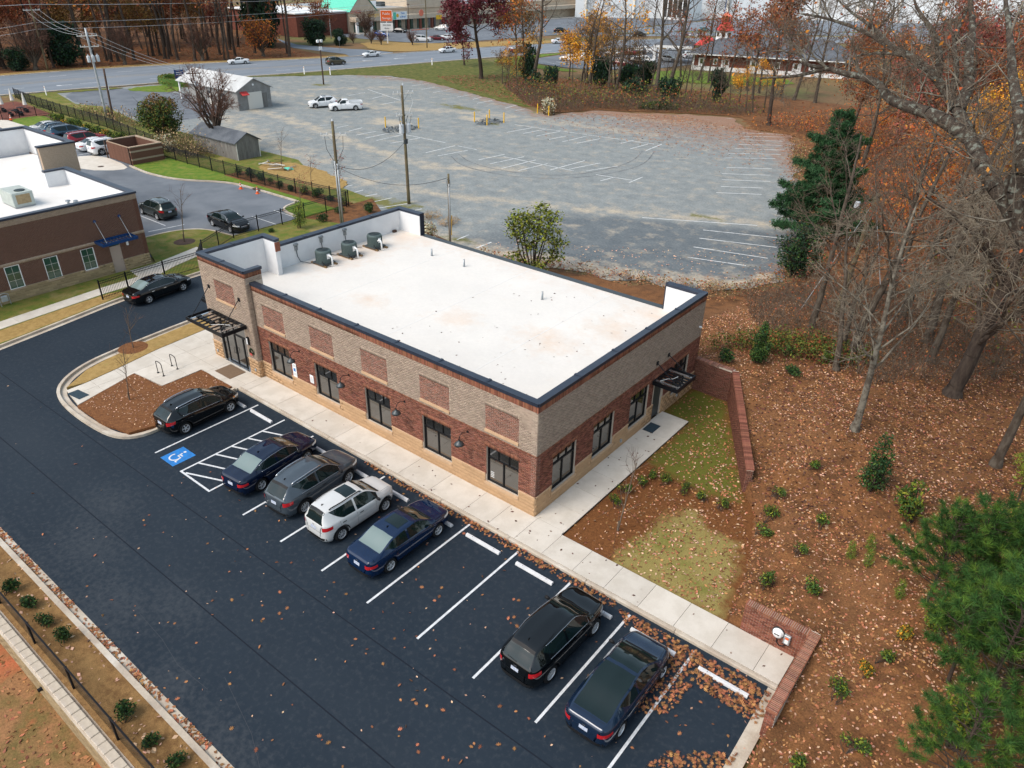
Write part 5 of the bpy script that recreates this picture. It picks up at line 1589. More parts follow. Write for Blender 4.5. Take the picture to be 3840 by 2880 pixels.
car('parked_car','suv','grey',-9.12,-4.98,94,'gunmetal grey SUV with roof rails between navy sedan and pale crossover',row,surround=True,spokes=8)
car('parked_car','small_suv','silver',-6.33,-5.12,90,'small pale silver crossover with dark sunroof',row,sunroof=True,spokes=8,railm='trim_black')
car('parked_car','sedan','blue2',-3.36,-4.98,90,'bright dark blue sedan with dark sunroof and pale rear window',row,sunroof=True,rear_glass='car_glass_sky_sheen',spokes=5)
car('parked_car','suv','black',4.82,-5.15,89,'black SUV with plain roof between two empty bays and the blue fastback',row,chrome=True,rack=False,spokes=8,grille_chrome=False)
car('parked_car','fastback','steel',7.78,-5.42,91,'metallic dark blue fastback with glass roof next to the leaf-strewn bay',row,spokes=5,grille_chrome=False,dark_rim=False)
car('parked_car','sedan','black',-36.15,2.42,96,'black sedan parked alone by the drive kerb and iron fence',spokes=5,chrome=True,rear_glass='car_glass_sky_sheen')
car('parked_car','sedan','black',-45.85,14.55,0,'black sedan facing the iron fence in the neighbouring lot',chrome=True)
car('parked_car','suv','olive',-53.9,12.2,180,'dark green-grey SUV half hidden by the brown building, red tail light showing',spokes=5,rack=True,surround=True)
g2 = 'cars in the row beside the bin enclosure'
car('parked_car','big_suv','white',-82.0,21.6,90,'white SUV next to the brown bin enclosure',g2)
car('parked_car','sedan','white',-84.75,21.4,90,'white sedan between red SUV and white SUV',g2)
car('parked_car','big_suv','red',-87.9,21.5,90,'red SUV in the row by the iron fence',g2)
car('parked_car','big_suv','slate',-93.6,21.9,90,'slate blue SUV with black wheels, nearest the empty bay',g2,dark_rim=True)
car('parked_car','suv','slate',-96.5,22.1,90,'slate blue SUV between blue SUV and silver car',g2)
car('parked_car','sedan','silver',-99.2,22.0,90,'silver sedan at the lawn end of the row',g2)
car('parked_car','suv','white',-88.2,59.4,245,'white SUV with dark roof on the gravel beside pickup',None,sunroof=True)
car('pickup_truck','pickup','white',-83.6,60.3,237,'white pickup truck with open bed parked on the gravel',cat='truck',rack=False,fin=False)
g3 = 'cars driving on the road'
def road_heading(y):
 a,b = road_pt(road_s(y,.5),.5),road_pt(road_s(y + 4,.5),.5)
 return math.degrees(math.atan2(b[1] - a[1],b[0] - a[0]))
car('moving_car','coupe','white',-143.3,80.6,road_heading(80) + 180,'white coupe on the road in front of the woodland',g3,simple=True)
car('moving_car','suv','gold',-127.9,95.2,road_heading(95),'dark olive SUV on the near lane of the road',g3,simple=True)
car('moving_car','coupe','white',-133.6,110.8,road_heading(110) + 180,'white coupe on the road by the side street mouth',g3,simple=True)
car('moving_car','sedan','white',-127.4,131.0,road_heading(131) + 180,'white sedan on the road left of the maroon tree',g3,simple=True)
car('moving_car','pickup','maroon',-114.8,144.5,road_heading(144),'red pickup on the road behind the roadside trees',g3,simple=True,fin=False)
car('moving_car','sedan','teal',-111.0,243.0,road_heading(200),'teal sedan on the far road left of the lighthouse tower',g3,simple=True)
g4 = 'cars outside the far shops'
for (x,y,st,cl,hd,lb) in ((-174.6,159.8,'sedan','black',20,'black sedan parked by the shop walkway'),(-168.3,146.2,'suv','bluecar',15,'bright blue car half behind the orange sign'),(-150.6,145.6,'big_suv','white',40,'white SUV at the edge of the shopping lot'),(-150.4,151.5,'sedan','maroon',40,'dark red car beside white SUV in shopping lot'),(-150.0,155.6,'sedan','white',40,'white car behind the maroon tree in shopping lot'),(-172,176,'suv','silver',200,'pale SUV by the shops behind the maroon tree')):
 car('parked_car',st,cl,x,y,hd,lb,g4,simple=True)
g5 = 'cars in the diner lot'
lots = [(-95.5,139.6,'sedan','white','white sedan nearest the road in the diner lot'),(-95.0,142.6,'suv','white','white SUV second from the road in the diner lot'),(-94.6,146.0,'small_suv','white','white small car behind yellow saplings in the diner lot'),(-93.6,156.0,'wagon','silver','silver hatchback beside the yellow tree in the diner lot'),(-92.3,161.6,'sedan','red','bright red car in the back row of the diner lot'),(-91.8,165.4,'suv','grey','grey car right of the bright red car'),(-91.3,168.8,'pickup','white','white pickup at the end of the back row'),
  (-80.6,139.9,'suv','maroon','dark red SUV in the front row of the diner lot'),(-80.1,146.2,'suv','black','black SUV in the front row of the diner lot'),(-79.9,149.6,'small_suv','white','white crossover beside black SUV in front row'),(-78.2,156.9,'sedan','silver','silver sedan near the white porch post'),(-82.5,133.4,'sedan','silver','silver car mostly hidden by saplings in front row')]
for (x,y,st,cl,lb) in lots:
 car('parked_car',st,cl,x,y,195 if x < -88 else 15,lb,g5,simple=True,fin=False)
for (x,y,st,cl,hd,lb) in ((-77.6,167.2,'small_suv','white',60,'white car beside the diner porch'),(-88.6,180.2,'sedan','silver',30,'silver sedan left of the diner porch'),(-116,208,'suv','black',60,'dark SUV on the far road behind bare tree'),(-121.2,171.6,'sedan','white',60,'white car on the far road behind yellow tree'),(-141,200,'suv','black',40,'dark SUV beyond the far road median')):
 car('parked_car',st,cl,x,y,hd,lb,simple=True,fin=False)
# ------------------------------------------------------------------ small things round the office
stop_me = None
xs_stop = [(-18.9,'black hatchback crossover'),(-16.5,0),(-11.6,'navy sedan'),(-8.9,'grey SUV'),(-6.15,'pale silver crossover'),(-3.4,'bright blue sedan'),(-.68,0),(2.08,0),(4.86,'black SUV'),(7.58,'blue fastback'),(10.36,0)]
free = {-16.5: 'white concrete wheel stop at the head of the accessible bay',-.68: 'white concrete wheel stop in the empty bay beside the bright blue sedan',2.08: 'white concrete wheel stop in the empty bay left of the black SUV',10.36: 'white concrete wheel stop in the leaf-strewn bay by the brick wall'}
for (x,who) in xs_stop:
 mb = MB()
 prof = [(-.085,0),(-.075,.06),(-.05,.115),(.05,.115),(.075,.06),(.085,0)]
 vs = [(sx*.93,p[0],p[1]) for sx in (-1,1) for p in prof]
 fs = [(i,i + 1,6 + i + 1,6 + i) for i in range(5)] + [(5,4,3,2,1,0),(6,7,8,9,10,11),(0,6,11,5)]
 if stop_me is None:
  mb.add(vs,[f[::-1] for f in fs])
  o = mb.build('wheel_stop','conc_stop')
  stop_me = o.data
  pin = mesh_of(MB().lathe([(.018,.1155),(.018,.118),(0,.118)],(0,0,0),8,caps=False),'steel_pin','wood_dark')
 else:
  o = link('wheel_stop',stop_me,None)
 o.location = (x,-2.74,.002)
 for px in (-.6,.6):
  link('steel_pin',pin,o,(px,0,0))
 tag(o,free.get(x) or 'white concrete wheel stop under the nose of the %s' % who,'wheel stop','wheel stops along the office kerb')
for i,(x,y) in enumerate(((-25.03,-3.87),(-25.2,-2.9))):
 r = empty('bike_rack',(x,y,.146))
 tag(r,'black hoop bike rack on the plaza, %s' % ('nearer the mulch bed' if i == 0 else 'nearer the canopy'),'bike rack','hoop bike racks on the plaza')
 pts = [(0,0,0),(0,0,.72)] + [(.31 - .31*math.cos(t),0,.72 + .12*math.sin(t)) for t in np.linspace(.3,math.pi - .3,7)] + [(.62,0,.72),(.62,0,0)]
 MB().tube(pts,.024,8).build('hoop','black_metal',r,smooth=True)
 for fx in (0,.62):
  MB().lathe([(.075,0),(.075,.014),(.03,.018)],(fx,0,0),10).build('foot_plate','black_metal',r)
def mat_thing(x0,y0,x1,y1,z,m,label):
 o = empty('door_mat',((x0 + x1)/2,(y0 + y1)/2,z))
 tag(o,label,'mat')
 dx,dy = (x1 - x0)/2,(y1 - y0)/2
 MB().bbox(-dx + .06,-dy + .06,0,dx - .06,dy - .06,.014,.004).build('pile',m,o)
 rim = MB()
 for q in ((-dx,-dy,dx,-dy + .055),(-dx,dy - .055,dx,dy),(-dx,-dy + .057,-dx + .055,dy - .057),(dx - .055,-dy + .057,dx,dy - .057)):
  rim.box(q[0],q[1],0,q[2],q[3],.009)
 rim.build('rubber_border','mat_dark' if m == 'mat_dark' else 'mat_brown',o)
mat_thing(-22.72,-1.60,-21.15,-.50,.148,'mat_brown','brown doormat in front of the glass entrance doors')
mat_thing(.12,9.36,.72,10.28,.150,'mat_dark','dark doormat outside the side door on the concrete walk')
wr = empty('wreath',(-20.42,-.335,1.72))
tag(wr,'small green Christmas wreath with red bow hanging beside the entrance','wreath')
mb = MB()
rs = np.random.RandomState(3)
for k in range(220):
 t = rs.rand()*6.283
 rr = .17 + rs.randn()*.025
 p = Vector((rr*math.cos(t),-.04*rs.rand(),rr*math.sin(t)))
 d = Vector(rs.randn(3)).normalized()*.05
 e = Vector(rs.randn(3)).normalized()*.02
 mb.add([p - d,p + e,p + d,p - e],[(0,1,2,3)])
mb.build('greenery','leaf_holly',wr)
bow = MB()
for sg in (-1,1):
 bow.add([(0,-.06,-.12),(sg*.10,-.07,-.06),(sg*.11,-.07,-.16),(sg*.05,-.07,-.30),(0,-.06,-.15)],[(0,1,2,4),(4,2,3)])
bow.build('bow','red_roof',wr)
# ------------------------------------------------------------------ brick garden walls
def wall_dir(p,q):
 d = np.array([q[0] - p[0],q[1] - p[1],0.0])
 L = np.linalg.norm(d)
 return d/L,L
def brick_run(parent,sets,p,q,z0,z1a,z1b,face_in,thick=.34,capm='brick_red',cap=True):
 u,L = wall_dir(p,q)
 n = np.array([-u[1],u[0],0])*face_in
 w = Wall((p[0],p[1],0),u,n)
 lst = [b for b in courses(0,L,z0,max(z1a,z1b)) if b[3] <= z1a + (z1b - z1a)*(b[0] + b[1])/2/L + .02]
 sets.append((w,'brick_dark',lst,-.006,.006))
 P,Q = np.array([p[0],p[1],0.]),np.array([q[0],q[1],0.])
 b = -n*thick
 vs = [P + [0,0,z0 - .4],Q + [0,0,z0 - .4],Q + [0,0,z1b - .0],P + [0,0,z1a - .0]]
 vs = [v - n*.006 for v in vs] + [v + b for v in vs]
 MB().add(vs,[(0,1,2,3),(7,6,5,4),(3,2,6,7),(0,4,5,1),(1,5,6,2),(0,3,7,4)]).build('wall_core','mortar_dark',parent)
 if cap:
  k = int(L/.0725)
  for i in range(k):
   t = (i + .5)/k
   c = P + u*L*t + b/2 + np.array([0,0,z1a + (z1b - z1a)*t + .045])
   me = CAPM.get(thick)
   yield c,math.atan2(u[1],u[0]),(z1b - z1a)/L
CAPM = {}
def cap_brick(parent,items,thick,m,limit):
 if thick not in CAPM:
  b = MB()
  b.bbox(-.031,-thick/2 - .03,-.045,.031,thick/2 + .03,.045,.006)
  CAPM[thick] = mesh_of(b,'cap_brick',m,False)
 for c,a,s in items:
  pass
 items = sorted(items,key=lambda it: (Vector(it[0]) - CAM).length)
 for c,a,s in items[:limit]:
  link('cap_brick',CAPM[thick],parent,tuple(c),a)
 if items[limit:]:
  mb = MB()
  src = CAPM[thick]
  for c,a,s in items[limit:]:
   ca,sa = math.cos(a),math.sin(a)
   mb.add([(v.co.x*ca - v.co.y*sa + c[0],v.co.x*sa + v.co.y*ca + c[1],v.co.z + c[2]) for v in src.vertices],[tuple(p.vertices) for p in src.polygons])
  mb.build('cap_bricks',m,parent)['kind'] = 'stuff'
ret = empty('retaining_wall',(2.3,15.2,0))
tag(ret,'L-shaped dark red brick retaining wall behind the side lawn','wall')
def shift(o,dx,dy,dz):
 for ch in o.children:
  pass
ret.location = (0,0,0)
sets = []
items = []
for (pa,pb,za,zb_) in (((2.33,15.30),(.03,15.41),1.95,1.95),((6.53,8.0),(2.42,15.32),1.32,1.95)):
 MB().bar((pa[0],pa[1],za + .035),(pb[0],pb[1],zb_ + .035),.33,.09).build('cap_mortar','mortar',ret)
items += list(brick_run(ret,sets,(2.30,15.18),(.03,15.25),.0,1.95,1.95,1,.32))
items += list(brick_run(ret,sets,(6.42,7.85),(2.30,15.18),.0,1.32,1.95,1,.32))
u_,L_ = wall_dir((6.42,7.85),(2.30,15.18))
we = Wall((6.42,7.85,0),(-u_[1]*-1,u_[0]*-1,0),tuple(-u_))
sets.append((we,'brick_dark',courses(0,.32,.0,1.32),-.006,.006))
lay(ret,[s for s in sets],0)
cap_brick(ret,items,.32,'brick_red',300)
mw = empty('meter_wall',(0,0,0))
tag(mw,'low L-shaped red brick wall at the end of the walk carrying a meter','wall')
sets = []
items = []
W1 = Wall((9.85,-.20,0),(1,0,0),(0,-1,0))
W2 = Wall((12.18,-.20,0),(0,-1,0),(-1,0,0))
sets.append((W1,'brick_red',courses(0,2.33,.12,1.36),-.006,.006))
sets.append((W2,'brick_red',courses(0,3.75,.0,1.36),-.006,.006))
W3 = Wall((12.18,-3.95,0),(1,0,0),(0,-1,0))
sets.append((W3,'brick_red',courses(0,.32,0,1.36),-.006,.006))
W4 = Wall((9.85,.12,0),(0,-1,0),(-1,0,0))
sets.append((W4,'brick_red',courses(0,.32,.1,1.36),-.006,.006))
lay(mw,sets,300)
MB().box(9.856,-.194,-.2,12.18,.12,1.36).build('wall_core','mortar',mw)
MB().box(12.186,-3.944,-.2,12.50,.12,1.36).build('wall_core','mortar',mw)
MB().box(9.86,-.19,1.361,12.18,.11,1.443).build('cap_mortar','mortar',mw)
MB().box(12.19,-3.97,1.361,12.49,.11,1.442).build('cap_mortar','mortar',mw)
for i in range(32):
 items.append(((9.85 + .036 + .0725*i,-.04,1.405),0,0))
for i in range(56):
 items.append(((12.34,.08 - .036 - .0725*i,1.405),math.pi/2,0))
cap_brick(mw,items,.325,'brick_soldier',300)
me_ = empty('electric_meter',(11.2,-.23,.95))
tag(me_,'round white utility meter with conduit fixed on the brick wall','meter')
MB().lathe([(.20,0),(.20,-.05),(.17,-.06),(.17,-.13),(.13,-.17),(0,-.18)],(0,0,0),20,axis='y',caps=False).build('meter_dome','white_plain',me_,smooth=True)
MB().box(-.10,-.19,.01,.08,-.178,.05).build('dial_slot','trim_black',me_)
MB().lathe([(.23,.02),(.23,-.03)],(0,0,0),20,axis='y').build('mounting_ring','dark_grey_metal',me_)
MB().tube([(0,-.03,-.2),(0.02,-.04,-.45),(.15,-.05,-.55),(.30,-.04,-.45),(.32,-.04,-.2)],.022,6).build('conduit','trim_black',me_)
jb = empty('junction_box',(11.55,-.23,.86))
tag(jb,'small grey electrical box with red mark beside the white meter','box')
MB().bbox(-.12,-.10,-.20,.12,.02,.20,.02).build('housing','pole_grey',jb)
MB().box(-.06,-.112,-.16,.06,-.102,.02).build('warning_label','white_plain',jb)
MB().box(-.06,-.112,.04,.06,-.102,.12).build('red_label','cone_orange',jb)
# ------------------------------------------------------------------ south side: block wall and chain-link fence
bw = empty('block_wall',(-11,-17.5,-1))
tag(bw,'tan segmental block retaining wall below the chain-link fence','wall')
bw.location = (0,0,0)
WB = Wall((-30,-17.70,-1.1),(1,0,0),(0,-1,0))
lay(bw,[(WB,'neigh_stone',courses(0,42,0,1.02,pitch=.45,ch=.17,joint=.014),-.01,.03)],300,'block','blocks')
MB().box(-30,-17.715,-1.3,12,-17.25,-.03).build('wall_core','kerb',bw)
capm = mesh_of(MB().bbox(-.215,-.16,-.07,.215,.16,.04,.02),'cap_stone','kerb',False)
for k in range(60):
 link('cap_stone',capm,bw,(-14.8 + .45*k*.62 + k*.165,-17.50,.03 + .004*(k % 3)))
link_f = empty('chain_link_fence',(0,0,0))
tag(link_f,'black chain-link fence on top of the tan block wall','fence')
FY = -17.12
for k in range(9):
 x = -15.7 + 3.02*k
 MB().lathe([(.04,-.02),(.04,1.10),(.05,1.105),(.0,1.15)],(x,FY,.05),8,caps=False).build('post','black_metal',link_f)
MB().tube([(-20,FY,1.15),(9,FY,1.15)],.032,6).build('top_rail','black_metal',link_f)
wv = []
wf = []
def wires(x0,x1,y,z0,z1,s,t):
 V,F = [],[]
 h = z1 - z0
 for dirn in (1,-1):
  x = x0
  while x < x1:
   a = np.array([x,y,z0 if dirn > 0 else z1])
   b = np.array([x + h,y,z1 if dirn > 0 else z0])
   n = np.array([-(b - a)[2],0,(b - a)[0]])
   n = n/np.linalg.norm(n)*t
   m = len(V)
   V += [a + n,b + n,b - n,a - n]
   F.append((m,m + 1,m + 2,m + 3))
   x += s
 return np_mesh('chain_mesh',V,F)
o = obj('chain_mesh',wires(-19,5,FY + .02,.06,1.14,.075,.0065),'black_metal',link_f)
o['kind'] = 'stuff'
mw_ = empty('drain_pipe',(-7.93,-17.75,-.35))
tag(mw_,'short black drain pipe stub poking from the block wall','pipe')
MB().lathe([(.07,-.12),(.07,.05),(.055,.05),(.055,-.10)],(0,0,0),12,axis='y',caps=False).build('pipe','trim_black',mw_)
MB().lathe([(.085,-.02),(.085,.03)],(0,0,0),12,axis='y').build('collar','trim_black',mw_)
# ------------------------------------------------------------------ black picket fences
def picket_fence(name,label,pts,h=1.35,step=2.4,base=.12):
 root = empty(name,(0,0,0))
 tag(root,label,'fence',None)
 pm = None
 V,F = [],[]
 for a,b in zip(pts[:-1],pts[1:]):
  a,b = np.array(a,float),np.array(b,float)
  L = np.linalg.norm(b - a)
  d = (b - a)/L
  n = max(1,round(L/step))
  ang = math.atan2(d[1],d[0])
  for k in range(n + 1):
   if k == n and tuple(b) != tuple(pts[-1]):
    continue
   p = a + (b - a)*k/n
   if pm is None:
    q = MB().box(-.038,-.038,-.1,.038,.038,h + .06)
    q.add([(-.048,-.048,h + .06),(.048,-.048,h + .06),(.048,.048,h + .06),(-.048,.048,h + .06),(0,0,h + .11)],[(0,1,4),(1,2,4),(2,3,4),(3,0,4),(3,2,1,0)])
    pm = mesh_of(q,'post','black_metal',False)
   link('post',pm,root,(p[0],p[1],base),ang)
  for z in (.16,h - .22,h - .06):
   MB().bar((a[0],a[1],base + z),(b[0],b[1],base + z),.03,.035).build('rail','black_metal',root)
  m = int(L/.115)
  for k in range(m):
   p = a + d*(k + .5)*L/m
   w = d*.009
   t = np.array([-d[1],d[0]])*.009
   i = len(V)
   for (s1,s2) in ((-1,-1),(1,-1),(1,1),(-1,1)):
    V.append((p[0] + s1*w[0] + s2*t[0],p[1] + s1*w[1] + s2*t[1],base + .04))
   for (s1,s2) in ((-1,-1),(1,-1),(1,1),(-1,1)):
    V.append((p[0] + s1*w[0] + s2*t[0],p[1] + s1*w[1] + s2*t[1],base + h))
   F += [(i,i + 1,i + 5,i + 4),(i + 1,i + 2,i + 6,i + 5),(i + 2,i + 3,i + 7,i + 6),(i + 3,i,i + 4,i + 7),(i + 4,i + 5,i + 6,i + 7)]
 o = obj('pickets',np_mesh('pickets',V,F),'black_metal',root)
 o['kind'] = 'stuff'
 return root
picket_fence('iron_fence','black iron picket fence running from the black sedan past the office tower',[(-38.05,-.8),(-38.2,1.2),(-38.35,7.0),(-40.4,8.6),(-42.7,12.9),(-42.7,25.6)],1.42)
picket_fence('iron_fence','long black iron fence between the neighbouring lot and the gravel',[(-42.75,25.9),(-52.6,24.9),(-62,24.55),(-74.4,24.35)],1.5)
picket_fence('iron_fence','far black iron fence behind the row of parked cars',[(-80.3,26.4),(-88,27.2),(-96,28.1),(-110,28.2),(-122,28.8),(-130,29.6)],1.5)
picket_fence('iron_fence','short black iron fence round the brick patio',[(-111.7,20.7),(-111.7,27.6)],1.3)
# ------------------------------------------------------------------ neighbouring brown building
nb = empty('brown_building',(0,0,0))
tag(nb,'brown brick building with white roof at the left edge','building')
NX,NY,NZ = -42.4,5.22,5.72
WN = Wall((NX,-16,0),(0,1,0),(1,0,0))         # east face, u = y + 16
WNN = Wall((NX,NY,0),(-1,0,0),(0,1,0))        # north face
E_ = 16 + NY
nwin = [(16 - 4.93,16 - 3.95,.95,2.62),(16 - 2.39,16 - 1.40,.92,2.58),(16 + .22,16 + 1.18,.88,2.52),(16 - 7.5,16 - 6.5,.95,2.62)]
ndoor = (16 + 2.32,16 + 3.15,0,2.5)
wall_box(nb,'wall','mortar_dark',WN,rect_minus(0,E_,0,NZ,nwin + [ndoor]),-.3,-.004)
wall_box(nb,'wall','neigh_brick',WNN,[(0,11.3,0,NZ)],-.3,.0)
wall_box(nb,'wall','neigh_brick',WNN,[(11.3,15.6,0,4.3)],-.3,.0)
ns = []
ns.append((WN,'neigh_brick',courses(4,E_,1.0,2.62,nwin + [(ndoor[0],ndoor[1],0,2.55)],ch=.068) + courses(4,E_,2.86,NZ - .42,ch=.068),-.004,.005))
ns.append((WN,'neigh_tan',soldiers(4,E_,2.62,2.86,w=.1) + courses(4,E_,NZ - .40,NZ - .02,ch=.068),-.004,.02))
lay(nb,ns,0)
lay(nb,[(WN,'neigh_stone',courses(4,E_,0,.98,nwin + [(ndoor[0] - .02,ndoor[1] + .02,-1,3)],pitch=.61,ch=.196,joint=.008),-.004,.04)],120,'block','blocks')
for (a,b,c,d) in nwin[:3]:
 f = wall_box(nb,'window','white_plain',WN,[(a,a + .05,c,d),(b - .05,b,c,d),(a + .05,b - .05,c,c + .05),(a + .05,b - .05,d - .05,d)],-.12,.0)
 wall_box(f,'pane','glass_green',WN,[(a + .05,b - .05,c + .05,d - .05)],-.09,-.06)
 for z in (c + (d - c)*.35,c + (d - c)*.66):
  wall_box(f,'muntin','off_white',WN,[(a + .05,b - .05,z - .008,z + .008)],-.06,-.052)
 wall_box(f,'muntin','off_white',WN,[((a + b)/2 - .008,(a + b)/2 + .008,c + .05,d - .05)],-.051,-.045)
 wall_box(nb,'sill','neigh_tan',WN,[(a - .05,b + .05,c - .09,c - .002)],-.1,.07)
dr = wall_box(nb,'door','door_tan',WN,[(ndoor[0],ndoor[1],.05,2.15)],-.1,-.04)
wall_box(dr,'transom','glass_green',WN,[(ndoor[0] + .04,ndoor[1] - .04,2.19,2.46)],-.1,-.05)
wall_box(dr,'handle','steel_bright',WN,[(ndoor[1] - .16,ndoor[1] - .08,1.0,1.06)],-.04,.02)
wall_box(nb,'wall_light','white_plain',WN,[(16 + 3.62,16 + 3.76,2.02,2.42)],.0,.12)
aw = MB()
for q in ((-42.38,1.35,-41.05,1.40),(-42.38,4.0,-41.05,4.05),(-41.10,1.40,-41.05,4.0),(-42.38,1.40,-42.33,4.0)):
 aw.box(q[0],q[1],2.72,q[2],q[3],2.92)
awo = aw.build('awning','awning_blue',nb)
for k in range(11):
 y = 1.5 + .238*k
 MB().box(-42.33,y,2.80,-41.10,y + .11,2.83).build('louvre','awning_blue',awo)
for y in (1.75,3.6):
 MB().tube([(-42.36,y,4.32),(-41.2,y,2.92)],.02,6).build('tie_rod','pole_grey',awo)
 MB().lathe([(.11,0),(.11,.03)],(-42.39,y,4.32),12,axis='x').build('wall_rose','awning_blue',awo)
MB().prism([(NX - .3,-16),(NX - .3,NY - .3),(-66.9,NY - .3),(-66.9,-16)],4.3,4.5).build('roof','roof_plain',nb)
def ncop(x0,y0,x1,y1,z):
 MB().box(min(x0,x1),min(y0,y1),z,max(x0,x1),max(y0,y1),z + .14).build('coping','coping',nb)
MB().box(NX - .34,-16,4.5,NX - .302,NY - .3,NZ - .02).build('parapet_lining','parapet_white',nb)
ncop(NX - .40,-16,NX + .06,NY + .06,NZ)
ncop(NX - .41,NY - .40,-53.39,NY + .06,NZ + .0)
MB().box(-53.44,NY - .34,4.5,NX - .35,NY - .302,NZ - .01).build('parapet_lining','parapet_white',nb)
MB().box(-53.75,3.3,4.4,-53.45,NY - .32,NZ - .01).build('return_wall','parapet_white',nb)
ncop(-53.8,3.25,-53.40,NY + .05,NZ + .002)
MB().box(-58.3,5.0,4.3,-57.95,8.0,6.75).build('return_wall','neigh_tan',nb)
MB().box(-58.34,4.9,4.5,-58.305,7.95,6.7).build('return_lining','parapet_white',nb)
MB().box(-68.0,7.7,0,-58.3,8.02,6.75).build('north_wall','neigh_brick',nb)
MB().box(-67.7,7.66,4.5,-58.35,7.69,6.7).build('north_lining','parapet_white',nb)
MB().box(-68.0,3.5,4.5,-67.7,7.66,6.7).build('return_wall','parapet_white',nb)
MB().prism([(-66.9,NY - .35),(-66.9,7.6),(-58.4,7.6),(-58.4,NY - .35)],4.3,4.498).build('roof','roof_plain',nb)
ncop(-58.4,4.9,-57.88,8.1,6.75)
ncop(-68.1,7.6,-58.41,8.1,6.751)
ncop(-68.1,3.4,-67.62,7.59,6.752)
ru = empty('rooftop_unit',(-50.1,-.2,4.5))
tag(ru,'pale green rooftop air unit with round fan on the brown building','air conditioner')
MB().bbox(-1.35,-.75,.12,1.0,.75,1.15,.03).build('cabinet','rtu',ru)
MB().lathe([(.36,1.15),(.38,1.20),(.30,1.21)],(.35,.1,0),18).build('fan','ac_dark',ru)
MB().box(1.002,-.5,.3,1.012,.5,1.0).build('coil_panel','neigh_stone',ru)
MB().box(-1.3,-.7,0,1.0,.7,.12).build('curb','grey_metal',ru)
for k,(x,y,h) in enumerate(((-47.6,2.3,.3),(-46.4,2.4,.5))):
 v = empty('roof_vent',(x,y,4.5))
 tag(v,'%s metal roof vent on the brown building' % ('small low' if k == 0 else 'larger mushroom'),'vent')
 MB().lathe([(.10,0),(.09,h*.6)],(0,0,0),10).build('stem','grey_metal',v)
 MB().lathe([(.09,h*.6),(.2,h*.7),(.16,h),(0,h*1.05)],(0,0,0),12,caps=False).build('cowl','grey_metal',v)
gm = empty('gas_meter',(-42.0,-5.6,.12))
tag(gm,'grey gas meter with pipes at the foot of the brown building','meter')
MB().bbox(-.12,-.2,.35,.14,.2,.75,.04).build('meter_body','pole_grey',gm)
MB().tube([(0,-.3,0),(0,-.3,.8),(0,-.1,.9),(0,.1,.9),(0,.3,.8),(0,.3,.05)],.025,6).build('pipe','pole_grey',gm)
be = empty('bin_enclosure',(0,0,0))
tag(be,'open-topped brown brick bin enclosure with paler bands','enclosure')
x0,x1,y0,y1 = -79.4,-73.5,20.0,23.9
for nm,q in (('wall',(x1 - .3,y0,x1,y1)),('wall',(x0,y1 - .3,x1 - .302,y1)),('wall',(x0,y0 + .4,x0 + .3,y1 - .302))):
 MB().box(q[0],q[1],0,q[2],q[3],2.0).build(nm,'neigh_brick',be)
 MB().box(q[0] - .04,q[1] - .04,2.0,q[2] + .04,q[3] + .04,2.1).build('cap','neigh_tan',be)
for z in (.55,1.45):
 MB().box(x1 - .302,y0 - .004,z,x1 + .012,y1 + .01,z + .2).build('band','neigh_tan',be)
for k in range(18):
 x = x0 + .35 + .29*k
 MB().box(x,y0 + .02,.08,x + .27,y0 + .07,1.95).build('gate_board','door_brown' if 'door_brown' in MT else 'neigh_brick',be)
MB().box(x0 + .3,y0 + .075,1.95,x1 - .31,y0 + .13,2.05).build('gate_frame','neigh_tan',be)
for x in (x1 - .25,x0 + .1):
 MB().box(x - .08,y0 - .12,0,x + .08,y0 - .01,2.05).build('gate_post','wood_dark',be)
MB().lathe([(.35,.009),(.35,.014),(0,.014)],(-75.9,17.4,0),16,caps=False).build('manhole_cover','wood_dark',nlot)
for i,(x,y) in enumerate(((-56.1,22.6),(-53.3,22.7),(-111.2,21.6),(-101.2,25.4))):
 c = empty('traffic_cone',(x,y,.0 if i < 2 else .1))
 tag(c,['orange traffic cone by the drain, left one','orange traffic cone by the drain, right one','orange cone on the lawn by the patio fence','orange cone behind the parked silver car'][i],'traffic cone','traffic cones in the neighbouring lot' if i < 2 else None)
 MB().bbox(-.19,-.19,0,.19,.19,.04,.01).build('base','cone_orange',c)
 MB().lathe([(.14,.04),(.10,.28)],(0,0,0),12,caps=False).build('cone','cone_orange',c)
 MB().lathe([(.10,.28),(.082,.42)],(0,0,0),12,caps=False).build('reflective_collar','white_plain',c)
 MB().lathe([(.082,.42),(.066,.54)],(0,0,0),12,caps=False).build('cone','cone_orange',c)
 MB().lathe([(.066,.54),(.055,.62)],(0,0,0),12,caps=False).build('reflective_collar','white_plain',c)
 MB().lathe([(.055,.62),(.03,.76),(0,.76)],(0,0,0),12,caps=False).build('tip','cone_orange',c)
MB().box(-55.0,23.25,.05,-53.9,23.75,.145).build('storm_inlet','wood_dark',nlot)
for i,(x,y) in enumerate(((-121.0,24.3),(-123.6,26.8),(-118.2,26.5))):
 u = empty('patio_umbrella',(x,y,.03))
 tag(u,'folded pale patio umbrella, %s' % ['nearest the fence corner','farthest left','beside the dark table'][i],'umbrella','folded umbrellas on the brick patio')
 MB().lathe([(.025,0),(.025,2.5)],(0,0,0),6).build('pole','grey_metal',u)
 MB().lathe([(.30,.75),(.24,1.1),(.14,1.9),(.05,2.45),(0,2.5)],(0,0,0),10,caps=False).build('canopy','off_white',u)
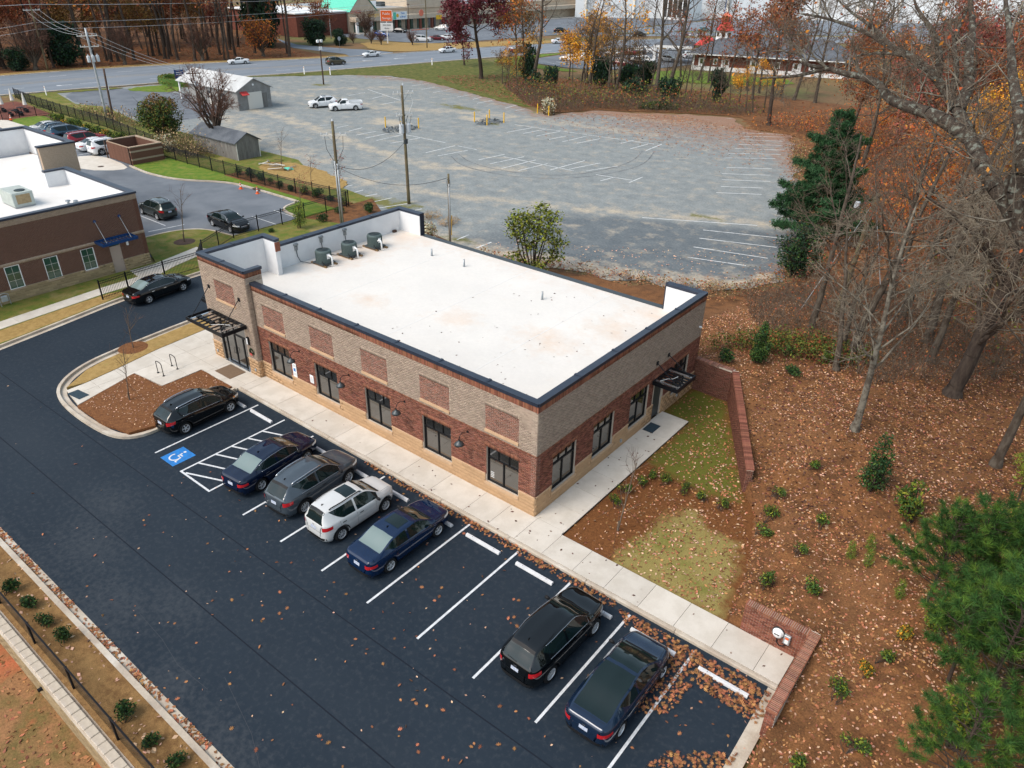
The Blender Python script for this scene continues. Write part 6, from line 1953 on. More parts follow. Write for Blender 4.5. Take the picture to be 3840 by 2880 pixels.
for i,(x,y) in enumerate(((-114.5,23.6),(-116.6,25.2),(-119.0,23.0))):
 t = empty('patio_table',(x,y,.03))
 tag(t,'dark metal patio table, %s' % ['nearest the parked cars','middle one','nearest the umbrella'][i],'table','tables on the brick patio')
 MB().lathe([(.55,.70),(.55,.74),(0,.74)],(0,0,0),14).build('table_top','black_metal',t)
 MB().lathe([(.25,0),(.04,.05),(.04,.7)],(0,0,0),8).build('pedestal','black_metal',t)
 for k in range(4):
  a = k*1.57 + .6
  MB().box(.9*math.cos(a) - .2,.9*math.sin(a) - .2,0,.9*math.cos(a) + .2,.9*math.sin(a) + .2,.45).build('stool','black_metal',t)
# ------------------------------------------------------------------ poles and wires
def pole(name,label,x,y,h,r0,r1,m,lean=(0,0),group=None):
 o = empty(name,(x,y,0))
 tag(o,label,'pole',group)
 n = 7
 MB().tube([(lean[0]*k/n,lean[1]*k/n,-.2 + (h + .2)*k/n) for k in range(n + 1)],[r0 + (r1 - r0)*k/n for k in range(n + 1)],10).build('shaft',m,o,smooth=True)
 return o
def arm(o,z,half,dx,dy,m='wood_pole'):
 d = Vector((dx,dy,0)).normalized()
 a = MB().bar(-d*half + Vector((0,0,z)),d*half + Vector((0,0,z)),.1,.12).build('crossarm',m,o)
 for s in (-1,-.55,.55,1):
  p = d*half*.95*s + Vector((0,0,z + .06))
  MB().lathe([(.03,0),(.055,.06),(.035,.12),(.05,.17),(0,.2)],tuple(p),8,caps=False).build('insulator','transformer',a)
 for s in (-1,1):
  MB().bar(d*half*.5*s + Vector((0,0,z - .06)),Vector((0,0,z - .7)),.03,.03).build('brace','grey_metal',a)
 return a
def transformer(o,p):
 c = MB().lathe([(.20,0),(.23,.05),(.23,.78),(.18,.86),(0,.88)],p,14).build('transformer_can','transformer',o,smooth=False)
 for k in (-.09,.09):
  MB().lathe([(.03,.86),(.045,.95),(.025,1.05),(0,1.06)],(p[0] + k,p[1],p[2]),6,caps=False).build('bushing','transformer',c)
def wire(name,label,pts,sag,r=.018,m='wire',group=None,n=14):
 out = []
 for a,b in zip(pts[:-1],pts[1:]):
  a,b = Vector(a),Vector(b)
  for k in range(n):
   t = k/n
   p = a.lerp(b,t)
   p.z -= sag*4*t*(1 - t)
   out.append(p)
 out.append(Vector(pts[-1]))
 o = MB().tube(out,r,4,False).build(name,m)
 tag(o,label,'cable',group)
 return o
pA = pole('utility_pole','tall brown wooden utility pole with transformers standing on the gravel',-39.1,30.6,11.2,.17,.11,'wood_pole',(-.05,-.1))
arm(pA,10.5,1.0,.4,.9,'off_white')
arm(pA,8.55,.8,.4,.9,'off_white')
for d in (-.34,.34):
 transformer(pA,(.35*d,d*1.0,6.9))
MB().bbox(-.12,-.2,5.9,.12,.2,6.35,.03).build('cutout_box','dark_grey_metal',pA)
for k in range(5):
 a = k*1.2
 MB().tube([(.1,-.8 + .4*k,8.6),(.2*math.cos(a),-.8 + .4*k,8.0),(.05,-.5 + .25*k,7.6)],.025,5).build('jumper','dark_grey_metal',pA)
MB().tube([(0.0,.9,10.4),(.1,1.1,9.6),(.05,.5,8.6)],.012,5).build('jumper','white_plain',pA)
MB().lathe([(.05,11.15),(.08,11.25),(.05,11.4),(0,11.42)],(0,0,0),8).build('top_insulator','transformer',pA)
pB = pole('utility_pole','grey utility pole with metal conduit rising behind the office roof',-39.0,21.9,9.2,.16,.12,'wood_pole')
arm(pB,8.0,1.1,.6,.75,'off_white')
for d in (-.14,.14):
 MB().tube([(d + .12,-.12,0),(d + .12,-.12,5.6)],.075,8).build('riser_conduit','pole_grey',pB,smooth=True)
MB().tube([(0,-.16,0),(0,-.16,5.8)],.06,8).build('riser_conduit','pole_grey',pB,smooth=True)
for k in range(4):
 z = 5.3 - .12*k
 MB().tube([(.05 + .28*math.cos(t),-.2 + .1*k,z + .3*math.sin(t)) for t in np.linspace(0,6.2,14)],.016,4).build('cable_coil','wire',pB)
for k in (-1,1):
 MB().tube([(k*.5,k*.6,7.9),(k*.45,k*.55,6.8),(k*.15,k*.2,5.9),(0,0,5.6)],.02,5).build('jumper','wire',pB)
MB().lathe([(.06,9.1),(.10,9.2),(.06,9.35),(0,9.36)],(0,0,0),8).build('top_insulator','transformer',pB)
pC = pole('utility_pole','short wooden pole with a coiled cable right behind the office roof edge',-28.0,24.7,6.0,.11,.085,'wood_pole')
MB().tube([(.12,-.1,0),(.12,-.1,5.2)],.05,8).build('riser_conduit','pole_grey',pC,smooth=True)
MB().tube([(.12 + .2*math.cos(t),-.15,5.3 + .35*math.sin(t)) for t in np.linspace(0,6.2,14)],.016,4).build('cable_coil','wire',pC)
MB().tube([(.02,.25,2.4),(-1.3,1.6,0.0)],.035,6).build('guy_guard','bollard',pC)
wire('service_cable','black cable sagging between grey pole and short pole',[(-39,21.9,5.3),(-28.0,24.7,5.7)],1.1)
wire('service_cable','black cable sagging between grey pole and transformer pole',[(-39,21.9,5.4),(-39.1,30.6,6.2)],1.3)
pD = pole('utility_pole','tall pale pole with two crossarms and transformers by the road',-104.2,32.0,12.0,.19,.13,'pole_grey',(0.0,0.0))
arm(pD,11.0,1.3,.3,1,'off_white')
arm(pD,9.6,1.2,.3,1,'off_white')
for d in (-.5,0,.5):
 transformer(pD,(.25,d*1.3,7.6))
pE = pole('utility_pole','dark leaning stub pole next to the tall pale pole',-101.2,31.5,6.8,.16,.13,'wood_dark',(-1.4,1.0))
MB().tube([(-.1,-.3,0),(-.2,-.35,1.5)],.12,8).build('riser_conduit','wood_dark',pE)
pF = pole('utility_pole','thin wooden pole with meter boxes in front of the grey garage',-95.2,42.0,6.6,.14,.10,'wood_dark',(-.35,.0))
arm(pF,6.0,1.1,.3,1,'wood_dark')
MB().bbox(-.25,-.25,4.2,.25,.25,4.9,.03).build('meter_box','transformer',pF)
pG = pole('utility_pole','far power pole with crossarm in front of the roadside trees',-160,47.5,13.4,.2,.14,'wood_pole')
arm(pG,11.0,1.5,.1,1,'off_white')
pH = pole('light_pole','brown floodlight pole on the gravel near the road',-107,74.8,7.6,.14,.10,'wood_dark')
for s in (-.4,.4):
 MB().bbox(-.16,s - .22,7.3,.16,s + .22,7.75,.03).build('floodlight','white_plain',pH)
MB().box(-.05,-.6,7.15,.05,.6,7.25).build('lamp_bracket','wood_dark',pH)
MB().box(.12,-.35,6.0,.16,.35,6.6).build('sign_board','white_plain',pH)
pI = pole('utility_pole','pale pole at the shopping lot edge right of the orange sign',-138.5,135.0,14,.16,.12,'wood_pole')
arm(pI,13.0,1.2,.3,1,'wood_pole')
pJ = pole('light_pole','tall grey light pole left of the shops',-173,131,15.5,.14,.08,'pole_grey')
MB().bbox(-.5,-.25,15.3,.5,.25,15.6,.05).build('lamp_head','transformer',pJ)
pK = pole('light_pole','dark light pole in the shopping lot in front of the shops',-166.5,156,8.5,.1,.07,'wood_dark')
MB().bbox(-.4,-.2,8.4,.4,.2,8.6,.05).build('lamp_head','wood_dark',pK)
pL = pole('light_pole','slender teal light pole beyond the far road',-96,225,15,.16,.1,'awning_blue')
MB().bbox(-.8,-.2,14.9,.8,.2,15.2,.05).build('lamp_head','awning_blue',pL)
pM = pole('utility_pole','leaning bare wooden pole among the trees on the bank',3.6,29.0,9.3,.19,.15,'wood_pole',(.55,.9))
MB().bbox(-.55,.3,8.3,-.25,.6,8.7,.05).build('cable_clamp','transformer',pM)
MB().tube([(.55,.9,9.0),(-2.0,-1.0,1.2)],.02,5).build('guy_wire','wire_pale',pM)
MB().tube([(.6,.9,8.6),(2.2,.6,3.6)],.03,5).build('guy_wire','wire_pale',pM)
gW = 'power lines over the road'
wire('power_line','upper pale power line crossing the top left of the view',[(-175,0,15.0),(-159.8,47,13.4),(-146.3,140,14.2),(-140,220,15)],0.8,.05,'wire_pale',gW)
wire('power_line','second pale power line just below the top one',[(-175,-2,13.3),(-159.8,47.5,12.0),(-146.3,140,12.9),(-138.5,220,14)],.9,.045,'wire_pale',gW)
wire('power_line','upper thin wire strung in front of the woodland trunks',[(-168,18,7.8),(-160,47.5,8.8),(-138.5,135,11.6)],1.0,.03,'wire_pale',gW)
wire('power_line','lower thin wire strung in front of the woodland trunks',[(-168,18,6.4),(-160,47.5,7.6),(-138.5,135,10.4)],1.0,.03,'wire_pale',gW)
for k,s in enumerate((-1.2,0,1.2)):
 wire('power_line',['left','middle','right'][k] + ' wire from the far pole down to the tall pale pole',[(-160,47.5 + s,11.2),(-104.2 + .36*s,32 + s,11.2)],1.0,.022,'wire_pale',gW)
 wire('power_line',['left','middle','right'][k] + ' wire from the tall pale pole to the garage pole',[(-104.2 + .3*s,32 + s,11.1),(-95.5,42 + s*.8,6.2)],.5,.018,'wire_pale',gW)
for i,(x,y) in enumerate(((-62.1,66.9),(-61.7,69.9),(-59.2,66.4),(-58.5,69.5),(-68.7,55.0),(-64.7,54.2),(-64.7,57.7),(-59.5,79.2),(-57.0,78.8))):
 o = empty('bollard',(x,y,0))
 names = ['left','back','front','right','left','front','right','left','right']
 where = 'of the four round the rock pile' if i < 4 else ('of the three round the pole stones' if i < 7 else 'of the pair by the cream flowering bush')
 tag(o,'yellow steel bollard, %s one %s' % (names[i],where),'bollard','yellow bollards on the gravel lot')
 MB().lathe([(.085,-.1),(.085,1.45),(.05,1.53),(0,1.54)],(0,0,0),10).build('post','bollard',o,smooth=False)
 MB().lathe([(.12,0),(.12,.04),(.09,.05)],(0,0,0),10,caps=False).build('footing','dirt',o)
for i,(x,y) in enumerate(((-129.6,34.3),(-128.2,44.2),(-120.4,80.7),(-116.0,83.8),(-112.5,110))):
 o = empty('marker_post',(x,y,0))
 tag(o,'white roadside marker post, %s' % ['left of the tall pale pole','right of the dark stub pole','left of the floodlight pole','right of the floodlight pole','farthest along the verge'][i],'post','white marker posts beside the road')
 MB().bbox(-.12,-.05,-.1,.12,.05,1.5,.03).build('board','white_plain',o)
 MB().box(-.09,-.056,1.2,.09,-.0505,1.4).build('reflector','amber',o)
def rocks(name,label,x,y,R_,n,m='dark_gravel'):
 rs = np.random.RandomState(int(abs(x*10)))
 mb = MB()
 for k in range(n):
  a,d = rs.rand()*6.28,R_*rs.rand() ** .5
  s = .10 + .16*rs.rand()
  c = Vector((x + d*math.cos(a),y + 1.3*d*math.sin(a),s*.4))
  p = [c + Vector((rs.randn(),rs.randn(),abs(rs.randn())*.6)).normalized()*s*(.7 + .5*rs.rand()) for _ in range(6)]
  mb.add(p,[(0,1,2),(0,2,3),(0,3,4),(0,4,5),(1,3,5),(2,4,1),(1,4,3),(5,2,0)])
 o = mb.build(name,m)
 tag(o,label,'rocks',kind='stuff')
rocks('rock_pile','grey-blue rocks between the four yellow bollards',-60.4,68.2,1.9,170)
rocks('rock_pile','grey-blue rocks round the foot of the bollards by the pole',-66.2,55.6,2.2,200)
gar = empty('garage',(0,0,0))
tag(gar,'grey gabled garage with pale metal roof and white roll door','garage')
gx0,gx1,gy0,gy1 = -111.5,-94.6,47.8,55.0
gy0,gy1 = 48.2,54.3
def gable(parent,x0,x1,y0,y1,hw,hr,mw,mr,over=.4,name='roof'):
 ym = (y0 + y1)/2
 MB().box(x0,y0,0,x1,y1,hw).build('wall',mw,parent)
 MB().add([(x1,y0,hw),(x1,y1,hw),(x1,ym,hr),(x0,y0,hw),(x0,y1,hw),(x0,ym,hr)],[(0,1,2),(5,4,3)]).build('gable',mw,parent)
 r = MB()
 k = (hr - hw)/(ym - y0)
 for (ya,yb) in ((y0 - over,ym),(y1 + over,ym)):
  za = hw - k*over + .02
  vs = [(x0 - over,ya,za),(x1 + over,ya,za),(x1 + over,yb,hr + .02),(x0 - over,yb,hr + .02)]
  vs += [(p[0],p[1],p[2] + .10) for p in vs]
  r.add(vs,[(4,5,6,7) if ya < yb else (7,6,5,4),(0,1,5,4),(1,2,6,5),(3,0,4,7),(3,2,1,0)])
 return r.build(name,mr,parent)
rf_ = gable(gar,gx0 + 3.2,gx1,gy0,gy1,3.0,4.5,'shed_wall','shed_roof')
rr2 = MB()
for (ya,yb) in ((gy0 - .4,(gy0 + gy1)/2),(gy1 + .4,(gy0 + gy1)/2)):
 rr2.add([(gx0,ya,2.82),(gx0 + 2.79,ya,2.82),(gx0 + 2.79,yb,4.52),(gx0,yb,4.52),(gx0,ya,2.92),(gx0 + 2.79,ya,2.92),(gx0 + 2.79,yb,4.62),(gx0,yb,4.62)],[(4,5,6,7),(3,2,1,0),(0,1,5,4),(0,4,7,3)])
rr2.build('porch_roof','shed_roof',gar)
for y in (gy0,gy1):
 MB().box(gx0 + .2,y - .1,0,gx0 + .45,y + .1,2.85).build('porch_post','white_plain',gar)
for k in range(20):
 y = gy0 + .2 + .285*k
 MB().box(gx1 + .001,y,.05,gx1 + .02,y + .02,3.0).build('siding_batten','shed_wall',gar)
MB().box(gx1 + .004,50.0,.02,gx1 + .05,52.6,2.5).build('roll_door','off_white',gar)
MB().box(gx1 + .004,52.75,.02,gx1 + .045,53.5,2.2).build('door','shed_wood',gar)
aw = MB()
aw.add([(gx1,48.7,2.75),(gx1,49.9,2.75),(gx1 + .8,49.9,2.35),(gx1 + .8,48.7,2.35),(gx1,48.7,2.6),(gx1 + .8,48.7,2.25),(gx1,49.9,2.6),(gx1 + .8,49.9,2.25)],[(3,2,1,0),(0,4,5,3),(1,2,7,6),(5,7,2,3)])
aw.build('awning','maroon_awning' if 'maroon_awning' in MT else 'red_roof',gar)
MB().lathe([(.16,0),(.16,.12)],(gx1 + .0,51.2,3.6),10,axis='x').build('wall_lamp','white_plain',gar)
for (x,w) in ((-99,1.0),(-103,1.2)):
 MB().box(x,gy0 - .03,1.0,x + w,gy0 - .004,2.2).build('window','glass_dark',gar)
MB().bbox(-101.6,gy0 - .6,.0,-100.8,gy0 - .1,1.9,.05).build('utility_cabinet','off_white',gar)
MB().lathe([(.45,0),(.45,.9),(.3,1.1)],(-98.4,gy0 - .9,0),12).build('propane_tank','off_white',gar)
sh = empty('old_shed',(0,0,0))
tag(sh,'weathered grey wooden shed with dark shingle roof by the fence','shed')
sx0,sx1,sy0,sy1 = -76.0,-66.8,29.4,32.6
gable(sh,sx0,sx1,sy0,sy1,2.1,3.0,'shed_wood','shingle',.25)
for k in range(16):
 y = sy0 + .05 + .2*k
 MB().box(sx1 + .001,y,.03,sx1 + .02,y + .17,2.08).build('board','shed_wood',sh)
for y in (sy0,sy1 - .1):
 MB().box(sx1 + .021,y,0,sx1 + .05,y + .1,2.1).build('corner_board','off_white',sh)
for k in range(30):
 x = sx0 + .1 + .3*k
 MB().box(x,sy0 - .02,.03,x + .27,sy0 - .001,2.05).build('board','shed_wood',sh)
for k in range(16):
 rs = np.random.RandomState(50 + k)
 x,y,a = -63.5 + 5.0*rs.rand(),29.8 + 2.8*rs.rand(),rs.rand()*3.1
 L = .8 + 1.6*rs.rand()
 o = MB().obox((0,0,0),(L/2*math.cos(a),L/2*math.sin(a),.06*rs.randn()),(-.08*math.sin(a),.08*math.cos(a),0),(0,0,.02)).build('plank',['shed_wood','off_white','wood_pad'][k % 3])
 o.location = (x,y,.14 + .015*k)
 tag(o,'loose weathered plank in the scrap heap by the old shed','plank','scrap planks beside the old shed')
tp = MB().add([(-60.2,30.6,.09),(-58.9,30.4,.09),(-58.4,31.2,.10),(-59.6,31.6,.12),(-59.3,31.0,.24)],[(0,1,4),(1,2,4),(2,3,4),(3,0,4)]).build('tarpaulin','teal_roof')
tag(tp,'crumpled green tarpaulin on the ground near the scrap planks','tarpaulin')
sg_ = empty('roadside_sign',(-126.2,56.8,0))
tag(sg_,'blue roadside sign board on two posts inside the hedge ring','sign')
for s in (-1,1):
 MB().box(s*.75 - .06,-.06,0,s*.75 + .06,.06,2.6).build('post','navy_board' if 'navy_board' in MT else 'awning_blue',sg_)
MB().box(-.7,-.04,.9,.7,.04,2.4).build('board','awning_blue',sg_)
for z in (1.9,1.6,1.3):
 MB().box(-.5,-.046,z,.5,-.041,z + .08).build('text_line','white_plain',sg_)
sg_.rotation_euler[2] = rad(60)
# ------------------------------------------------------------------ far buildings
def text(parent,name,s,size,m,loc,rot,depth=.02):
 cu = bpy.data.curves.new(name,'FONT')
 cu.body = s
 cu.size = size
 cu.extrude = depth
 cu.align_x = 'CENTER'
 cu.align_y = 'CENTER'
 tmp = bpy.data.objects.new(name,cu)
 C.objects.link(tmp)
 me = bpy.data.meshes.new_from_object(tmp)
 bpy.data.objects.remove(tmp)
 me.materials.clear()
 me.materials.append(MT[m])
 o = bpy.data.objects.new(name,me)
 C.objects.link(o)
 o.parent = parent
 o.location = loc
 o.rotation_euler = rot
 return o
FACE_E = (rad(90),0,rad(90))      # reads from +x
mall = empty('shopping_strip',(0,0,0))
tag(mall,'cream and brick row of shops with teal gable at the top','building')
mx = -182.0
MB().box(-215,146,0,mx,300,6.2).build('wall','stucco',mall)
MB().box(-216,127,0,-183,145.8,6.0).build('side_wall','brick_far',mall)
MB().box(-217,126.5,6.0,-182.6,145.7,6.3).build('side_roof','white_plain',mall)
MB().box(-215.2,146,6.2,mx + .4,300,6.6).build('cornice','stucco',mall)
MB().box(-214,147,6.6,mx - .8,299,6.65).build('flat_roof','pole_grey',mall)
gb = MB()
gb.add([(mx + .6,146,6.2),(mx + .6,156.5,6.2),(mx + .6,151.2,11.2),(-196,146,6.2),(-196,156.5,6.2),(-196,151.2,11.2)],[(0,1,2),(5,4,3)])
gb.build('gable_front','stucco',mall)
gr = MB()
gr.add([(mx + .9,145.5,6.0),(mx + .9,151.2,11.6),(-196,151.2,11.6),(-196,145.5,6.0)],[(0,1,2,3)])
gr.add([(mx + .9,157,6.0),(-196,157,6.0),(-196,151.2,11.6),(mx + .9,151.2,11.6)],[(0,1,2,3)])
gr.build('gable_roof','teal_roof',mall)
MB().box(-196,170,6.2,mx + .5,190,9.4).build('raised_front','stucco',mall)
MB().box(-196.2,169.8,9.4,mx + .7,190.2,9.8).build('cornice','white_plain',mall)
for k in range(9):
 MB().box(mx + .5,171 + 2.1*k,8.6,mx + .62,172.6 + 2.1*k,9.3).build('fret_panel','white_plain',mall)
for k,y in enumerate((146.2,152.0,158.6,162.6,168.0,173.5,179.0,184.5,190.0,196,202,208)):
 MB().box(mx + 2.2,y,0,mx + 2.9,y + .7,3.4).build('column','brick_far' if k > 1 else 'white_plain',mall)
MB().box(mx,146,3.3,mx + 2.95,300,4.6).build('arcade_fascia','stucco',mall)
for k,y in enumerate((147.4,153.2,159.6,164,169.4,174.8,180.2,185.8,192,198,204)):
 w = MB().box(mx + .01,y,.1,mx + .08,y + 3.6,3.1).build('shop_window','glass_green' if k < 6 else 'glass_dark',mall)
 MB().box(mx + .081,y + 1.75,.1,mx + .11,y + 1.85,3.1).build('mullion','white_plain',w)
MB().box(mx,146,.02,mx + 4.2,300,.15).build('walkway','concrete',mall)
MB().box(mx + 4.0,168,.03,mx + 4.4,176,.17).build('red_kerb','cone_orange',mall)
text(mall,'shop_sign','OPTICAL',1.1,'red_roof',(mx + .7,148.2,5.9),FACE_E)
text(mall,'shop_sign','ANTOJITOS',1.1,'bollard',(mx + 3.0,153.6,4.9),FACE_E)
sb = MB().box(mx + 2.98,161.2,3.35,mx + 3.1,167.4,5.6).build('shop_sign','white_plain',mall)
MB().box(mx + 3.101,161.3,3.45,mx + 3.13,162.6,5.5).build('green_panel','teal_roof',sb)
MB().lathe([(.55,0),(.55,.03)],(mx + 3.105,163.2,4.5),14,axis='x').build('round_logo','bollard',sb)
text(sb,'lettering','Taste',.75,'paint_blue',(mx + 3.12,165.5,5.15),FACE_E)
text(sb,'lettering','of Brazil',.75,'paint_blue',(mx + 3.12,165.5,4.1),FACE_E)
lg = MB().lathe([(1.0,0),(1.0,.1)],(mx + 3.0,174.0,4.9),16,axis='x').build('oval_sign','coral',mall)
text(mall,'shop_sign','GRILL',1.1,'red_roof',(mx + 3.1,183.0,4.9),FACE_E)
MB().box(mx + 2.98,181.0,2.6,mx + 3.05,183.8,3.9).build('yellow_banner','bollard',mall)
for (x,y) in ((-190,160.5),(-189,165.5)):
 MB().bbox(x - 1.2,y - 1,6.6,x + 1.2,y + 1,8.0,.1).build('roof_unit','dark_grey_metal',mall)
for i,(x,y) in enumerate(((-178.6,160.3),(-178.2,166.0))):
 p = empty('person',(x,y,.15))
 tag(p,['person in a red top standing outside the shop window','person in dark clothes standing by the shop column'][i],'person')
 bm_ = MB()
 bm_.tube([(0,-.09,0),(0,-.09,.45),(0,-.08,.88)],[.055,.065,.085],8)
 bm_.tube([(0,.09,0),(0,.09,.45),(0,.08,.88)],[.055,.065,.085],8)
 bm_.tube([(0,0,.82),(0,0,1.1),(0,0,1.42),(0,0,1.5),(0,0,1.56),(0,0,1.66),(0,0,1.76)],[.15,.15,.19,.07,.08,.10,.04],10)
 for s in (-1,1):
  bm_.tube([(0,s*.17,1.42),(.02,s*.24,1.15),(.08,s*.22,.86)],[.06,.048,.035],7)
 bm_.build('body','red_roof' if i == 0 else 'trim_black',p,smooth=True)
 MB().lathe([(.10,1.60),(.105,1.68),(.07,1.77),(0,1.79)],(-.015,0,0),10,caps=False).build('hair','wood_dark',p)
ps = empty('pylon_sign',(-153.5,134.8,0))
tag(ps,'orange and white storage sign on a white post beside the road','sign')
MB().box(-.15,-.15,0,.15,.15,4.2).build('post','white_plain',ps)
b1 = MB().box(-.18,-1.5,5.6,.18,1.5,8.2).build('orange_panel','cone_orange',ps)
MB().box(-.2,-1.6,5.5,.16,1.6,8.3).build('panel_frame','white_plain',ps)
MB().box(-.16,-1.7,3.2,.16,1.7,5.2).build('white_panel','white_plain',ps)
text(b1,'lettering','Public',.85,'white_plain',(.19,0,7.4),FACE_E)
text(b1,'lettering','Storage',.75,'white_plain',(.19,0,6.3),FACE_E)
text(ps,'lettering','FREE MOVE',.42,'trim_black',(.17,0,4.6),FACE_E)
text(ps,'lettering','TRUCK',.42,'trim_black',(.17,0,3.8),FACE_E)
MB().box(-.1,-.1,4.2,.1,.1,5.5).build('neck','white_plain',ps)
ps.rotation_euler[2] = rad(-38)
ss = empty('road_sign',(-147,112.4,0))
tag(ss,'round grey-white road sign at the side street mouth','sign')
MB().lathe([(.05,0),(.05,3.2)],(0,0,0),6).build('post','grey_metal',ss)
MB().lathe([(.48,0),(.48,.03)],(.06,0,3.0),12,axis='x').build('sign_face','pole_grey',ss)
din = empty('brick_diner',(0,0,0))
tag(din,'brick diner with dark hipped roof and a white lighthouse tower','building')
din.rotation_euler[2] = 0
ca,sa = math.cos(.32),math.sin(.32)
def dp(u,v,z):
 return (-67.0 + u*ca - v*sa,147.3 + u*sa + v*ca,z)
def dbox(name,m,u0,v0,z0,u1,v1,z1,parent=None):
 vs = [dp(u,v,z) for z in (z0,z1) for (u,v) in ((u0,v0),(u1,v0),(u1,v1),(u0,v1))]
 return MB().add(vs,[(3,2,1,0),(4,5,6,7),(0,1,5,4),(1,2,6,5),(2,3,7,6),(3,0,4,7)]).build(name,m,parent or din)
dbox('wall','brick_far',0,0,0,34,16,3.4)
dbox('base_course','white_plain',-.06,-.06,0,34.06,-.002,.9)
for u in (0,6.4,14.5,23,33.6):
 dbox('pilaster','white_plain',u,-.09,0,u + .4,-.065,3.4)
for (u,w,k) in ((1.4,1.3,'d'),(4.6,1.0,'w'),(6.9,1.3,'d'),(12.6,1.5,'d'),(17.8,1.2,'w'),(21.6,1.4,'d'),(25,1.2,'w')):
 q = dbox('door' if k == 'd' else 'window','white_plain',u,-.12,.25 if k == 'd' else 1.3,u + w,-.095,2.6)
 dbox('pane','glass_dark',u + w*.25,-.13,1.4,u + w*.75,-.121,2.4,q)
def hip(parent,u0,v0,u1,v1,z0,z1,ins,name='roof',m='shingle'):
 vs = [dp(u0,v0,z0),dp(u1,v0,z0),dp(u1,v1,z0),dp(u0,v1,z0),dp(u0 + ins,(v0 + v1)/2,z1),dp(u1 - ins,(v0 + v1)/2,z1)]
 return MB().add(vs,[(0,1,5,4),(1,2,5),(2,3,4,5),(3,0,4),(3,2,1,0)]).build(name,m,parent)
hip(din,-1,-1.2,35,17,3.5,6.9,7)
dbox('gutter','white_plain',-1.05,-1.3,3.3,35.1,-1.1,3.5)
hip(din,-10.5,7,-1.5,15,4.1,6.0,3.5,'porch_roof')
dbox('porch_fascia','white_plain',-10.5,7,3.55,-1.5,15,4.09)
for (u,v) in ((-10,7.5),(-10,14.5)):
 dbox('porch_post','white_plain',u - .4,v - .4,0,u + .4,v + .4,3.55)
dbox('ramp_rail','dark_grey_metal',.8,-1.7,.9,3.4,-1.66,1.0)
for k in range(8):
 dbox('baluster','dark_grey_metal',.8 + .35*k,-1.7,0,.84 + .35*k,-1.66,.9)
tcx,tcy = dp(5.4,8,0)[:2]
tow = MB().lathe([(2.2,0),(1.85,8.0)],(tcx,tcy,0),8).build('tower','white_plain',din)
for k in range(3):
 a = -math.pi/2 + .3 - .78*(k - 1) + .0
 c = Vector((math.cos(a),math.sin(a),0))
 t = Vector((-c.y,c.x,0))
 wn_ = MB().obox(Vector((tcx,tcy,7.0)) + c*1.80,t*.34,c*.06,(0,0,.45)).build('tower_window','glass_dark',tow)
MB().lathe([(2.25,7.8),(1.3,9.1),(1.1,9.2)],(tcx,tcy,0),8).build('tower_skirt_roof','red_roof',din)
MB().lathe([(1.1,9.2),(1.1,9.55)],(tcx,tcy,0),8).build('lantern_base','red_roof',din)
for k in range(8):
 a = k*math.pi/4
 MB().box(tcx + 1.0*math.cos(a) - .08,tcy + 1.0*math.sin(a) - .08,9.55,tcx + 1.0*math.cos(a) + .08,tcy + 1.0*math.sin(a) + .08,10.7).build('lantern_post','red_roof',din)
MB().lathe([(.8,9.55),(.8,10.7)],(tcx,tcy,0),8).build('lantern_glass','glass_dark',din)
MB().lathe([(1.35,10.7),(.2,11.4),(0,11.6)],(tcx,tcy,0),8).build('lantern_roof','coral',din)
hip(din,-1.5,10,4.0,15,4.2,6.0,2,'entry_roof','red_roof')
for i,(u,v) in enumerate(((-3,11.5),(-1.2,11))):
 f = MB().lathe([(.25,0),(.35,.3),(.2,.5)],dp(u,v,5.9),8).build('floodlight','white_plain',din)
wh = empty('white_warehouse',(0,0,0))
tag(wh,'long white warehouse with glazed corner along the top edge','building')
def wbox(name,m,x0,y0,z0,x1,y1,z1,parent=None):
 return MB().box(x0,y0,z0,x1,y1,z1).build(name,m,parent or wh)
MB().prism([(-178,262),(-108,332),(60,420),(60,520),(-178,520)],0,13).build('wall','white_plain',wh)
x,y = -150,287
q = wbox('glazed_bay','white_plain',x,y - 3.5,0,x + 12,y + 8,8.5)
for j in range(5):
 wbox('pane','glass_dark',x + .7 + 2.2*j,y - 3.6,1,x + 2.4 + 2.2*j,y - 3.52,7.5,q)
for k in range(14):
 x = -175 + 14.2*k
 y = 262 + (x + 178) if x < -108 else 332 + (x + 108)*.524
 wbox('pilaster','off_white',x,y - .6,0,x + .8,y + .5,12.6)
wt = empty('white_house',(0,0,0))
tag(wt,'white gabled outbuilding glimpsed through the trees on the right','building')
MB().box(8,82,0,14.5,88,3.6).build('wall','white_plain',wt)
MB().add([(7.6,81.5,3.5),(15,81.5,3.5),(11.2,81.5,6.0),(7.6,88.5,3.5),(15,88.5,3.5),(11.2,88.5,6.0)],[(0,1,2),(5,4,3),(0,2,5,3),(2,1,4,5)]).build('roof','white_plain',wt)
MB().box(10,81.9,.2,12.6,81.98,2.6).build('door','pole_grey',wt)
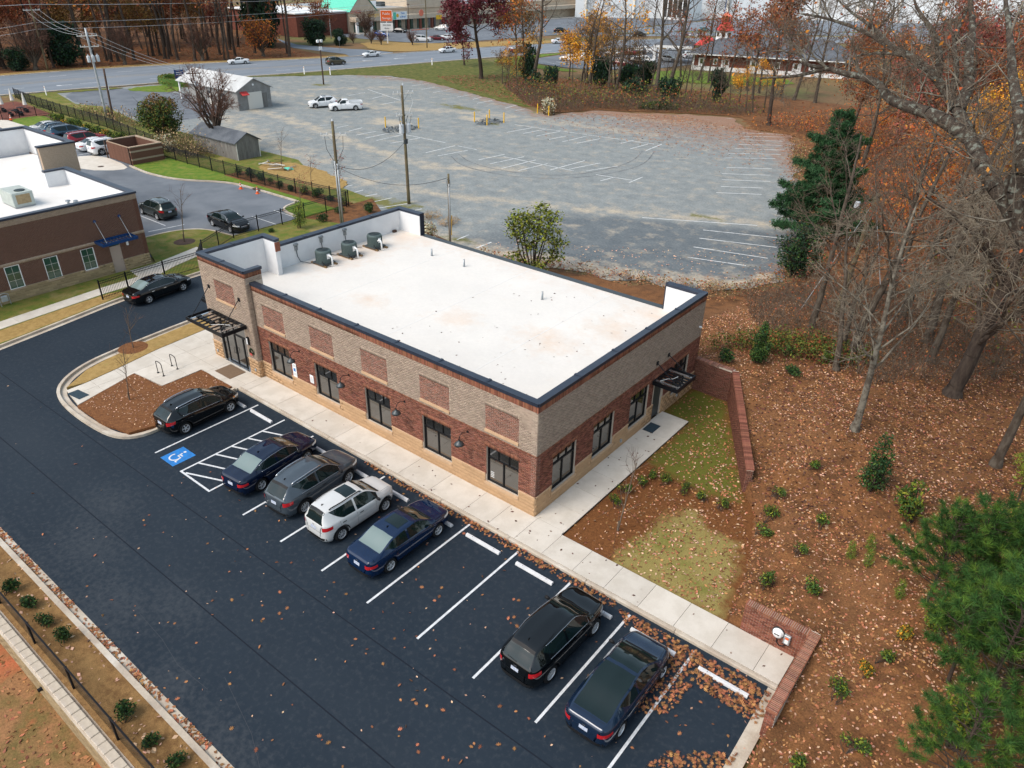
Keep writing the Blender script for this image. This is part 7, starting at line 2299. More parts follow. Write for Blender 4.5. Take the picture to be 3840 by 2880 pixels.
# ------------------------------------------------------------------ vegetation
def seg_mesh(name,segs,n=5):
 A = np.array([np.concatenate([s[0],s[1],[s[2],s[3]]]) for s in segs],float)
 p0,p1,r0,r1 = A[:,:3],A[:,3:6],A[:,6],A[:,7]
 d = p1 - p0
 d /= np.linalg.norm(d,axis=1)[:,None] + 1e-9
 a = np.where(np.abs(d[:,2:3]) < .9,np.array([[0,0,1.]]),np.array([[1.,0,0]]))
 x = np.cross(d,a)
 x /= np.linalg.norm(x,axis=1)[:,None] + 1e-9
 y = np.cross(d,x)
 t = 2*np.pi*np.arange(n)/n
 ring = np.cos(t)[None,:,None]*x[:,None] + np.sin(t)[None,:,None]*y[:,None]
 V = np.concatenate([p0[:,None] + r0[:,None,None]*ring,p1[:,None] + r1[:,None,None]*ring],1)
 k = np.arange(n)
 q = np.stack([k,k + n,(k + 1) % n + n,(k + 1) % n],1)
 F = (q[None] + 2*n*np.arange(len(A))[:,None,None]).reshape(-1,4)
 me = np_mesh(name,V.reshape(-1,3),F)
 me.polygons.foreach_set('use_smooth',[True]*len(me.polygons))
 return me
def leaf_mesh(name,P,size,rs,aspect=.55,jit=.5,flat=0.0,lobed=False):
 P = np.asarray(P,float)
 n = len(P)
 s = size*(1 + jit*(rs.rand(n) - .5)*2)
 u = rs.randn(n,3)
 u[:,2] *= (1 - flat)
 u /= np.linalg.norm(u,axis=1)[:,None]
 w = rs.randn(n,3)
 if flat:
  w = np.cross(np.array([0,0,1.])[None] + .35*rs.randn(n,3),u)
 v = w - (w*u).sum(1)[:,None]*u
 v /= np.linalg.norm(v,axis=1)[:,None] + 1e-9
 if not lobed:
  V = np.stack([P - u*s[:,None]*.5,P + v*(s*aspect*.5)[:,None],P + u*s[:,None]*.5,P - v*(s*aspect*.5)[:,None]],1)
  F = np.arange(4*n).reshape(n,4)
  return np_mesh(name,V.reshape(-1,3),F)
 nn = np.cross(u,v)
 prof = [(-.62,0),(-.30,.05),(-.26,.36),(-.12,.06),(.02,.44),(.14,.06),(.28,.32),(.34,.05),(.52,0)]
 up = prof + [(a,-b) for a,b in prof[-2:0:-1]]
 V = []
 for (a,b) in up:
  V.append(P + u*(s*a)[:,None] + v*(s*b)[:,None] + nn*(s*.18*(abs(b)*1.5 + a*a))[:,None])
 V = np.stack(V,1)
 m = len(up)
 V2 = V.reshape(-1,3)
 Fq = []
 for k in range(1,m // 2 - 1):
  Fq.append((k,k + 1,m - k - 1,m - k))
 Fq = np.array(Fq)
 T1 = np.array([(0,1,m - 1)])
 T2 = np.array([(m // 2 - 1,m // 2,m // 2 + 1)])
 me = bpy.data.meshes.new(name)
 base = m*np.arange(n)[:,None,None]
 allf = np.concatenate([(Fq[None] + base).reshape(-1,4)])
 tr = np.concatenate([(np.concatenate([T1,T2])[None] + base).reshape(-1,3)])
 me.vertices.add(len(V2))
 me.vertices.foreach_set('co',V2.astype(np.float32).ravel())
 loops = np.concatenate([allf.ravel(),tr.ravel()]).astype(np.int32)
 me.loops.add(len(loops))
 me.loops.foreach_set('vertex_index',loops)
 st = np.concatenate([np.arange(0,allf.size,4),allf.size + np.arange(0,tr.size,3)]).astype(np.int32)
 me.polygons.add(len(st))
 me.polygons.foreach_set('loop_start',st)
 me.update(calc_edges=True)
 return me
def grow(rs,segs,tips,p,d,L,r,lev,P):
 p,d = np.array(p,float),np.array(d,float)
 n = max(2,int(round(L/P['seg'][lev])))
 sl = L/n
 kids = P['kids'][lev] if lev < len(P['kids']) else 0
 at = sorted(rs.uniform(P.get('first',.25),1.0,kids)) if kids else []
 j = 0
 rr = r
 end = P['taper'][lev]*r
 for k in range(n):
  d = d + rs.randn(3)*P['wob'][lev] + np.array([0,0,P['up'][lev]])
  d /= np.linalg.norm(d)
  q = p + d*sl
  r2 = r + (end - r)*(k + 1)/n
  segs[min(lev,len(segs) - 1)].append((p,q,rr,r2))
  while j < len(at) and at[j] <= (k + 1)/n:
   f = at[j]*n - k
   b = p + (q - p)*f
   ax = rs.randn(3)
   ax -= ax.dot(d)*d
   ax /= np.linalg.norm(ax) + 1e-9
   an = rad(rs.uniform(*P['ang'][lev]))
   nd_ = d*math.cos(an) + ax*math.sin(an)
   cl = L*rs.uniform(*P['ratio'][lev])*(1.0 - .35*at[j])
   grow(rs,segs,tips,b,nd_,cl,max(rr*P['rr'][lev],P.get('rmin',.006)),lev + 1,P)
   j += 1
  p,rr = q,r2
 if lev >= P.get('tiplev',len(P['kids'])):
  tips.append(p)
DEC = dict(seg=[.9,.7,.5,.35,.3],kids=[11,6,5,3],ang=[(35,65),(30,60),(30,60),(25,60)],ratio=[(.35,.55),(.35,.6),(.4,.7),(.4,.7)],wob=[.05,.12,.16,.2,.2],up=[.03,.05,.04,.03,.0],taper=[.25,.3,.35,.5,.6],rr=[.5,.55,.6,.7],first=.3,rmin=.008)
def tree_mesh(seed,h,r,P=DEC,lean=(0,0),bark='bark',twig='twig',split=1,n0=8):
 rs = np.random.RandomState(seed)
 segs = [[],[],[],[],[]]
 tips = []
 d = np.array([lean[0],lean[1],1.0])
 grow(rs,segs,tips,(0,0,-.3),d/np.linalg.norm(d),h,r,0,P)
 segs[0].insert(0,(np.array([0,0,-.35]),np.array([0,0,.45]),r*1.7,r*.98))
 thick = [s for l in segs[:split + 1] for s in l]
 thin = [s for l in segs[split + 1:] for s in l]
 mt = seg_mesh('trunk',thick,n0)
 mt.materials.append(MT[bark])
 mc = None
 if thin:
  mc = seg_mesh('branches',thin,3)
  mc.materials.append(MT[twig])
 return mt,mc,np.array(tips),rs
def foliage(tips,per,spread,size,mkey,rs,aspect=.6,name='foliage',keep=1.0,jit=.5):
 T = tips[rs.rand(len(tips)) < keep]
 P = np.repeat(T,per,0) + rs.randn(len(T)*per,3)*spread
 me = leaf_mesh(name,P,size,rs,aspect,jit)
 me.materials.append(MT[mkey])
 return me
def place_tree(name,meshes,loc,label,group=None,rz=0.0,s=1.0,cat='tree',zs=None):
 o = empty(name,loc,rz)
 o.scale = (s,s,zs or s)
 tag(o,label,cat,group)
 for nm,me in meshes:
  if me is not None:
   link(nm,me,o)
 return o
def blob_points(rs,lobes,n,shell=.6):
 vol = np.array([l[3]*l[4]*l[5] for l in lobes]) ** .75
 k = rs.choice(len(lobes),n,p=vol/vol.sum())
 L = np.array(lobes)[k]
 u = rs.randn(n,3)
 u /= np.linalg.norm(u,axis=1)[:,None]
 r = (shell + (1 - shell)*rs.rand(n))*(1 + .10*rs.randn(n))
 return L[:,:3] + u*r[:,None]*L[:,3:6]
def leafy(seed,h,lobes,n,size,mkeys,trunk_r=.12,stems=1,aspect=.6,bark='bark_dark',shell=.55):
 rs = np.random.RandomState(seed)
 segs = [[]]
 for s in range(stems):
  a = rs.rand()*6.28
  for l in lobes:
   c = np.array(l[:3])
   b0 = np.array([.12*stems*math.cos(a)*(stems > 1),.12*stems*math.sin(a)*(stems > 1),-.1])
   mid = b0*.5 + c*.5 + rs.randn(3)*.1
   mid[2] = c[2]*.45
   segs[0] += [(b0,mid,trunk_r,trunk_r*.7),(mid,c,trunk_r*.7,trunk_r*.25)]
   for _ in range(6):
    e = c + rs.randn(3)*np.array(l[3:6])*.55
    segs[0].append((mid*.3 + c*.7,e,trunk_r*.3,trunk_r*.08))
 mt = seg_mesh('trunk',segs[0],5)
 mt.materials.append(MT[bark])
 out = [('trunk',mt)]
 tot = sum(w for _,w in mkeys)
 for i,(mk_,w) in enumerate(mkeys):
  P = blob_points(rs,lobes,int(n*w/tot),shell)
  P = P[P[:,2] > .02]
  me = leaf_mesh('foliage',P,size,rs,aspect)
  me.materials.append(MT[mk_])
  out.append(('foliage',me))
 return out
def rand_lobes(rs,h,rad_,k,z0=.35,squash=.8,top=1.0):
 out = []
 for i in range(k):
  z = h*(z0 + (top - z0)*rs.rand()*.85)
  f = math.sin(math.pi*min(1,max(.12,(z/h - z0*.6)/(1.05 - z0*.6)))) ** .6
  a = rs.rand()*6.28
  d = rad_*f*.62*rs.rand() ** .5
  s = rad_*(.34 + .22*rs.rand())*(.6 + .4*f)
  out.append((d*math.cos(a),d*math.sin(a),z,s,s,s*squash))
 return out
# --- low planted shrubs
rs0 = np.random.RandomState(11)
SHR = []
for k in range(5):
 rr = np.random.RandomState(100 + k)
 lob = [(rr.randn()*.07,rr.randn()*.07,.24 + .1*rr.rand(),.24,.24,.22) for _ in range(4)]
 SHR.append(leafy(200 + k,.6,lob,520,.085,[('leaf_holly',3),('leaf_green',2)],.015,2,.5))
SHG = []
for k in range(4):
 rr = np.random.RandomState(150 + k)
 lob = [(rr.randn()*.12,rr.randn()*.12,.28 + .18*rr.rand(),.2,.2,.2) for _ in range(5)]
 SHG.append(leafy(250 + k,.7,lob,300,.10,[('leaf_green',3),('leaf_lime',1)],.015,3,.45))
def put(name,sets,k,x,y,label,group,s=1.0,z=None,cat='shrub'):
 rz = (x*7.3 + y*3.1) % 6.28
 o = place_tree(name,sets[k % len(sets)],(x,y,(ground_z(x,y) if z is None else z) - .02),label,group,rz,s,cat)
 if cat == 'shrub':
  q = (x*5.7 + y*11.3) % 1.0
  o.scale = (s*(.85 + .35*q),s*(1.15 - .3*q),s*(.8 + .45*((q*7.7) % 1.0)))
 return o
gS = 'round shrubs along the chain-link fence'
for k,(x,y) in enumerate(((-12.94,-16.58),(-11.57,-16.55),(-10.25,-16.46),(-8.99,-16.37),(-4.24,-16.5),(-2.62,-16.56),(-1.46,-16.46))):
 lb = ['first','second','third','fourth','fifth','sixth','seventh'][k]
 put('shrub',SHR,k,x,y,'small dark green shrub in the pine straw, %s from the left edge' % lb,gS,1.0 + .1*math.sin(k*2.1),.09)
gT = 'small shrubs by the side walk'
pos = ['nearest the walk corner','second along the walk','third along the walk','fourth along the walk','at the lawn edge','sixth along the mulch','seventh along the mulch','last before the bank']
for k,(x,y) in enumerate(((2.29,3.19),(2.25,4.25),(2.45,5.2),(2.6,6.05),(3.24,6.12),(4.26,6.17),(5.17,6.08),(6.2,6.12))):
 put('shrub',SHG,k,x,y,'small bright green shrub in the mulch, %s' % pos[k],gT,.85 + .1*((k*3) % 4)/4,.02)
gU = 'planted shrubs on the leafy bank'
bank_sh = [(8.3,6.3,'nearest the retaining wall end'),(8.6,5.2,'just below the wall end one'),(10.29,6.79,'highest of the middle three'),(10.25,4.58,'centre of the middle three'),(9.81,2.23,'above the meter wall'),(11.51,2.3,'right of the one above the meter wall'),(8.82,9.96,'right of the retaining wall'),(8.14,7.6,'at the retaining wall foot'),(13.75,-1.65,'right of the meter wall end'),(14.88,-3.24,'lowest on the bank'),(14.6,.3,'reddish tipped one right of the meter'),(13.59,-4.84,'yellowing one at the bottom edge')]
for k,(x,y,w) in enumerate(bank_sh):
 put('shrub',SHG,k,x,y,'small green shrub on the leafy bank, %s' % w,gU,1.0 + .12*math.sin(k*1.7))
ylw = leafy(270,.5,[(0,0,.28,.26,.26,.2),(.1,.1,.3,.2,.2,.18)],260,.09,[('leaf_gold',1),('leaf_olive',2)],.012,2)
for k,(x,y,w) in enumerate(((14.22,-.46,'beside the meter wall shrub'),(14.77,1.91,'farther up the bank'))):
 put('shrub',[ylw],0,x,y,'small yellowing shrub on the bank, %s' % w,'yellowing shrubs on the bank',1)
SEED = [leafy(280 + k,.9,[(0,0,.35,.2,.2,.35),(.05,0,.7,.14,.14,.25)],420,.16,[('needle_bright',2),('leaf_lime',1)],.012,1,.08) for k in range(2)]
for k,(x,y,w) in enumerate(((11.99,5.25,'left of a pair'),(12.49,5.88,'right of a pair'),(12.7,4.82,'just below the pair'),(14.11,3.72,'left of the big pines'))):
 put('pine_seedling',SEED,k,x,y,'pale green pine seedling on the bank, %s' % w,'pine seedlings on the bank',1.0,cat='seedling')
ev = leafy(300,2.6,[(0,0,.55,.55,.55,.45),(.15,.1,1.0,.52,.5,.45),(-.1,0,1.5,.42,.42,.42),(.1,0,2.0,.32,.32,.4),(.05,.05,2.4,.2,.2,.3),(.3,-.2,.8,.35,.35,.35)],2600,.12,[('leaf_green',3),('leaf_holly',2)],.05,1,.5)
put('holly_tree',[ev],0,2.75,17.6,'small bright green conical tree behind the retaining wall',None,1.0,cat='tree')
for k,(x,y,s,w) in enumerate(((1.29,16.46,1.5,'left of the conical tree'),(3.67,19.83,1.0,'right of the conical tree'),(4.85,17.47,1.25,'farther right near the fallen stump'))):
 put('shrub',SHR,k,x,y,'dark upright shrub behind the retaining wall, %s' % w,'dark shrubs behind the retaining wall',s)
ev2 = leafy(301,2.6,[(0,0,.6,.62,.62,.5),(.1,.1,1.2,.55,.55,.5),(.15,0,1.9,.5,.5,.5),(-.3,.1,.5,.4,.4,.4),(.3,-.1,1.5,.35,.35,.4),(0,0,2.5,.3,.3,.3)],1900,.12,[('leaf_green',2),('leaf_holly',3)],.05,1,.5)
put('holly_tree',[ev2],0,11.43,9.2,'leafy green small tree standing alone on the bank',None,1.05,cat='tree')
ev3 = leafy(302,2.0,[(0,0,.8,.5,.5,.5),(.3,.1,1.3,.4,.4,.4),(-.3,.2,1.2,.35,.35,.35),(.1,-.2,1.7,.35,.35,.3)],700,.17,[('leaf_green',2),('leaf_lime',1)],.04,2,.45)
put('laurel_bush',[ev3],0,13.2,8.3,'open green laurel bush above the pines on the bank',None,1.1,cat='shrub')
# --- pines at the lower right
def pine(seed,h,nb,needle=.24,tuft=46,r=.07,spreadf=.42,mk1='needle',mk2='needle_bright'):
 rs = np.random.RandomState(seed)
 segs = []
 tuftp = []
 top = np.array([.25*rs.randn(),.25*rs.randn(),h])
 for k in range(8):
  a,b = top*k/8,top*(k + 1)/8
  segs.append((a,b,r*(1 - k/9),r*(1 - (k + 1)/9)))
 tuftp.append((top,np.array([0,0,1.])))
 for i in range(nb):
  t = .22 + .76*(i + rs.rand())/nb
  a = i*2.4 + rs.rand()
  L = h*spreadf*(1.05 - t) ** .75*(.75 + .5*rs.rand()) + .15
  d = np.array([math.cos(a),math.sin(a),.30 + .5*t])
  d /= np.linalg.norm(d)
  p = top*t
  n = max(2,int(L/.28))
  rr = r*.45*(1 - t*.5)
  for k in range(n):
   d2 = d + rs.randn(3)*.12 + np.array([0,0,.07])
   d2 /= np.linalg.norm(d2)
   q = p + d2*L/n
   segs.append((p,q,rr*(1 - k/(n + 1)),rr*(1 - (k + 1)/(n + 1))))
   if k >= n*.35:
    tuftp.append((q,d2))
    if rs.rand() < .8:
     sd = d2 + rs.randn(3)*.6
     sd /= np.linalg.norm(sd)
     e = q + sd*.22
     segs.append((q,e,rr*.3,rr*.2))
     tuftp.append((e,sd))
   p,d = q,d2
 mt = seg_mesh('trunk',segs,6)
 mt.materials.append(MT['bark_dark'])
 out = [('trunk',mt)]
 for mi,mk_ in enumerate((mk1,mk2)):
  V = []
  for i,(c,d) in enumerate(tuftp):
   if (i % 3 == 0) != (mi == 1):
    continue
   u = rs.randn(tuft,3)*.55 + d[None]*.75
   u /= np.linalg.norm(u,axis=1)[:,None]
   w = np.cross(u,rs.randn(tuft,3))
   w /= np.linalg.norm(w,axis=1)[:,None]
   L = needle*(.7 + .5*rs.rand(tuft))[:,None]
   b = c[None] + rs.randn(tuft,3)*.025 - d[None]*(rs.rand(tuft,1)*.12)
   V.append(np.stack([b - w*.009,b + w*.009,b + u*L],1))
  V = np.concatenate(V).reshape(-1,3)
  me = np_mesh('needles',V,np.arange(len(V)).reshape(-1,3))
  me.materials.append(MT[mk_])
  out.append(('needles',me))
 return out
PINE = [pine(1,4.9,54,.30,62,.07,.46),pine(2,5.2,54,.30,62,.07,.46),pine(3,4.2,44,.30,60,.07,.46)]
gP = 'pines on the lower right of the bank'
for k,(x,y,s,w) in enumerate(((15.9,4.7,1.0,'leftmost and nearest the walk'),(17.6,4.6,1.12,'tall one behind at the frame edge'),(17.9,1.3,1.12,'middle one at the frame edge'),(19.0,-1.9,1.0,'lowest one in the corner'),(18.9,2.9,1.15,'farthest right'),(16.9,2.7,1.0,'between the leftmost and the middle one'),(17.0,6.3,.9,'highest up the bank'),(15.0,4.0,.85,'small one farthest left'),(16.4,.4,.95,'short one below the middle of the group'),(17.2,-3.4,.85,'lowest left one at the bottom edge'),(17.4,-.4,1.05,'one filling the gap above the lowest pair'))):
 put('pine_tree',PINE,k,x,y,'young long-needled green pine, %s' % w,gP,s,cat='tree')
bs = leafy(310,1.6,[(0,0,.5,.5,.5,.45),(.1,0,1.0,.45,.45,.45),(-.15,.1,1.3,.32,.32,.32)],1700,.085,[('leaf_green',2),('leaf_lime',2)],.04,2)
put('boxwood',[bs],0,15.6,3.1,'bright green dense bush under the leftmost pine',None,1.0)
put('boxwood',[bs],0,17.0,-1.6,'dark green dense bush in the lower right corner',None,1.25)
YEL = leafy(311,3.4,[(0,0,2.6,.8,.8,.5),(.6,.2,2.0,.6,.6,.4),(-.6,.1,3.0,.6,.6,.4),(.2,-.4,1.2,.5,.5,.35)],1500,.13,[('leaf_olive',2),('leaf_lime',1)],.06,1,.4)
for k,(x,y,s,w) in enumerate(((16.9,10.6,1.1,'above the pines'),(17.2,13.6,1.4,'highest, by the frame edge'),(15.6,8.3,.6,'low one behind the pines'),(19.2,7.4,.9,'between pine and frame edge'))):
 put('cedar_tree',[YEL],0,x,y,'yellow-green wispy cedar at the right edge, %s' % w,'yellow-green cedars at the right edge',s,cat='tree')
# --- young street trees with stakes
YT = dict(seg=[.4,.3,.25],kids=[13,3],ang=[(25,50),(25,55)],ratio=[(.25,.45),(.35,.6)],wob=[.03,.08,.12],up=[.0,.09,.05],taper=[.35,.4,.5],rr=[.45,.6],first=.35,rmin=.006)
ytm = [tree_mesh(40 + k,3.3,.032,YT,bark='twig',twig='twig_red') for k in range(3)]
def young(x,y,z,k,label,s=1.0,leaves=None,stakes=True):
 mt,mc,tips,rs = ytm[k % 3]
 ms = [('trunk',mt),('branches',mc)]
 if leaves:
  ms.append(('foliage',foliage(tips,3,.12,.10,leaves,np.random.RandomState(k),keep=.6)))
 o = place_tree('young_tree',ms,(x,y,z),label,'young bare street trees',k*1.3,s)
 if stakes:
  for a in (0.4,2.5,4.6):
   MB().tube([(1.0*math.cos(a),1.0*math.sin(a),0),(0,0,1.3)],.007,4).build('guy_line','wood_dark',o)
 return o
young(-23.3,-6.5,.165,0,'bare young tree staked in the mulch bed beside the black hatchback',1.05)
young(-29.2,-3.2,.158,1,'bare young tree on the dry grass strip by the drive',.95)
young(3.33,1.72,.02,2,'bare young tree in the mulch at the office corner',1.2)
young(-45.0,9.6,.13,0,'bare young tree on the neighbour lawn island',1.45,stakes=False)
young(-45.6,22.3,.11,1,'young tree with a few red leaves in front of the iron fence',1.15,'leaf_brownred',False)
young(-46.5,27.6,.1,2,'young tree with red leaves beside the gravel bays',1.25,'leaf_brownred',False)
young(-60.5,31.0,.07,0,'bare young tree beside the scrap planks',1.3,None,False)
young(-52.0,28.6,.07,1,'small bare sapling left of the grey pole',1.0,'leaf_brownred',False)
mulch_ring = MB().lathe([(.0,.14),(.75,.15),(.9,.128)],(-45.0,9.6,0),20,caps=False).build('mulch_ring','wood_dark')
mulch_ring['kind'] = 'structure'
mr2 = MB().lathe([(.0,.172),(.7,.168),(.9,.156)],(-29.2,-3.2,0),20,caps=False).build('mulch_ring','mulch')
mr2['kind'] = 'structure'
# --- hedges by the fence
gH = 'shrubs along the iron fence'
for k in range(10):
 x = -61 + 1.95*k
 put('shrub',SHR if k % 3 else SHG,k,x,25.6 + .15*math.sin(k),'dark shrub behind the long iron fence, %s from the lawn' % ['first','second','third','fourth','fifth','sixth','seventh','eighth','ninth','tenth'][k],gH,1.5 + .3*math.sin(k*1.3),.08)
for k,(x,y,s,w) in enumerate(((-39.8,25.8,2.0,'round one beside the fence end'),(-41.5,23.8,1.6,'dark one left of the grey pole'),(-40.6,21.0,1.4,'small one at the foot of the grey pole'),(-41.6,16.0,.9,'one close to the fence near the black sedan'))):
 put('shrub',SHR,k,x,y,'dark evergreen shrub, %s' % w,'shrubs in the bed behind the office',s,.08)
lt = leafy(320,2.4,[(0,0,.7,.7,.7,.5),(.2,0,1.3,.6,.6,.5),(0,.1,1.9,.4,.4,.4)],1400,.13,[('leaf_green',1),('leaf_lime',1)],.04,2,.3)
put('shrub',[lt],0,-40.6,18.4,'feathery light green bush between fence and office parapet',None,1.0,.08)
for k in range(16):
 x = -85 - 1.45*k
 put('shrub',SHG if k % 4 else [ylw],k,x,25.2 + .02*k,'low yellow-green hedge plant in front of the far iron fence','hedge plants in front of the far iron fence',1.9,.05)
hed = MB()
hp = []
rsH = np.random.RandomState(5)
for k in range(2600):
 a = rsH.rand()*6.283
 b = rsH.randn(3)
 b /= np.linalg.norm(b)
 hp.append((-126.0 + (4.6 + .7*b[0])*math.cos(a) ,56.6 + (2.6 + .7*b[0])*math.sin(a)*1.0,.65 + .65*b[2]))
hedge = empty('hedge_ring',(0,0,0))
tag(hedge,'clipped oval hedge ring round the blue roadside sign','hedge')
me = leaf_mesh('foliage',hp,.28,rsH,.6)
me.materials.append(MT['leaf_olive'])
link('foliage',me,hedge)
ribbon([(-126.0 + 4.6*math.cos(t),56.6 + 2.6*math.sin(t)) for t in np.linspace(0,2*math.pi,30)],1.15,0,None,h=1.15).build('core','leaf_green',hedge)
# --- the round evergreen, the bare tree and the olive tree on the gravel side
rt = leafy(330,5.6,rand_lobes(np.random.RandomState(8),5.2,3.3,22,.22,.9),9000,.22,[('leaf_holly',2),('leaf_green',4),('leaf_olive',3),('leaf_bronze',1)],.14,2)
rsx = np.random.RandomState(9)
topP = blob_points(rsx,[(0,0,4.5,1.9,1.9,.9),(.6,.4,4.2,1.6,1.6,.9),(-.3,-.2,5.2,.8,.8,.6)],1500,.8)
me = leaf_mesh('foliage',topP,.2,rsx,.6)
me.materials.append(MT['leaf_bronze'])
rt.append(('foliage',me))
place_tree('magnolia_tree',rt,(-84.2,30.0,0),'round dense green tree with bronze top behind the bin enclosure',None)
VASE = dict(seg=[.5,.5,.4,.3,.3],kids=[16,7,6,3],ang=[(20,45),(20,45),(25,50),(25,50)],ratio=[(.9,1.5),(.4,.6),(.4,.7),(.4,.7)],wob=[.05,.08,.12,.16,.2],up=[.0,.035,.02,.0,.0],taper=[.5,.25,.35,.5,.6],rr=[.5,.5,.6,.7],first=.35,rmin=.009)
mt,mc,tips,rs_ = tree_mesh(51,3.0,.26,VASE,bark='bark_dark',twig='twig_red')
place_tree('bare_tree',[('trunk',mt),('branches',mc)],(-73.2,31.0,0),'bare spreading tree growing through the old shed corner',None,0,1.7)
ot = leafy(340,5.6,[(0,0,4.2,1.0,1.0,.9),(.7,-.2,3.6,.9,.9,.8),(-.8,.2,3.4,.9,.9,.8),(.9,.3,4.6,.7,.7,.6),(-.7,-.2,4.7,.7,.7,.6),(0.3,.2,5.2,.6,.6,.5),(1.3,0,2.8,.7,.7,.6),(-.2,.3,2.4,.8,.8,.6),(1.0,.1,1.8,.7,.7,.6),(-1.2,.3,4.1,.5,.5,.5),(-.9,0,1.5,.7,.7,.6),(.2,-.3,1.1,.8,.8,.6)],3600,.16,[('leaf_green',1),('leaf_olive',4),('leaf_lime',4)],.06,1,.6,'bark_dark',.3)
place_tree('olive_green_tree',ot,(-17.6,23.0,0),'yellow-green leafy tree right behind the office roof edge',None,0.6,1.45,'tree',1.05)
cb = leafy(350,1.6,[(0,0,.6,.6,.6,.5),(.5,.2,.9,.5,.5,.4),(-.4,.1,1.0,.4,.4,.4)],520,.13,[('leaf_tan',2),('leaf_cream',3),('leaf_olive',1)],.02,4)
for k,(x,y,s,w) in enumerate(((-29.4,23.6,1.3,'right behind the office roof corner'),(-57.8,80.0,2.2,'beside the pair of yellow bollards'),(-79,27.2,1.4,'in the thicket beside the bin enclosure'),(-77.0,26.6,1.2,'between bin enclosure and old shed'))):
 put('flowering_bush',[cb],0,x,y,'cream-tufted dry bush, %s' % w,'cream-tufted bushes',s,0)
dg = leafy(352,.7,[(0,0,.3,.8,.8,.3),(.8,.3,.3,.6,.6,.25)],500,.32,[('leaf_tan',1)],.01,4,.05)
for k,(x,y,w) in enumerate(((-34.0,28.8,'in front of the transformer pole'),(-31.5,28.0,'left of the short pole'),(-5.5,30.5,'at the gravel corner behind the office'))):
 put('grass_clump',[dg],0,x,y,'clump of dry tan grass, %s' % w,'dry grass clumps on the gravel',1.2,0,cat='grass clump')
# --- the oak on the right: limbs laid out one by one
OAK = [[(21.5,2.6,1.5),(20.3,1.5,6.0),(18.2,.2,11.0),(16.2,-.8,14.4),(14.81,-1.12,15.79),(14.12,-1.03,16.64),(13.61,-.99,17.25),(13.17,-.81,17.57),(12.74,-.43,17.94),(12.28,.23,18.33),(11.76,.88,18.79),(11.41,1.5,19.0),(10.82,2.05,19.39),(9.98,3.08,19.7),(9.07,3.95,19.86),(8.38,4.31,20.09),(7.69,4.63,20.27),(6.73,4.74,20.45),(6.0,4.94,20.5)],
 [(12.28,.23,18.33),(11.33,.61,18.68),(10.66,1.0,18.72),(9.97,1.4,18.81),(9.6,1.89,19.07),(9.0,2.1,19.21),(8.39,2.23,19.23),(7.94,2.37,19.32),(7.42,2.55,19.11),(6.91,2.62,18.96),(5.83,2.83,18.79)],
 [(11.76,.88,18.79),(11.72,1.69,19.35),(11.43,2.16,19.89),(11.25,2.78,20.53),(10.88,3.37,21.13),(10.51,4.24,21.72)],
 [(13.46,-.93,17.4),(13.57,-1.01,18.06),(13.86,-1.1,18.43),(14.01,-.82,19.06)],
 [(10.9,2.0,19.35),(10.74,2.44,19.81),(10.33,3.09,20.33),(9.66,3.51,20.82),(9.16,4.34,21.3)],
 [(7.94,2.37,19.32),(7.27,2.56,19.29),(6.78,3.23,19.53),(6.11,3.57,19.5),(5.46,4.19,19.86)],
 [(9.98,3.08,19.7),(9.19,3.24,19.76),(8.34,3.19,19.61),(8.25,3.07,19.33),(8.19,3.2,19.17)],
 [(9.07,3.95,19.86),(8.33,4.69,20.26),(7.29,5.32,20.64),(6.47,5.88,21.08)],
 [(11.41,1.5,19.0),(11.32,1.88,19.62),(10.92,2.54,20.15),(10.86,3.15,20.65),(10.86,4.25,21.36)],
 [(14.12,-1.03,16.64),(13.7,-1.12,17.37),(13.67,-1.17,18.15),(13.21,-.54,19.1),(12.82,.12,19.61),(12.34,1.0,20.54),(11.8,2.08,21.39)]]
ORAD = [(.52,.03),(.16,.025),(.13,.03),(.12,.03),(.09,.02),(.05,.012),(.05,.015),(.07,.015),(.07,.02),(.17,.04)]
rsO = np.random.RandomState(77)
oseg = [[],[],[],[],[]]
OB = dict(seg=[.5,.32,.24,.18,.16],kids=[9,6,5,3],ang=[(30,75),(25,70),(25,70),(25,60)],ratio=[(.35,.6),(.4,.65),(.4,.7),(.4,.7)],wob=[.1,.2,.24,.26,.28],up=[.02,.03,.015,0,0],taper=[.3,.3,.35,.5,.6],rr=[.45,.55,.6,.7],first=.15,rmin=.0045)
otips = []
for li,L in enumerate(OAK):
 L = [np.array(p) for p in L]
 r0,r1 = ORAD[li]
 n = len(L)
 sm = smooth_poly([tuple(p) for p in L],1)
 ns = len(sm)
 cum = np.concatenate([[0],np.cumsum([np.linalg.norm(np.array(sm[k + 1]) - np.array(sm[k])) for k in range(ns - 1)])])
 cum /= cum[-1]
 rad_at = lambda t: (r0*(1 - t) ** 1.15 + r1)
 for k in range(ns - 1):
  a,b = np.array(sm[k]),np.array(sm[k + 1])
  oseg[0].append((a,b,rad_at(cum[k]),rad_at(cum[k + 1])))
 total = sum(np.linalg.norm(L[k + 1] - L[k]) for k in range(n - 1))
 lo = 4 if li == 0 else 1
 for k in range(lo,n):
  for rep in range(3 if li == 0 else 2):
   t = rsO.rand()
   p = L[k - 1]*(1 - t) + L[k]*t
   dd = L[k] - L[k - 1]
   dd /= np.linalg.norm(dd)
   ax = rsO.randn(3)
   ax[2] = abs(ax[2])*.6
   ax -= ax.dot(dd)*dd
   ax /= np.linalg.norm(ax)
   an = rad(rsO.uniform(35,80))
   grow(rsO,oseg,otips,p,dd*math.cos(an) + ax*math.sin(an),rsO.uniform(1.0,2.6) if li < 2 else rsO.uniform(.7,1.8),.030 if rsO.rand() < .4 else .018,1,OB)
oak = empty('oak_tree',(0,0,0))
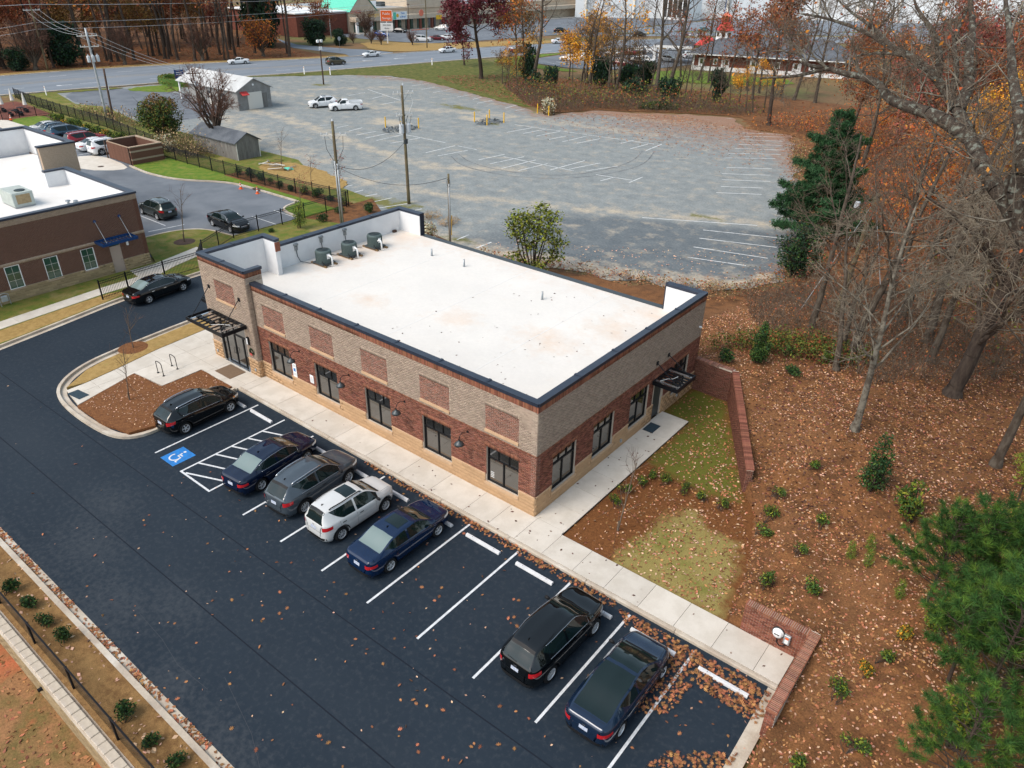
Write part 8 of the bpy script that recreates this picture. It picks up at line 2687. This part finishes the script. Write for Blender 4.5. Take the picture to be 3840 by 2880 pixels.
tag(oak,'huge bare oak with lichen-grey limbs reaching in from the right edge','tree')
me = seg_mesh('trunk',oseg[0],10)
me.materials.append(MT['bark_oak'])
link('trunk',me,oak)
me = seg_mesh('limbs',oseg[1] + oseg[2],4)
me.materials.append(MT['bark_pale'])
link('limbs',me,oak)
me = seg_mesh('twigs',oseg[3] + oseg[4],3)
me.materials.append(MT['twig'])
link('twigs',me,oak)
otips = np.array(otips)
me = foliage(otips,1,.06,.10,'leaf_orange',rsO,keep=.03)
link('dead_leaves',me,oak)
# --- trees on the bank and in the wood behind
FOR = dict(seg=[.9,.6,.45,.35,.3],kids=[13,7,5,3],ang=[(35,75),(25,60),(25,60),(25,60)],ratio=[(.28,.5),(.35,.6),(.4,.65),(.4,.7)],wob=[.04,.13,.17,.2,.2],up=[.02,.03,.03,.02,.0],taper=[.22,.3,.35,.5,.6],rr=[.4,.5,.6,.7],first=.35,rmin=.0075)
BARE = [tree_mesh(60 + k,13 + 1.5*k,.24 + .03*k,FOR,((-1) ** k*.08,.06*k),bark='bark',twig='twig') for k in range(3)]
PALE = dict(FOR,kids=[16,8,6,3],ratio=[(.30,.5),(.4,.62),(.4,.65),(.4,.7)],first=.30,up=[.01,.02,.02,.0,.0])
mtp,mcp,tp_,_ = tree_mesh(66,11.5,.20,PALE,(-.14,-.02),bark='bark_pale',twig='twig_pale',split=2)
put('bare_tree',[[('trunk',mtp),('branches',mcp)]],0,9.38,13.8,'pale-barked bare tree forking above the retaining wall',None,1.0,cat='tree')
mtq,mcq,tq_,_ = tree_mesh(67,17.5,.40,dict(PALE,first=.18,kids=[18,8,6,3]),(.02,.05),bark='bark_dark',twig='twig_pale')
put('bare_tree',[[('trunk',mtq),('branches',mcq)]],0,12.4,20.4,'thick dark-trunked bare tree with pale drooping twigs on the bank',None,1.0,cat='tree')
def wood_tree(x,y,k,label,group,s=1.0,leaves=None,keep=.6,per=4,size=.2,spread=.35,z=None,name='bare_tree'):
 mt,mc,tips,rs = BARE[k % 3]
 ms = [('trunk',mt),('branches',mc)]
 if leaves:
  for lk in (leaves if isinstance(leaves,tuple) else (leaves,)):
   key = ('WF',k % 3,lk,keep,per,size)
   if key not in LEAFC:
    LEAFC[key] = foliage(tips,per,spread,size,lk,np.random.RandomState(len(LEAFC)),keep=keep)
   ms.append(('foliage',LEAFC[key]))
 return place_tree(name,ms,(x,y,(ground_z(x,y) if z is None else z)),label,group,(x*3.7 + y*1.9) % 6.28,s)
LEAFC = {}
gB = 'bare trees in the wood on the right'
near_w = [(15.4,15.3,0,'bare tree at the right frame edge beyond the yellow cedars'),(6.6,21.8,1,'bare tree left of the thick dark trunk'),(9.6,28,2,'bare tree behind the thick dark trunk'),(17.5,26,0,'bare tree at the right edge behind the oak limb'),(13.5,36,1,'slender bare tree deep in the wood by the oak fork'),(5.5,36,0,'bare tree right of the leaning pole'),(20,40,2,'bare tree far right behind the oak twigs'),(10.5,24.5,0,'bare tree just left of the thick dark trunk'),(7.4,30.5,1,'bare tree right of the leaning pole foot'),(14.8,30,2,'bare tree behind the oak fork, nearer one'),(3.2,25.6,0,'small bare tree at the bramble thicket'),(18.5,20.5,1,'bare tree by the frame edge behind the cedars'),(11.8,42,1,'bare tree deep between orange crowns')]
for i_ in range(16):
 near_w.append((float(6 + 15*((i_*.618) % 1)),float(20 + 26*((i_*.377 + .1) % 1)),i_,'slim bare understorey tree in the near wood on the right'))
for (x,y,k,lb) in near_w:
 wood_tree(x,y,k,lb,gB if 'slim' not in lb else 'slim bare trees in the near wood on the right',.95 if 'slim' not in lb else .5 + .3*((x*3.3) % 1),('leaf_rust' if 'slim' in lb and k % 3 == 0 else None),.35,3,.16,.3)
gO = 'orange and rust leaved trees in the wood on the right'
rsW = np.random.RandomState(21)
specs = [(4.6,42.5,'leaf_orange','orange-leaved tree right beside the dark green pine'),(6.0,50,'leaf_gold','golden-orange tree behind the dark green pine'),(3,60,'leaf_rust','rust-leaved tree left of the golden-orange one'),(9,56,'leaf_orange','orange tree behind the oak fork'),(2,66,'leaf_brownred','brick-red tree in the middle of the wood'),(-8,74,'leaf_rust','rust tree at the far gravel edge'),(12,72,'leaf_rust','rust tree behind the long oak limb'),(-14,88,'leaf_orange','orange-brown tree at the far right gravel corner'),(-2,92,'leaf_rust','russet tree behind the far gravel corner'),(10,96,'leaf_brownred','reddish tree deep behind the oak'),(22,62,'leaf_rust','rust tree at the right frame edge'),(24,90,'leaf_orange','orange tree far off at the right frame edge')]
for i,(x,y,lk,lb) in enumerate(specs):
 wood_tree(x,y,i,lb,gO,(.9 + .25*rsW.rand()) if i > 1 else .78,lk,.95,7,.24,.42,name='autumn_tree')
for i in range(26):
 x,y = rsW.uniform(-18,34),rsW.uniform(66,135)
 if x < -6 and y < 92:
  x += 18
 wood_tree(x,y,i,'tall bare brown tree in the deep wood on the right','bare trees of the deep wood on the right',.95 + .4*rsW.rand(),('leaf_rust' if i % 3 == 0 else None),.3,3,.24,.4)
put('leaning_trunk',[[('trunk',tree_mesh(70,12,.3,dict(FOR,kids=[7,4,3,2]),(.06,.02),bark='bark_dark')[0]),('branches',tree_mesh(70,12,.3,dict(FOR,kids=[7,4,3,2]),(.06,.02),bark='bark_dark')[1])]],0,-28.1,96.3,'dark trunk standing alone at the far end of the gravel',None,1.2,0,cat='tree')
def layered_pine(seed,h,rb):
 rs = np.random.RandomState(seed)
 segs = [(np.array([0,0,-.2]),np.array([.1,0,h*.98]),.19,.03)]
 P1,P2 = [],[]
 lay_n = 13
 for i in range(lay_n):
  t = .14 + .84*i/(lay_n - 1)
  nb = 7 if t < .8 else 5
  R_ = rb*(1.02 - t) ** .62*(1 + .25*rs.randn()*.6)
  for b in range(nb):
   a = b*6.283/nb + rs.rand()*.8 + i
   L = R_*(.7 + .5*rs.rand())
   d = np.array([math.cos(a),math.sin(a),.10 + .22*t])
   p = np.array([0,0,h*t])
   e = p + d*L
   segs.append((p,e,.045*(1.1 - t),.012))
   m = int(26 + 50*L)
   f = .25 + .75*rs.rand(m) ** .7
   c = p[None] + d[None]*(L*f)[:,None]
   side = np.array([-d[1],d[0],0])
   c = c + side[None]*(rs.randn(m)*.30*(1.15 - f)*L*.8 + rs.randn(m)*.12)[:,None] + np.array([0,0,1.])[None]*(rs.randn(m)*.12 + .06)[:,None]
   (P1 if rs.rand() < .7 else P2).append(c)
 mt = seg_mesh('trunk',segs,6)
 mt.materials.append(MT['bark_dark'])
 out = [('trunk',mt)]
 for P,mk_ in ((P1,'needle_dark'),(P2,'needle_mid')):
  c = np.concatenate(P)
  c = np.repeat(c,7,0) + rs.randn(len(c)*7,3)*.10
  me = leaf_mesh('needles',c,.30,rs,.16)
  me.materials.append(MT[mk_])
  out.append(('needles',me))
 return out
lp = layered_pine(5,11.0,4.4)
place_tree('white_pine',lp,(-3.6,46.4,0),'dark green layered pine standing at the gravel edge on the right',None)
hb = leafy(360,4.6,rand_lobes(np.random.RandomState(12),4.4,2.3,14,.18,.9),5200,.17,[('leaf_holly',3),('leaf_dark',2),('leaf_green',1)],.1,2)
place_tree('holly_bush',hb,(-1.9,37.0,0),'dark glossy evergreen bush at the near right gravel corner',None,0,1.0,'shrub')
def thicket(name,label,poly,n,h,mkey,rs,leaves=None,z0=0.0,lsize=.12,lper=2):
 xs = np.array([p[0] for p in poly])
 ys = np.array([p[1] for p in poly])
 segs,tips = [],[]
 X,Y = rs.uniform(xs.min(),xs.max(),n*6),rs.uniform(ys.min(),ys.max(),n*6)
 k_ = in_poly(X,Y,poly)
 X,Y = X[k_][:n],Y[k_][:n]
 Z = np.where(in_poly(X,Y,bank_poly),np.maximum(.03,terrain_h(X,Y) + .035),0)
 for x,y,z in zip(X,Y,Z):
  p = np.array([x,y,z - .05])
  d = np.array([rs.randn()*.5,rs.randn()*.5,1.0])
  L = h*(.5 + .8*rs.rand())
  for k in range(3):
   d = d/np.linalg.norm(d)
   q = p + d*L/3
   segs.append((p,q,.014*(1 - k*.25),.014*(1 - (k + 1)*.25)))
   p = q
   d = d + rs.randn(3)*.35 + np.array([0,0,-.1])
  tips.append(p)
 me = seg_mesh(name,segs,3)
 me.materials.append(MT[mkey])
 root = empty(name,(0,0,0))
 tag(root,label,'brush',kind='stuff')
 link('stems',me,root)
 if leaves:
  for lk,keep in leaves:
   m2 = foliage(np.array(tips),lper,.22*h,lsize,lk,rs,keep=keep)
   link('foliage',m2,root)
 return root
rsT = np.random.RandomState(31)
thicket('brush_thicket','green and brown bramble thicket behind the retaining wall',[(-1,18),(1,20.5),(6,24),(8,21.8),(4.5,19.5),(1.5,19.0)],650,.9,'twig_red',rsT,[('leaf_olive',.9),('leaf_green',.8),('leaf_rust',.5)],lper=7)
thicket('brush_thicket','brown twiggy undergrowth below the dark holly bush',[(-3,30),(0,37),(6,38),(14,30),(14,23),(9,19),(5,21.5),(1,22)],4200,1.6,'twig',rsT,[('leaf_rust',.3)],lper=2)
thicket('brush_thicket','tangled brushwood along the far gravel edge',[(-66,84.5),(-57,81.5),(-54,89.5),(-49,92),(-41,97.5),(-33,101),(-34,106),(-52,106),(-70,100),(-80,96)],6000,2.6,'twig',rsT,[('leaf_olive',.3),('leaf_rust',.2)],lsize=.26,lper=2)
thicket('brush_thicket','rust-leaved undergrowth at the right end of the gravel',[(-30,93),(-22,93),(-15,84),(-6.5,57),(-4.5,50),(8,54),(10,90),(-20,112)],3800,1.8,'twig_red',rsT,[('leaf_rust',.8),('leaf_orange',.4)],lsize=.24,lper=3)
thicket('brush_thicket','dark undergrowth in the wood under the oak limb',[(5,40),(14,24),(24,22),(32,60),(8,58)],4200,2.0,'twig',rsT,[('leaf_rust',.4),('leaf_olive',.3)],lsize=.18,lper=2)
thicket('brush_thicket','dry weeds fringing the right edge of the gravel',[(-20,83),(-6,50),(-4.6,42.5),(-3,35.3),(-5.4,30.4),(-9.5,29.0),(-17,26.6),(-24,24.6),(-24,23.4),(-9,27.4),(-3.6,29),(-.8,35.3),(-2,43),(-3.4,49.5),(-17,84)],1500,.7,'twig',rsT,[('leaf_tan',.7),('leaf_rust',.6),('leaf_olive',.4)],lsize=.14,lper=3)
thicket('brush_thicket','thin dry weeds along the verge behind the far iron fence',[(-112,29.6),(-96,29.6),(-90,31.5),(-107,33.5)],500,1.5,'twig',rsT,[('leaf_tan',.5),('leaf_bronze',.4)],lsize=.2)
thicket('brush_thicket','dry shrubs between bin enclosure and old shed',[(-82,26.5),(-72,26.0),(-70,28.5),(-78,30.5)],900,1.9,'twig',rsT,[('leaf_tan',.7),('leaf_olive',.3)],lsize=.16,lper=3)
# --- the row of trees between the gravel and the far lot
mm_ = tree_mesh(80,19.5,.42,dict(FOR,kids=[15,8,5,3],first=.3),(.02,0),bark='bark_dark',twig='twig_red')
mf = foliage(mm_[2],6,.42,.42,'leaf_maroon',np.random.RandomState(1),keep=.9)
place_tree('maroon_tree',[('trunk',mm_[0]),('branches',mm_[1]),('foliage',mf)],(-91.0,102.0,0),'tall tree full of dark maroon leaves beside the road verge',None)
me2 = tree_mesh(81,9.5,.2,dict(FOR,kids=[10,6,4,2],first=.3),(.02,0),bark='bark_dark',twig='twig_red')
place_tree('maroon_tree',[('trunk',me2[0]),('branches',me2[1]),('foliage',foliage(me2[2],5,.4,.36,'leaf_maroon',np.random.RandomState(2),keep=.7))],(-107.4,115.2,0),'smaller maroon-leaved tree left of the tall one',None)
gR = 'trees between the gravel and the diner lot'
for i,(x,y,s,lv,kp,lb) in enumerate([(-94.6,117.8,1.15,'leaf_bronze',.55,'thick tree with golden-brown leaves right of the maroon tree'),(-84.0,108,1.1,'leaf_orange',.3,'tree with scattered orange leaves behind the maroon tree'),(-78.2,102.2,1.35,None,0,'big bare grey tree in the middle of the row'),(-72,112,1.2,None,0,'bare tree right of the big grey one'),(-67.6,106.4,1.1,None,0,'slender pale bare tree left of the yellow tree'),(-61.7,106.2,1.15,None,0,'slender bare tree right of the yellow tree'),(-60.3,101.7,.95,None,0,'thin pale sapling tree near the dark bushes'),(-53.0,105.8,1.5,None,0,'tall multi-stemmed bare tree near the diner'),(-52.0,107.5,1.4,None,0,'second tall bare stem beside the multi-stemmed tree'),(-40,118,1.1,'leaf_rust',.25,'bare russet tree in front of the diner roof'),(-30,122,1.2,None,0,'bare tree right of the diner')]):
 wood_tree(x,y,i,lb,gR,s,lv,kp or .5,4,.34,.5,name='roadside_tree')
yl = [tree_mesh(85 + k,11.5,.14,dict(FOR,kids=[9,5,4,2],first=.35),(.03,0),bark='bark',twig='twig') for k in range(2)]
for i,(x,y,s,kp,lb) in enumerate([(-78.0,125.0,1.1,.55,'bright golden-yellow tree in front of the diner lot'),(-74,110,.7,.5,'small golden-yellow sapling in the thicket'),(-68,104,.6,.45,'low golden-yellow sapling near the thicket front'),(-86,112,.75,.35,'orange-yellow sapling behind the maroon tree'),(-71,126,1.2,.2,'tall sparse golden tree right of the yellow one')]):
 t = yl[i % 2]
 place_tree('golden_tree',[('trunk',t[0]),('branches',t[1]),('foliage',foliage(t[2],4,.45,.40,'leaf_gold',np.random.RandomState(40 + i),keep=kp))],(x,y,0),lb,'golden trees by the diner lot',i*1.1,s)
rt2 = tree_mesh(88,6.5,.12,dict(FOR,kids=[8,5,3,2],first=.4),(.02,0),bark='bark_dark')
place_tree('red_tree',[('trunk',rt2[0]),('branches',rt2[1]),('foliage',foliage(rt2[2],5,.35,.34,'litter_orange',np.random.RandomState(4),keep=.5))],(-91.5,133,0),'small orange-red tree at the edge of the diner lot',None)
og = tree_mesh(89,14,.3,dict(FOR,kids=[14,7,5,3],first=.15),(0,0),bark='bark_dark',twig='twig_red')
place_tree('autumn_tree',[('trunk',og[0]),('branches',og[1]),('foliage',foliage(og[2],4,.5,.5,'leaf_rust',np.random.RandomState(5),keep=.7))],(-63,190,0),'orange-brown tree behind the lighthouse tower',None,0,1.4)
dbm = [leafy(370 + k,3.2,rand_lobes(np.random.RandomState(60 + k),3.0,2.2,10,.2,.9),2600,.30,[('leaf_dark',3),('leaf_holly',2)],.08,2) for k in range(3)]
for i in range(30):
 q,w = (i*.618) % 1,(i*.377 + .2) % 1
 wood_tree(-84 + 54*q,97 + 16*w + 6*q,i,'thin bare sapling in the thicket beyond the gravel','bare saplings beyond the gravel',.38 + .3*w,('leaf_bronze',None,None,'leaf_gold',None)[i % 5],.4,3,.36,.5,z=0)
for i in range(9):
 q = (i*.618) % 1
 wood_tree(-66 + 34*q,122 + 14*((i*.377) % 1),i,'bare tree standing between the thicket and the diner','bare trees in front of the diner',.7 + .35*q,(None,'leaf_rust')[i % 2],.35,3,.36,.5,z=0)
gD = 'dark evergreen bushes below the bare trees'
for i,(x,y,s,zsc,lb) in enumerate([(-83.5,107.5,1.0,2.2,'tall dark evergreen right of the maroon tree'),(-66,108,1.1,1.6,'dark evergreen behind the yellow sapling'),(-60.5,108.5,1.25,1.2,'dark evergreen bush left of the tall bare stems'),(-55.5,103.0,1.2,1.0,'broad dark evergreen bush under the tall bare stems'),(-49.5,104.0,1.15,1.1,'dark evergreen bush below the diner lawn'),(-43.0,109.5,.9,1.9,'upright dark evergreen in front of the diner'),(-76,99.5,.9,1.2,'dark bush at the foot of the big bare tree'),(-72.5,100.5,.8,1.6,'narrow dark evergreen behind the thicket'),(-62,118,1.0,1.4,'dark evergreen beside the diner lot edge')]):
 place_tree('evergreen_bush',dbm[i % 3],(x,y,-.1),lb,gD,i,s,'shrub',s*zsc)
iv = leafy(380,1.2,[(0,0,.5,2.4,1.4,.7),(2,.6,.4,1.8,1.2,.6),(-1.8,-.3,.4,1.6,1.2,.6)],2400,.26,[('leaf_green',3),('leaf_holly',2)],.03,2)
place_tree('ivy_mound',iv,(-47.5,96.8,0),'low green ivy mound at the far gravel edge',None,.5,1.0,'shrub')
# --- woodland across the road
CRP = dict(seg=[.7,.6,.5,.4,.3],kids=[22,7,5,3],ang=[(18,45),(18,40),(20,45),(20,45)],ratio=[(1.3,2.0),(.4,.6),(.4,.65),(.4,.7)],wob=[.05,.07,.1,.14,.2],up=[0,.02,.0,0,0],taper=[.5,.25,.35,.5,.6],rr=[.45,.5,.6,.7],first=.15,rmin=.018)
cr = tree_mesh(90,3.2,.35,CRP,bark='bark',twig='twig_red')
gC = 'bare vase-shaped crape trees beside the road'
for i,(x,y,s,lb) in enumerate([(-162.3,46.2,1.35,'big bare vase-shaped tree left of the dark evergreen'),(-158.6,62.8,1.1,'bare vase-shaped tree right of the dark evergreen'),(-153.6,78.2,1.15,'bare vase-shaped tree left of the white coupe'),(-151,92.5,1.1,'bare vase-shaped tree with orange leaves right of the white coupe'),(-168,41,.9,'bare vase-shaped tree at the left frame edge'),(-165.5,121,1.1,'bare vase-shaped tree by the brick side wall'),(-172.5,143.5,1.0,'bare vase-shaped tree in front of the shops')]):
 ms = [('trunk',cr[0]),('branches',cr[1])]
 if i == 3:
  ms.append(('foliage',foliage(cr[2],2,.4,.3,'leaf_orange',np.random.RandomState(6),keep=.5)))
 place_tree('crape_tree',ms,(x,y,0),lb,gC,i*.9,s)
TALL = dict(FOR,kids=[11,6,4,2],first=.42,ratio=[(.2,.36),(.35,.6),(.4,.65),(.4,.7)],rmin=.018)
tl = [tree_mesh(95 + k,21 + k,.30,TALL,(.02*(-1) ** k,.01),bark='bark_dark',twig='twig_red') for k in range(3)]
tlf = {}
for k in range(3):
 for lk,kp in (('leaf_rust',.35),('leaf_orange',.35),('leaf_bronze',.3)):
  tlf[(k,lk)] = foliage(tl[k][2],3,.7,.55,lk,np.random.RandomState(k),keep=kp)
gF = 'dark trunks of the woodland across the road'
rsF = np.random.RandomState(17)
front = [(-163.2,50.1),(-163.3,56.4),(-167.2,63.1),(-164.7,62.9),(-164.7,64.4),(-164.2,67.8),(-168.8,74.8),(-168.8,76.5),(-162.4,74.1),(-161.0,74.2),(-165.2,77.2),(-157.8,74.6),(-154.4,76.8),(-154.3,79.9),(-160.6,87.1),(-150.9,82.0),(-150.4,82.7),(-155.4,87.8),(-158,95),(-152,100),(-147,97)]
allw = front + [(rsF.uniform(-215,-166),rsF.uniform(30,128)) for _ in range(58)] + [(rsF.uniform(-300,-215),rsF.uniform(30,190)) for _ in range(34)]
for i,(x,y) in enumerate(allw):
 if y > 100 and x > -200 and abs(y - (108 + (-160 - x)*.3)) < 9:
  continue
 k = i % 3
 lk = ['leaf_rust','leaf_orange','leaf_bronze','leaf_rust'][i % 4]
 ms = [('trunk',tl[k][0]),('branches',tl[k][1])]
 if i >= 14 or i % 3 == 0:
  ms.append(('foliage',tlf[(k,'leaf_rust' if lk == 'leaf_rust' else lk)]))
 if i < len(front):
  lb = 'dark straight trunk at the front of the woodland across the road'
 else:
  lb = 'brown-leaved tree deeper in the woodland across the road'
 place_tree('woodland_tree',ms,(x,y,0),lb,gF if i < len(front) else 'trees deeper in the woodland across the road',rsF.rand()*6.28,.85 + .4*rsF.rand())
for i in range(64):
 x,y = rsF.uniform(-235,-166),rsF.uniform(34,126)
 if y > 96 and x > -205 and abs(y - (108 + (-160 - x)*.3)) < 9:
  continue
 wood_tree(x,y,i,'brown-leaved understorey tree in the woodland across the road','understorey trees of the woodland across the road',.62 + .3*rsF.rand(),('leaf_rust','leaf_bronze','leaf_brownred',None)[i % 4],.45,4,.5,.7,z=0)
eg = leafy(390,7.5,rand_lobes(np.random.RandomState(71),7.2,4.6,18,.12,.9),5200,.45,[('leaf_dark',3),('leaf_holly',2)],.2,2)
gE = 'dark evergreens beside the road'
for i,(x,y,s,lb) in enumerate([(-165.0,53.0,1.15,'broad dark evergreen at the foot of the far power pole'),(-163.5,43.5,.6,'low dark evergreen left of the big vase tree'),(-167,104,1.3,'dark conifer behind the side street trees'),(-163,117.5,.85,'round dark evergreen at the side street corner'),(-158.0,121.5,.55,'low green bush right of the round evergreen'),(-172,108,1.5,'tall dark conifer left of the brick side wall'),(-188,40,1.6,'dark evergreen at the upper left corner')]):
 place_tree('evergreen_tree',eg,(x,y,0),lb,gE,i*1.7,s,'tree',s*(1.9 if i in (2,5) else 1))
for i,(x,y,s) in enumerate(((-156,131,.5),(-152,131,.45),(-160,128,.4),(-146,137,.5))):
 place_tree('crape_tree',[('trunk',cr[0]),('branches',cr[1])],(x,y,0),['low twiggy shrub left of the storage sign','low twiggy shrub under the storage sign','low twiggy shrub near the side street','low twiggy reddish shrub right of the storage sign'][i],'low bare shrubs round the storage sign',i,s)
for i in range(46):
 x = -420 + 15*i + rsF.uniform(-6,6)
 y = 330 + rsF.uniform(0,60) if x < -180 else 395 + .34*(x + 150) + rsF.uniform(50,120)
 k = i % 3
 place_tree('woodland_tree',[('trunk',tl[k][0]),('branches',tl[k][1]),('foliage',tlf[(k,['leaf_rust','leaf_orange','leaf_bronze'][i % 3])])],(x,y,0),'distant brown tree along the top edge of the view','distant trees along the top edge',rsF.rand()*6.28,1.1 + .4*rsF.rand())
for i,(x,y) in enumerate([(rsF.uniform(-128,-60),rsF.uniform(215,262)) for _ in range(7)]):
 if road_pt(road_s(y,.5),.5)[0] - 16 < x < road_pt(road_s(y,.5),.5)[0] + 16:
  x -= 28
 wood_tree(x,y,i,'bare tree on the far lot median','bare trees on the far lot medians',1.0,None,z=0)
# ------------------------------------------------------------------ fallen leaves and litter
def scatter(name,label,P,size,mkey,rs,lobed=False,flat=.75,aspect=.6,cat='leaves'):
 me = leaf_mesh(name,P,size,rs,aspect,.45,flat,lobed)
 me.materials.append(MT[mkey])
 o = bpy.data.objects.new(name,me)
 C.objects.link(o)
 tag(o,label,cat,kind='stuff')
 return o
rsL = np.random.RandomState(91)
def on_bank(n,x0,x1,y0,y1,dens=None):
 x,y = rsL.uniform(x0,x1,n),rsL.uniform(y0,y1,n)
 k = in_poly(x,y,bank_poly)
 x,y = x[k],y[k]
 if dens is not None:
  k = rsL.rand(len(x)) < dens(x,y)
  x,y = x[k],y[k]
 z = np.maximum(terrain_h(x,y) + .035,.03) + .03*np.sin(x*1.7 + np.cos(y*1.3)*2)*np.sin(y*1.9) + .02
 return np.stack([x,y,z],1)
clump = lambda x,y: .35 + .65*(.5 + .5*np.sin(x*1.3 + 1.7*np.sin(y*.9))*np.sin(y*1.1 + 1.3*np.sin(x*.8)))
scatter('fallen_leaves','brown fallen leaves covering the bank',on_bank(70000,-3,24,-8,34,clump),.115,'litter',rsL)
scatter('fallen_leaves','pale pinkish fallen leaves on the bank',on_bank(24000,-3,22,-8,32,clump),.105,'litter_pale',rsL)
scatter('fallen_leaves','orange fallen leaves on the bank',on_bank(24000,-3,24,-8,36,clump),.11,'litter_orange',rsL)
scatter('fallen_leaves','dark fallen leaves on the wooded slope',on_bank(14000,4,30,6,44),.17,'litter_dark',rsL)
scatter('fallen_leaves','rust-coloured fallen leaves under the far wood',on_bank(16000,-10,40,34,100),.28,'litter',rsL)
def in_region(n,poly,z,wfun=None):
 xs,ys = [p[0] for p in poly],[p[1] for p in poly]
 x,y = rsL.uniform(min(xs),max(xs),n),rsL.uniform(min(ys),max(ys),n)
 k = in_poly(x,y,poly)
 x,y = x[k],y[k]
 if wfun is not None:
  k = rsL.rand(len(x)) < wfun(x,y)
  x,y = x[k],y[k]
 return np.stack([x,y,np.full(len(x),z)],1)
side_poly = [(1.66,.0),(8.9,.0),(8.2,4.5),(6.6,7.8),(2.3,15.1),(.1,15.1),(.1,11.8),(1.66,11.7)]
scatter('fallen_leaves','fallen leaves on the side lawn and mulch',in_region(9000,side_poly,.06,lambda x,y: np.clip(.06 + .09*x + .02*y,0,.75)*clump(x,y)),.13,'litter',rsL)
scatter('fallen_leaves','pale fallen leaves on the side lawn and mulch',in_region(4200,side_poly,.065,lambda x,y: np.clip(.05 + .09*x,0,.7)*clump(x,y)),.12,'litter_pale',rsL)
scatter('fallen_leaves','brown chips and leaves on the mulch bed',in_region(900,[(-24.8,-8.4),(-25.9,-4.9),(-23.4,-4.6),(-23.4,-2.1),(-20.4,-2.1),(-20,-7.5)],.18),.08,'litter_pale',rsL)
lot_poly = [(-34,-15.4),(12,-15.4),(12,-1.9),(-19,-1.9),(-19,-9.4),(-28,-9.4),(-34,-9)]
scatter('fallen_leaves','orange oak leaves strewn over the asphalt',in_region(900,lot_poly,.014,lambda x,y: np.clip(.10 + .035*(x + 14),.06,.75)),.14,'litter_orange',rsL,True,.85)
scatter('fallen_leaves','pale leaf scraps strewn over the asphalt',in_region(520,lot_poly,.012,lambda x,y: np.clip(.2 + .02*(x + 14),.1,.7)),.09,'litter_pale',rsL)
pile = [(5.6,-2.1),(12.0,-2.1),(12.0,-3.6),(9.3,-3.4),(6.4,-2.7)]
pile2 = [(9.4,-8.6),(10.2,-6.2),(11.9,-5.0),(11.95,-9.6)]
pile3 = [(8.4,-6.0),(8.6,-3.2),(9.6,-3.6),(9.5,-5.0)]
kerbl = [(-9,-1.9),(5.6,-1.9),(5.6,-2.35),(-9,-2.12)]
for nm,pl_,nn in (('along the kerb by the meter wall',pile,900),('in the empty corner bay',pile2,900),('between the last two stall lines',pile3,240),('in the gutter along the front walk',kerbl,420)):
 P = in_region(nn*2,pl_,.02,lambda x,y: clump(x*2.2,y*2.0))
 P[:,2] += rsL.rand(len(P))*.04
 scatter('leaf_drift','drift of orange oak leaves ' + nm,P[::2],.15,'litter_orange',rsL,True,.7)
 scatter('leaf_drift','brown leaves mixed into the drift ' + nm,P[1::2],.13,'litter',rsL,True,.7)
scatter('fallen_leaves','scattered leaves on the front walk',in_region(330,[(-14,-1.7),(11.8,-1.7),(11.8,-.2),(1.6,-.15),(1.6,10),(.1,10),(.1,-.1),(-14,-.1)],.163),.12,'litter_dark',rsL,False,.9)
scatter('leaf_drift','drift of brown leaves in the south gutter',in_region(1500,[(-20,-15.34),(3,-15.34),(3,-15.62),(-20,-15.62)],.03,lambda x,y: .25 + .5*(np.sin(x*2.1) > 0)),.15,'litter',rsL)
scatter('fallen_leaves','leaves caught on the pine straw bed',in_region(150,[(-16,-17),(3,-17),(3,-15.8),(-16,-15.8)],.11),.16,'litter_pale',rsL)
scatter('fallen_leaves','leaves on the lower ground',in_region(1300,[(-16,-22),(6,-22),(6,-17.8),(-16,-17.8)],-1.06),.15,'litter',rsL)
scatter('fallen_leaves','dark leaves scattered on the white roof',in_region(420,[(-16,.8),(-.5,.8),(-.5,15),(-12,15)],ROOF + .012,lambda x,y: np.clip(.05 + (x + 14)*.055,0,1)*np.clip(1.25 - .07*y,.1,1)),.11,'litter_dark',rsL,False,.9)
gl_poly = [(-55,62),(-30,60),(-16,66),(-26,90),(-42,94),(-55,84)]
scatter('fallen_leaves','reddish leaves blown over the far end of the gravel',in_region(16000,gl_poly,.02,lambda x,y: np.clip((y - 62)/36,0,1) ** 1.6),.22,'litter',rsL,False,.9)
_e = np.array(resample([(-31,92),(-23,91.5),(-18.5,83),(-5,49),(-3.4,42.5),(-2.0,35.3),(-4.6,29.5),(-9.1,28.2),(-16,25.8),(-24,23.6)],.02))
_e = _e + rsL.randn(len(_e),2)*1.1
scatter('fallen_leaves','leaves blown along the ragged right edge of the gravel',np.concatenate([_e,np.full((len(_e),1),.05)],1),.2,'litter',rsL,False,.9)
scatter('fallen_leaves','leaves on the near gravel corner',in_region(2600,[(-26,25),(-6,29),(-2.5,35),(-5,46),(-12,36),(-24,30)],.02,clump),.16,'litter_pale',rsL,False,.9)
scatter('fallen_leaves','leaves on the verge under the maroon tree',in_region(9000,[(-100,98),(-84,90),(-66,84),(-58,82),(-70,96),(-90,112)],.05),.3,'leaf_brownred',rsL,False,.9)
scatter('fallen_leaves','brown leaf litter on the woodland floor across the road',in_region(9000,[(-160,44),(-150,84),(-142,102),(-160,106),(-185,110),(-190,60)],.03),.4,'leaf_rust',rsL,False,.9)
